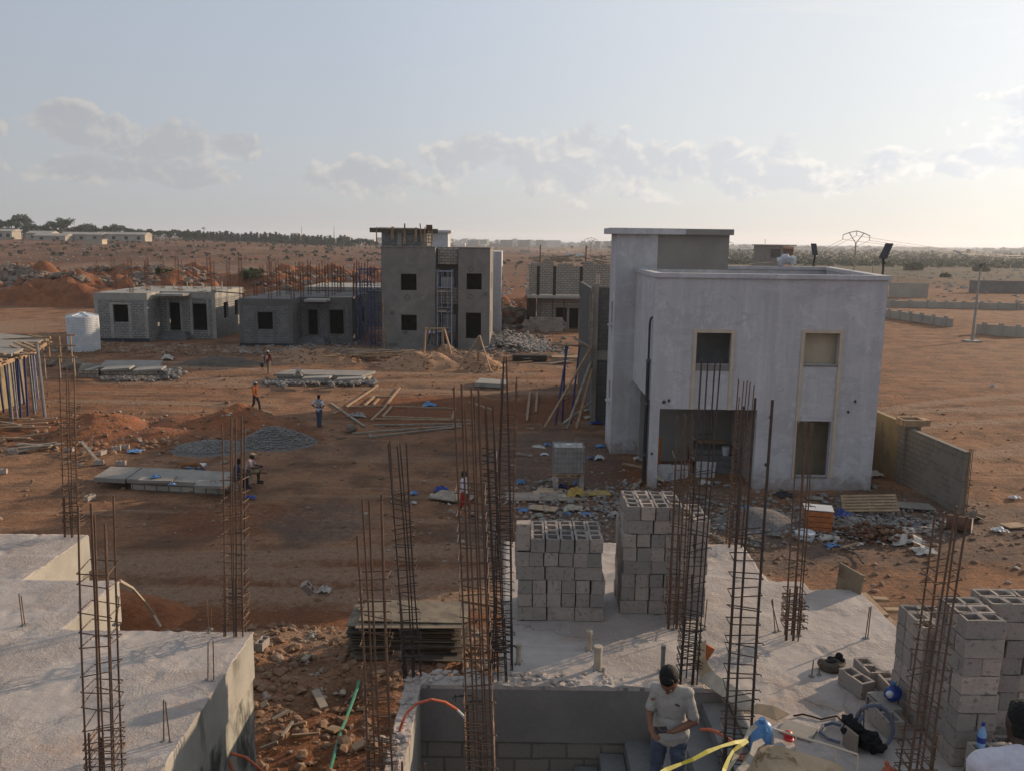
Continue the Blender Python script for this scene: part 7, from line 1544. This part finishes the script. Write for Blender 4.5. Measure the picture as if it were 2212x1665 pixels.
# orange crates, pallet, drum, tyre rim and tub
a = g('B1', 745, 1165); c_ = Vector((a[0]-.05, a[1]+.4, 0)); gC = 'orange wooden crates in one stack'
for k in range(4):
    r = thing('crate', ['bottom orange crate of the stack','second orange crate from the bottom of the stack','third orange crate, below the lidded one','top orange crate of the stack, under the white board'][k], 'crate', (c_.x, c_.y, .02+.19*k), -.25+.05*rg.uniform(-1,1), gC); r.scale = (.86,.86,1)
    for nm, bx in (('front', (-.52,.52,-.40,-.375,0,.17)),('back', (-.52,.52,.375,.40,0,.17)),('side', (-.52,-.495,-.374,.374,0,.17)),('side', (.495,.52,-.374,.374,0,.17)),('bottom', (-.494,.494,-.374,.374,.0,.02))): MB().box(*bx).build(nm, 'orange_wood', r, local=True)
solo('white_board', MB().obox((c_.x,c_.y,.80), .47, .36, .012, Matrix.Rotation(-.25,3,'Z')), 'plastic_white', 'white board lying on top of the orange crate stack', 'board')
a = g('B1', 1100, 1030); r = thing('pallet', 'wooden pallet tilted on the rubbish in front of the yard wall', 'pallet', (a[0], a[1]+.2, .3), -.25); r.rotation_euler = (.28, -.12, -.3)
for k in range(6): MB().box(-.95,.95,-.55+.2*k,-.43+.2*k,.1,.125).build('slat', 'timber', r, local=True)
for x in (-.9, 0, .9): MB().box(x-.05,x+.05,-.55,.57,0,.099).build('runner', 'timber', r, local=True)
a = g('B1', 1750, 1150); q = MB(); q.tube([(a[0]-.35,a[1]+.3,.26),(a[0]+.3,a[1]-.1,.26)], .27, 18); dr = solo('small_drum', q, 'cloth_brown', 'small drum lying on its side, pale end outwards, past the wall end', 'drum'); MB().tube([(a[0]+.3,a[1]-.1,.26),(a[0]+.315,a[1]-.11,.26)], .262, 18).build('end_face', 'trim_beige', dr)
a = g('B1', 615, 1195); solo('white_tub', MB().tube([(a[0],a[1],.0),(a[0],a[1],.22),(a[0],a[1],.24)], [.3,.34,.3], 18), 'plastic_white', 'white round tub at the left foot of the orange crates', 'tub')
a = g('B1',880,1275); b_ = g('B1',1040,1390); q = MB(); q.tube([(a[0]-.4,a[1]+.5,.05),(*a[:2],.06),((a[0]+b_[0])/2+.2,(a[1]+b_[1])/2+.1,.05),(*b_[:2],.05)], .025, 6); solo('dark_hose', q, 'pvc_dark', 'short dark hose curving over the dirt beyond the slab', 'hose')
solo('pale_batten', MB().beam((*g('B1',880,1278)[:2],.05),(*g('B1',1000,1250)[:2],.08),.1,.05), 'timber', 'pale batten lying below the blue scrap beyond the slab', 'batten')
# plywood pile
gP = 'plywood sheets of the pile'; rg = random.Random(71)
for k in range(18):
    z = .12+.048*k; top = k > 14
    solo('plywood_sheet', MB().obox((-2.35+rg.gauss(0,.07)+(.12 if k == 17 else 0), 18.2+rg.gauss(0,.07), z+hgt(-2.4,18.2)*.5+.1), 1.22, .56, .010, Matrix.Rotation(rg.gauss(0,.03)+(.06 if k == 16 else 0),3,'Z') @ Matrix.Rotation(rg.gauss(0,.012),3,'Y')), 'plywood' if top or k % 4 == 0 else 'timber_dark', {17:'top weathered plywood sheet of the pile beyond the stair well',16:'slightly turned plywood sheet second from the top of the pile'}.get(k, 'dark-edged plywood sheet inside the pile'), 'plywood', gP)
solo('pile_lath', MB().beam((-1.75,17.75,1.16),(-1.45,18.45,1.18),.05,.03), 'timber', 'thin pale lath lying on the plywood pile', 'lath')
for k, y in enumerate((17.85, 18.5)): solo('pile_bearer', MB().beam((-3.5,y,.12),(-1.2,y,.14),.1,.14), 'timber_dark', ['front bearer under the plywood pile','back bearer under the plywood pile'][k], 'bearer')
# rubble gap between the near houses
pts = []
for (u, v) in ((776,1470),(771,1488),(765,1505),(754,1535),(740,1570),(730,1600),(722,1630),(708,1680),(700,1740)):
    z = .2
    for _ in range(12): a = G(u, v, z+.06); z = .5*z+.5*hgt(a[0], a[1])
    pts.append((a[0], a[1], z+.07))
solo('green_hose', MB().tube(pts, .035, 8), 'green_plastic', 'green hose running across the rubble between the two near slabs', 'hose')
sc_ = (('B3',(500,1140,560,1270),.16,'timber_grey','short flat board lying on the rubble left of the green hose'),('B3',(750,1555,860,1520),.2,'timber','sunlit timber block by the bottom of the brown rebar column'),('B3',(590,1375,650,1415),.18,'timber','short sunlit offcut left of the green hose'),('B3',(215,1330,330,1285),.05,'timber_grey','thin stick among the sticks beside the left slab wall'),('B3',(280,1465,350,1370),.05,'timber_grey','stick pointing up the gap between the slabs'),('B3',(345,1450,530,1448),.05,'timber','long thin stick lying across the gap'),('B3',(340,1385,440,1380),.05,'timber','short stick above the long thin one'),('B3',(140,1510,250,1500),.05,'timber_grey','stick close to the left slab wall'),('B3',(420,940,460,890),.14,'timber_grey','grey offcut before the plywood pile'),('B3',(140,1250,185,1240),.2,'timber','orange-lit offcut at the foot of the left wall'),('B3',(880,1080,960,1050),.16,'timber','offcut under the plywood pile'))
for ks, (u0,v0,u1,v1), w_, m_, lb in sc_:
    a = g(ks, u0, v0, .3); b_ = g(ks, u1, v1, .3); z1 = hgt(a[0],a[1])+.06; z2 = hgt(b_[0],b_[1])+.1; solo('offcut', MB().beam((a[0],a[1],z1),(b_[0],b_[1],z2),w_,.05), m_, lb, 'offcut', 'offcuts in the gap between the near slabs')
pts = [g('B2',790,400,4.3), g('B2',880,450,2.6), g('B2',960,540,1.2), g('B2',1020,620,.55), g('B2',1065,705,.3)]; solo('conduit', MB().tube(pts, .03, 7), 'pipe_pale', 'pale flexible conduit hanging off the left slab to the red ground', 'conduit')
mound_ = heap('earth_bank', 'small red earth bank below the notch of the left slab', 'earth bank', 'soil_red', *g('B2',880,640,0)[:2], 1.8, 1.3, .8, seed=77., rough=.4, n=30)
# orange conduit arcs
a0 = Vector(g('B3',1055,1405,4.52)); p2 = Vector(yy('B3',1515,1340,8.8))
arc = [g('B3',1055,1405,4.5)]; 
for (u, v, y) in ((1080,1330,8.2),(1110,1270,8.25),(1170,1215,8.3),(1270,1187,8.35),(1360,1205,8.4),(1440,1255,8.45)): arc.append(yy('B3', u, v, y))
r = thing('conduit_arc', 'orange conduit bowed in an arc over the stair well', 'conduit', arc[0]); MB().tube(arc, .016, 8).build('conduit', 'orange_plastic', r); MB().tube([arc[-1], yy('B3',1485,1300,8.5), yy('B3',1515,1345,8.5)], .015, 8).build('bare_end', 'plastic_white', r)
arc = [yy('C5',355,372,7.9), yy('C5',430,368,7.85), yy('C5',520,395,7.8), yy('C5',600,440,7.75), yy('C5',690,500,7.7), yy('C5',770,590,7.6), yy('C5',780,700,7.5)]
solo('orange_conduit', MB().tube(arc, .017, 8), 'orange_plastic', 'orange conduit reaching from behind the man in grey to the wide rebar column', 'conduit')
for k, (u, v) in enumerate(((1075,1600),(1190,1630),(1225,1610))): b_ = yy('B3',u,v,6.9); solo('wall_starter', MB().tube([(b_[0],b_[1],b_[2]-.5),tuple(b_)], .011, 6), 'rebar', ['left bar end at the bottom edge beside the side beam','middle bar end at the bottom edge in the stair well','right bar end at the bottom edge in the stair well'][k], 'bar end', 'bar ends at the bottom edge')
# folded cardboard and board strip along the stair well edge
r = thing('board_strip', 'long bent plywood strip with a cardboard end lying along the stair well edge', 'board', g('B6',1200,660,ZS))
a = Vector(g('B6',1215,640,4.62)); b_ = Vector(g('B6',1700,960,4.62)); c_ = Vector(g('B6',2060,1060,4.55))
n_ = Vector((-(b_-a).y, (b_-a).x, 0)).normalized()
def strip(pts, w0, w1, th):
    q = MB(); n = len(pts)
    for k, (p_, nn, tl) in enumerate(pts):
        p_ = Vector(p_); q.v += [tuple(p_+nn*w0+Vector((0,0,tl))), tuple(p_+nn*w1-Vector((0,0,tl))), tuple(p_+nn*w1-Vector((0,0,tl+th))), tuple(p_+nn*w0+Vector((0,0,tl-th)))]
    for k in range(n-1):
        for j in range(4): q.f.append((k*4+j, k*4+(j+1)%4, k*4+4+(j+1)%4, k*4+4+j))
    q.f += [(0,3,2,1), ((n-1)*4,(n-1)*4+1,(n-1)*4+2,(n-1)*4+3)]; return q
strip([(a+Vector((0,0,.02)),n_,.045),(a.lerp(b_,.5)+Vector((0,0,.01)),n_,.05),(b_,n_,.045)], .065, -.075, .012).build('strip', 'pipe_pale', r)
strip([(b_+(b_-a).normalized()*.02,n_,.03),(b_.lerp(c_,.5)+Vector((0,0,.03)),n_,.02),(c_,n_,.01)], .07, -.13, .008).build('cardboard_end', 'cardboard', r)
h = [g('B6',1160,300,4.95), g('B6',1150,480,4.82), g('B6',1180,560,4.72), g('B6',1235,635,4.63)]; n2 = Vector((.9,.2,0)).normalized(); strip([(Vector(p_),n2,.03) for p_ in h], .10, -.05, .012).build('curled_end', 'cardboard', r)
MB().obox(Vector(g('B6',1230,420,4.78)), .06, .02, .12, Matrix.Rotation(.5,3,'Y')).build('flap', 'orange_wood', r)
# plywood edge boards at the slab's right side
a = Vector(g('B7',968,400,4.55)); b_ = Vector(g('B7',1120,495,4.5)); q = MB(); q.beam((a.x,a.y,4.62),(b_.x,b_.y,4.58),.03,.46); solo('edge_board', q, 'plywood', 'plywood edge board standing at the notch of the right slab', 'board')
for ks, (u0,v0,u1,v1), z, lb in (('B7',(1130,490,1280,640),4.46,'upper timber along the right edge of the right slab'),('B7',(1260,630,1372,735),4.42,'lower timber along the right edge of the right slab'),('B7',(1280,600,1385,600),3.9,'short bearer sticking out under the slab edge, upper'),('B7',(1200,525,1300,528),3.8,'short bearer sticking out under the slab edge, farther'),('B7',(440,370,565,450),4.46,'sunlit board lying along the left part of the slab edge')):
    a = g(ks,u0,v0,z); b_ = g(ks,u1,v1,z); solo('edge_timber', MB().beam(a,b_,.12,.05), 'timber', lb, 'timber', 'timbers along the edge of the right slab')
# mortar sack, bag, hose, machine under black cloth, bottle, jug, red cup, tub
a = Vector(g('B7',930,1000,ZS)); r = thing('mortar_sack', 'sagging mortar sack with a dark rag on it, on the right slab', 'sack', a)
f = Flesh(); f.ell((0,0,.05),.17,.13,.08); f.ell((-.10,.02,.07),.08,.10,.06); f.ell((.06,.03,.09),.11,.09,.05); f.fuse('sack', 'timber_dark', r, .012, 3, .01, 12)
f = Flesh(); f.ell((.09,.05,.15),.05,.05,.06); f.ell((.11,.02,.11),.045,.05,.05); f.ell((.0,.06,.13),.05,.03,.02); f.fuse('rag', 'black_cloth', r, .01, 2, .012, 20)
f = Flesh(); f.ell((-.02,.0,.125),.085,.06,.012); f.fuse('sack_mouth', 'black_cloth', r, .008, 1)
a = Vector((4.13,8.33,4.70)); b_ = g('C4',255,1080,4.72); r = thing('blue_bag', 'knotted blue carrier bag standing on the low block by the near pile', 'bag', (b_[0],b_[1]+.05,4.70))
f = Flesh(); f.ell((0,0,.09),.10,.085,.085); f.ell((.03,.02,.11),.08,.08,.07); f.limb([(0,0,.16),(.0,0,.20)],[.035,.018]); f.fuse('bag', 'blue_dark_plastic', r, .009, 2, .008, 18)
f = Flesh(); f.limb([(0,0,.19),(-.02,0,.225),(-.035,.0,.25)],[.018,.02,.008]); f.limb([(0,0,.19),(.025,0,.23)],[.018,.01]); f.fuse('knot', 'blue_plastic', r, .007, 1)
f = Flesh(); f.ell((-.055,-.045,.11),.045,.04,.045); f.fuse('pale_panel', 'plastic_white', r, .008, 1, .005, 20)
hs = []
for k in range(26):
    t_ = k/25*2*pi*1.35+2.4; hs.append((3.86+.19*cos(t_), 8.05+.06*sin(t_)+.004*k, 4.72+.2*sin(t_)))
hs2 = [g('B8',600,985,4.56), g('B8',520,962,4.56), g('B8',440,985,4.54), g('B8',415,1040,4.54), g('B8',480,1100,4.54), g('B8',590,1135,4.54)]
solo('grey_hose', MB().tube(hs, .02, 8), 'pvc_blue', 'coil of grey corrugated hose standing by the near block pile', 'hose'); solo('loose_hose', MB().tube(hs2, .018, 8), 'pvc_blue', 'loop of grey hose on the slab left of the black cloth', 'hose')
cab = [g('B8',180,900,4.52), g('B8',260,885,4.52), g('B8',340,905,4.52), g('B8',420,930,4.52), g('B8',560,900,4.52), g('B8',620,960,4.53)]; solo('black_cable', MB().tube(cab, .010, 6), 'black_cloth', 'thin black cable wandering over the shaded slab', 'cable')
b_ = g('B8',760,1100,4.6); r = thing('covered_machine', 'ragged black cloth draped over a low board in the shade of the near piles', 'cloth', (b_[0], b_[1], ZS))
f = Flesh(); f.ell((-.05,.04,.16),.12,.09,.14); f.ell((.08,-.05,.11),.13,.10,.10); f.ell((.14,-.10,.07),.09,.08,.07); f.ell((-.1,.08,.26),.06,.05,.06); f.fuse('cloth', 'black_cloth', r, .011, 1, .035, 17)
MB().obox((-.12,-.06,.12), .012, .10, .11, Matrix.Rotation(.3,3,'Z')).build('board', 'timber_grey', r, local=True)
b_ = g('B8',1775,1140,4.91); r = thing('water_bottle', 'blue-capped clear water bottle standing on a block beside the man', 'bottle', (4.60,7.46,4.905)); q = MB(); q.tube([(0,0,0),(0,0,.02),(0,0,.15),(0,0,.19),(0,0,.215),(0,0,.235)], [.036,.04,.04,.026,.014,.014], 14); q.build('bottle', 'plastic_bottle_', r, True, local=True); MB().tube([(0,0,.232),(0,0,.262)], .017, 12).build('cap', 'blue_dark_plastic', r, local=True); MB().tube([(0,0,.06),(0,0,.12)], .0405, 14).build('label_band', 'blue_dark_plastic', r, local=True)
b_ = g('B8',1025,1360,4.6); r = thing('orange_tool', 'orange plastic tool lying at the foot of the leaning rebar column', 'tool', (b_[0],b_[1],ZS)); f = Flesh(); f.ell((0,0,.06),.07,.06,.05); f.limb([(0,0,.1),(-.03,.02,.15)],[.03,.02]); f.ell((.07,.0,.04),.05,.05,.03); f.fuse('tool', 'orange_plastic', r, .01, 1, .01, 25)
b_ = g('B8',130,1075,4.56); r = thing('red_cap', 'small red cap lying on a board behind the rusty tub', 'cap', (b_[0],b_[1],4.52)); f = Flesh(); f.ell((0,0,.05),.055,.055,.05); f.ell((0,-.03,.02),.06,.06,.015); f.fuse('cap', 'red_plastic', r, .008, 2)
a = g('B8',80,985,4.52); b2_ = g('B8',360,1075,4.52); solo('mortar_board', MB().beam((a[0],a[1],4.52),(b2_[0],b2_[1],4.52),.26,.03), 'concrete', 'mortar-caked board lying on the slab behind the rusty tub', 'board')
# rusty tub (cut drum with a folded rim and a rear handle frame), blue jug, yellow strap
TB = thing('mortar_tub', 'rust-stained pale sheet-metal tub with a rear handle frame at the bottom edge', 'tub', (2.62, 6.75, ZS))
y0_, y1_ = 6.45, 6.98
prof = [(2.14,5.02),(2.20,5.14),(2.28,5.20),(2.38,5.215),(2.52,5.195),(2.75,5.12),(3.0,5.045),(3.06,5.01),(3.13,4.90),(3.15,4.6)]
q = MB(); n = len(prof)
for y in (y0_, y1_):
    for x, z in prof: q.v.append((x, y, z))
    for x, z in prof: q.v.append((x, y, z-.02))
for i in range(n-1):
    q.f.append((i, i+1, 2*n+i+1, 2*n+i)); q.f.append((n+i, 3*n+i, 3*n+i+1, n+i+1))
    q.f.append((i, n+i, n+i+1, i+1)); q.f.append((2*n+i, 2*n+i+1, 3*n+i+1, 3*n+i))
q.f += [(0, 2*n, 3*n, n), (n-1, 2*n-1, 4*n-1, 3*n-1)]
q.build('sheet', 'rusty_tub', TB)
q = MB(); q.prism([(2.16,y0_+.005),(3.13,y0_+.005),(3.13,y0_+.02),(2.16,y0_+.02)], ZS+.02, 4.98); q.prism([(2.16,y1_-.02),(3.13,y1_-.02),(3.13,y1_-.005),(2.16,y1_-.005)], ZS+.02, 4.96); q.box(2.16,3.12,y0_+.03,y1_-.03,ZS+.01,ZS+.03); q.build('body', 'rusty_tub', TB)
MB().tube([(x-.005, y0_-.012, z+.0) for x, z in prof[:6]], .018, 6).build('rim', 'tub_edge', TB)
fr = [yy('C5',1110,362,7.05), yy('C5',1340,435,7.03), yy('C5',1750,550,7.0), yy('C5',1980,628,6.98)]
o = MB().tube(fr, .010, 6).build('handle_rail', 'trim_beige', TB)
for p_ in fr: MB().tube([p_, (p_[0], p_[1]-.02, p_[2]-.14)], .007, 6).build('rail_post', 'trim_beige', TB)
r = thing('blue_jug', 'blue plastic jug standing behind the rusty tub', 'jug', (2.36, 7.12, ZS)); q = MB(); zc = 5.12
q.tube([(2.36,7.12,ZS+.3),(2.36,7.12,ZS+.32),(2.36,7.12,5.27),(2.36,7.12,5.33),(2.355,7.12,5.37)], [.095,.105,.105,.075,.03], 14); q.build('jug', 'blue_plastic', r, True); MB().tube([(2.36,7.05,5.345),(2.36,7.0,5.33),(2.36,6.995,5.26)], .012, 6).build('handle', 'blue_plastic', r); MB().tube([(2.345,7.1,5.37),(2.34,7.1,5.40)], .03, 10).build('cap', 'blue_plastic', r)
put_block(2.36, 7.15, ZS+.01, .1, 'block under the blue jug behind the rusty tub', None); put_block(2.36, 7.15, ZS+.11, .15, 'upper block under the blue jug behind the rusty tub', None)
def ribbon(pts, w_, m_, name, parent=None, **k):
    q = MB(); n = len(pts); pts = [Vector(p_) for p_ in pts]
    for i, p_ in enumerate(pts):
        t_ = (pts[min(i+1,n-1)]-pts[max(i-1,0)]).normalized(); s_ = t_.cross(Vector((.2,-.6,.75))).normalized()*w_*(1+.25*sin(i*2.1)); nn = t_.cross(s_).normalized()*.004
        q.v += [tuple(p_+s_+nn), tuple(p_-s_+nn), tuple(p_-s_-nn), tuple(p_+s_-nn)]
    for i in range(n-1):
        for j in range(4): q.f.append((i*4+j, i*4+(j+1)%4, i*4+4+(j+1)%4, i*4+4+j))
    q.f += [(0,3,2,1), (n*4-4,n*4-3,n*4-2,n*4-1)]
    return q.build(name, m_, parent) if parent else q
YS = thing('yellow_strap', 'yellow plastic strap pulled taut from the tub down to the lower left', 'strap', yy('C5',820,490,6.5))
ribbon([yy('C5',-60,815,5.9), yy('C5',0,785,5.95), yy('C5',150,725,6.05), yy('C5',270,680,6.1), yy('C5',420,600,6.2), yy('C5',560,545,6.3), yy('C5',700,505,6.4), yy('C5',830,488,6.5)], .0145, 'yellow_plastic', 'long_strand', YS)
ribbon([yy('C5',840,486,6.49), yy('C5',770,530,6.42), yy('C5',690,590,6.35), yy('C5',640,680,6.25), yy('C5',600,780,6.15), yy('C5',570,860,6.05)], .0145, 'yellow_plastic', 'short_strand', YS)
q = ribbon([yy('C5',930,325,6.62), yy('C5',870,370,6.6), yy('C5',830,440,6.55), yy('C5',780,540,6.45), yy('C5',730,620,6.4), yy('C5',680,720,6.3), yy('C5',600,830,6.2)], .018, 'sack', 'x'); solo('rag_strip', q, 'sack', 'dirty beige rag strip knotted below the yellow strap', 'rag')
q = ribbon([yy('C5',1000,488,6.5), yy('C5',920,530,6.42), yy('C5',880,640,6.3), yy('C5',840,720,6.25), yy('C5',760,800,6.15), yy('C5',700,860,6.1)], .024, 'sack', 'x'); solo('rag_strip', q, 'tub_edge', 'grey folded rag strip hanging along the left rim of the tub', 'rag')
# left edge scrap below the deck
rg = random.Random(91)
for k in range(14):
    u, v = rg.uniform(-5,100), rg.uniform(890,990); a = G(u, v); an = rg.uniform(-.6,.6); l = rg.uniform(.4,1.2); solo('deck_scrap', MB().beam((a[0]-cos(an)*l,a[1]-sin(an)*l,.06),(a[0]+cos(an)*l,a[1]+sin(an)*l,.12+.2*rg.random()),.16,.05), 'timber_grey' if k % 2 else 'timber', 'loose board below the props at the left photo edge', 'board', 'boards below the props at the left edge')
a = G(125,795); 
for k, (u, v, s_) in enumerate(((108,790,.5),(120,783,.35),(165,795,.9))): a = G(u, v); solo('field_stone', MB().rock((a[0],a[1],.15), s_, .7), 'rock', ['pale boulder left of the far concrete lid','small pale boulder behind the left one by the far lid','big reddish boulder against the left end of the far lid'][k], 'boulder')
# dust raised on the far plain by vehicles
mt = bpy.data.materials.new('dust'); mt.use_nodes = True; t = mt.node_tree; t.nodes.clear(); MATS['dust'] = mt
vo = N('ShaderNodeVolumePrincipled', t); vo.inputs['Color'].default_value = (.75,.58,.45,1)
v = N('ShaderNodeTexCoord', t).outputs['Generated']; gr = N('ShaderNodeVectorMath', t, operation='DISTANCE'); L(v, gr.inputs[0], t); gr.inputs[1].default_value = (.5,.5,.15)
dn = mth('MULTIPLY', mrange(gr.outputs['Value'], .5, .05, 0, 1, tree=t), mrange(nz(t, v, 4., 4), .35, .7, tree=t), t); L(mth('MULTIPLY', dn, .035, t), vo.inputs['Density'], t)
mo = N('ShaderNodeOutputMaterial', t); L(vo.outputs[0], mo.inputs['Volume'], t)
if HAZE > 0:
    a = G(1215,548); q = MB(); q.box(a[0]-42, a[0]+42, a[1]-18, a[1]+18, .05, 13); o = solo('dust_cloud', q, 'dust', 'pale dust cloud drifting over the far plain between the houses', 'dust', kind='stuff')
for k, (u, v) in enumerate(((1178,556),(1200,557))):
    a = G(u+50, v); r = thing('truck', ['far white truck in the dust, left of the pair','far white truck in the dust, right of the pair'][k], 'truck', (a[0], a[1], 0))
    MB().box(a[0]-2.2,a[0]+1.4,a[1],a[1]+2,.8,2.6).build('body', 'plastic_white', r); MB().box(a[0]+1.45,a[0]+2.8,a[1],a[1]+2,.6,2.2).build('cab', 'plastic_white', r)
    for x in (-1.5,2.1): MB().tube([(a[0]+x,a[1]-.05,.45),(a[0]+x,a[1]+.25,.45)], .45, 12).build('wheel', 'black_cloth', r)
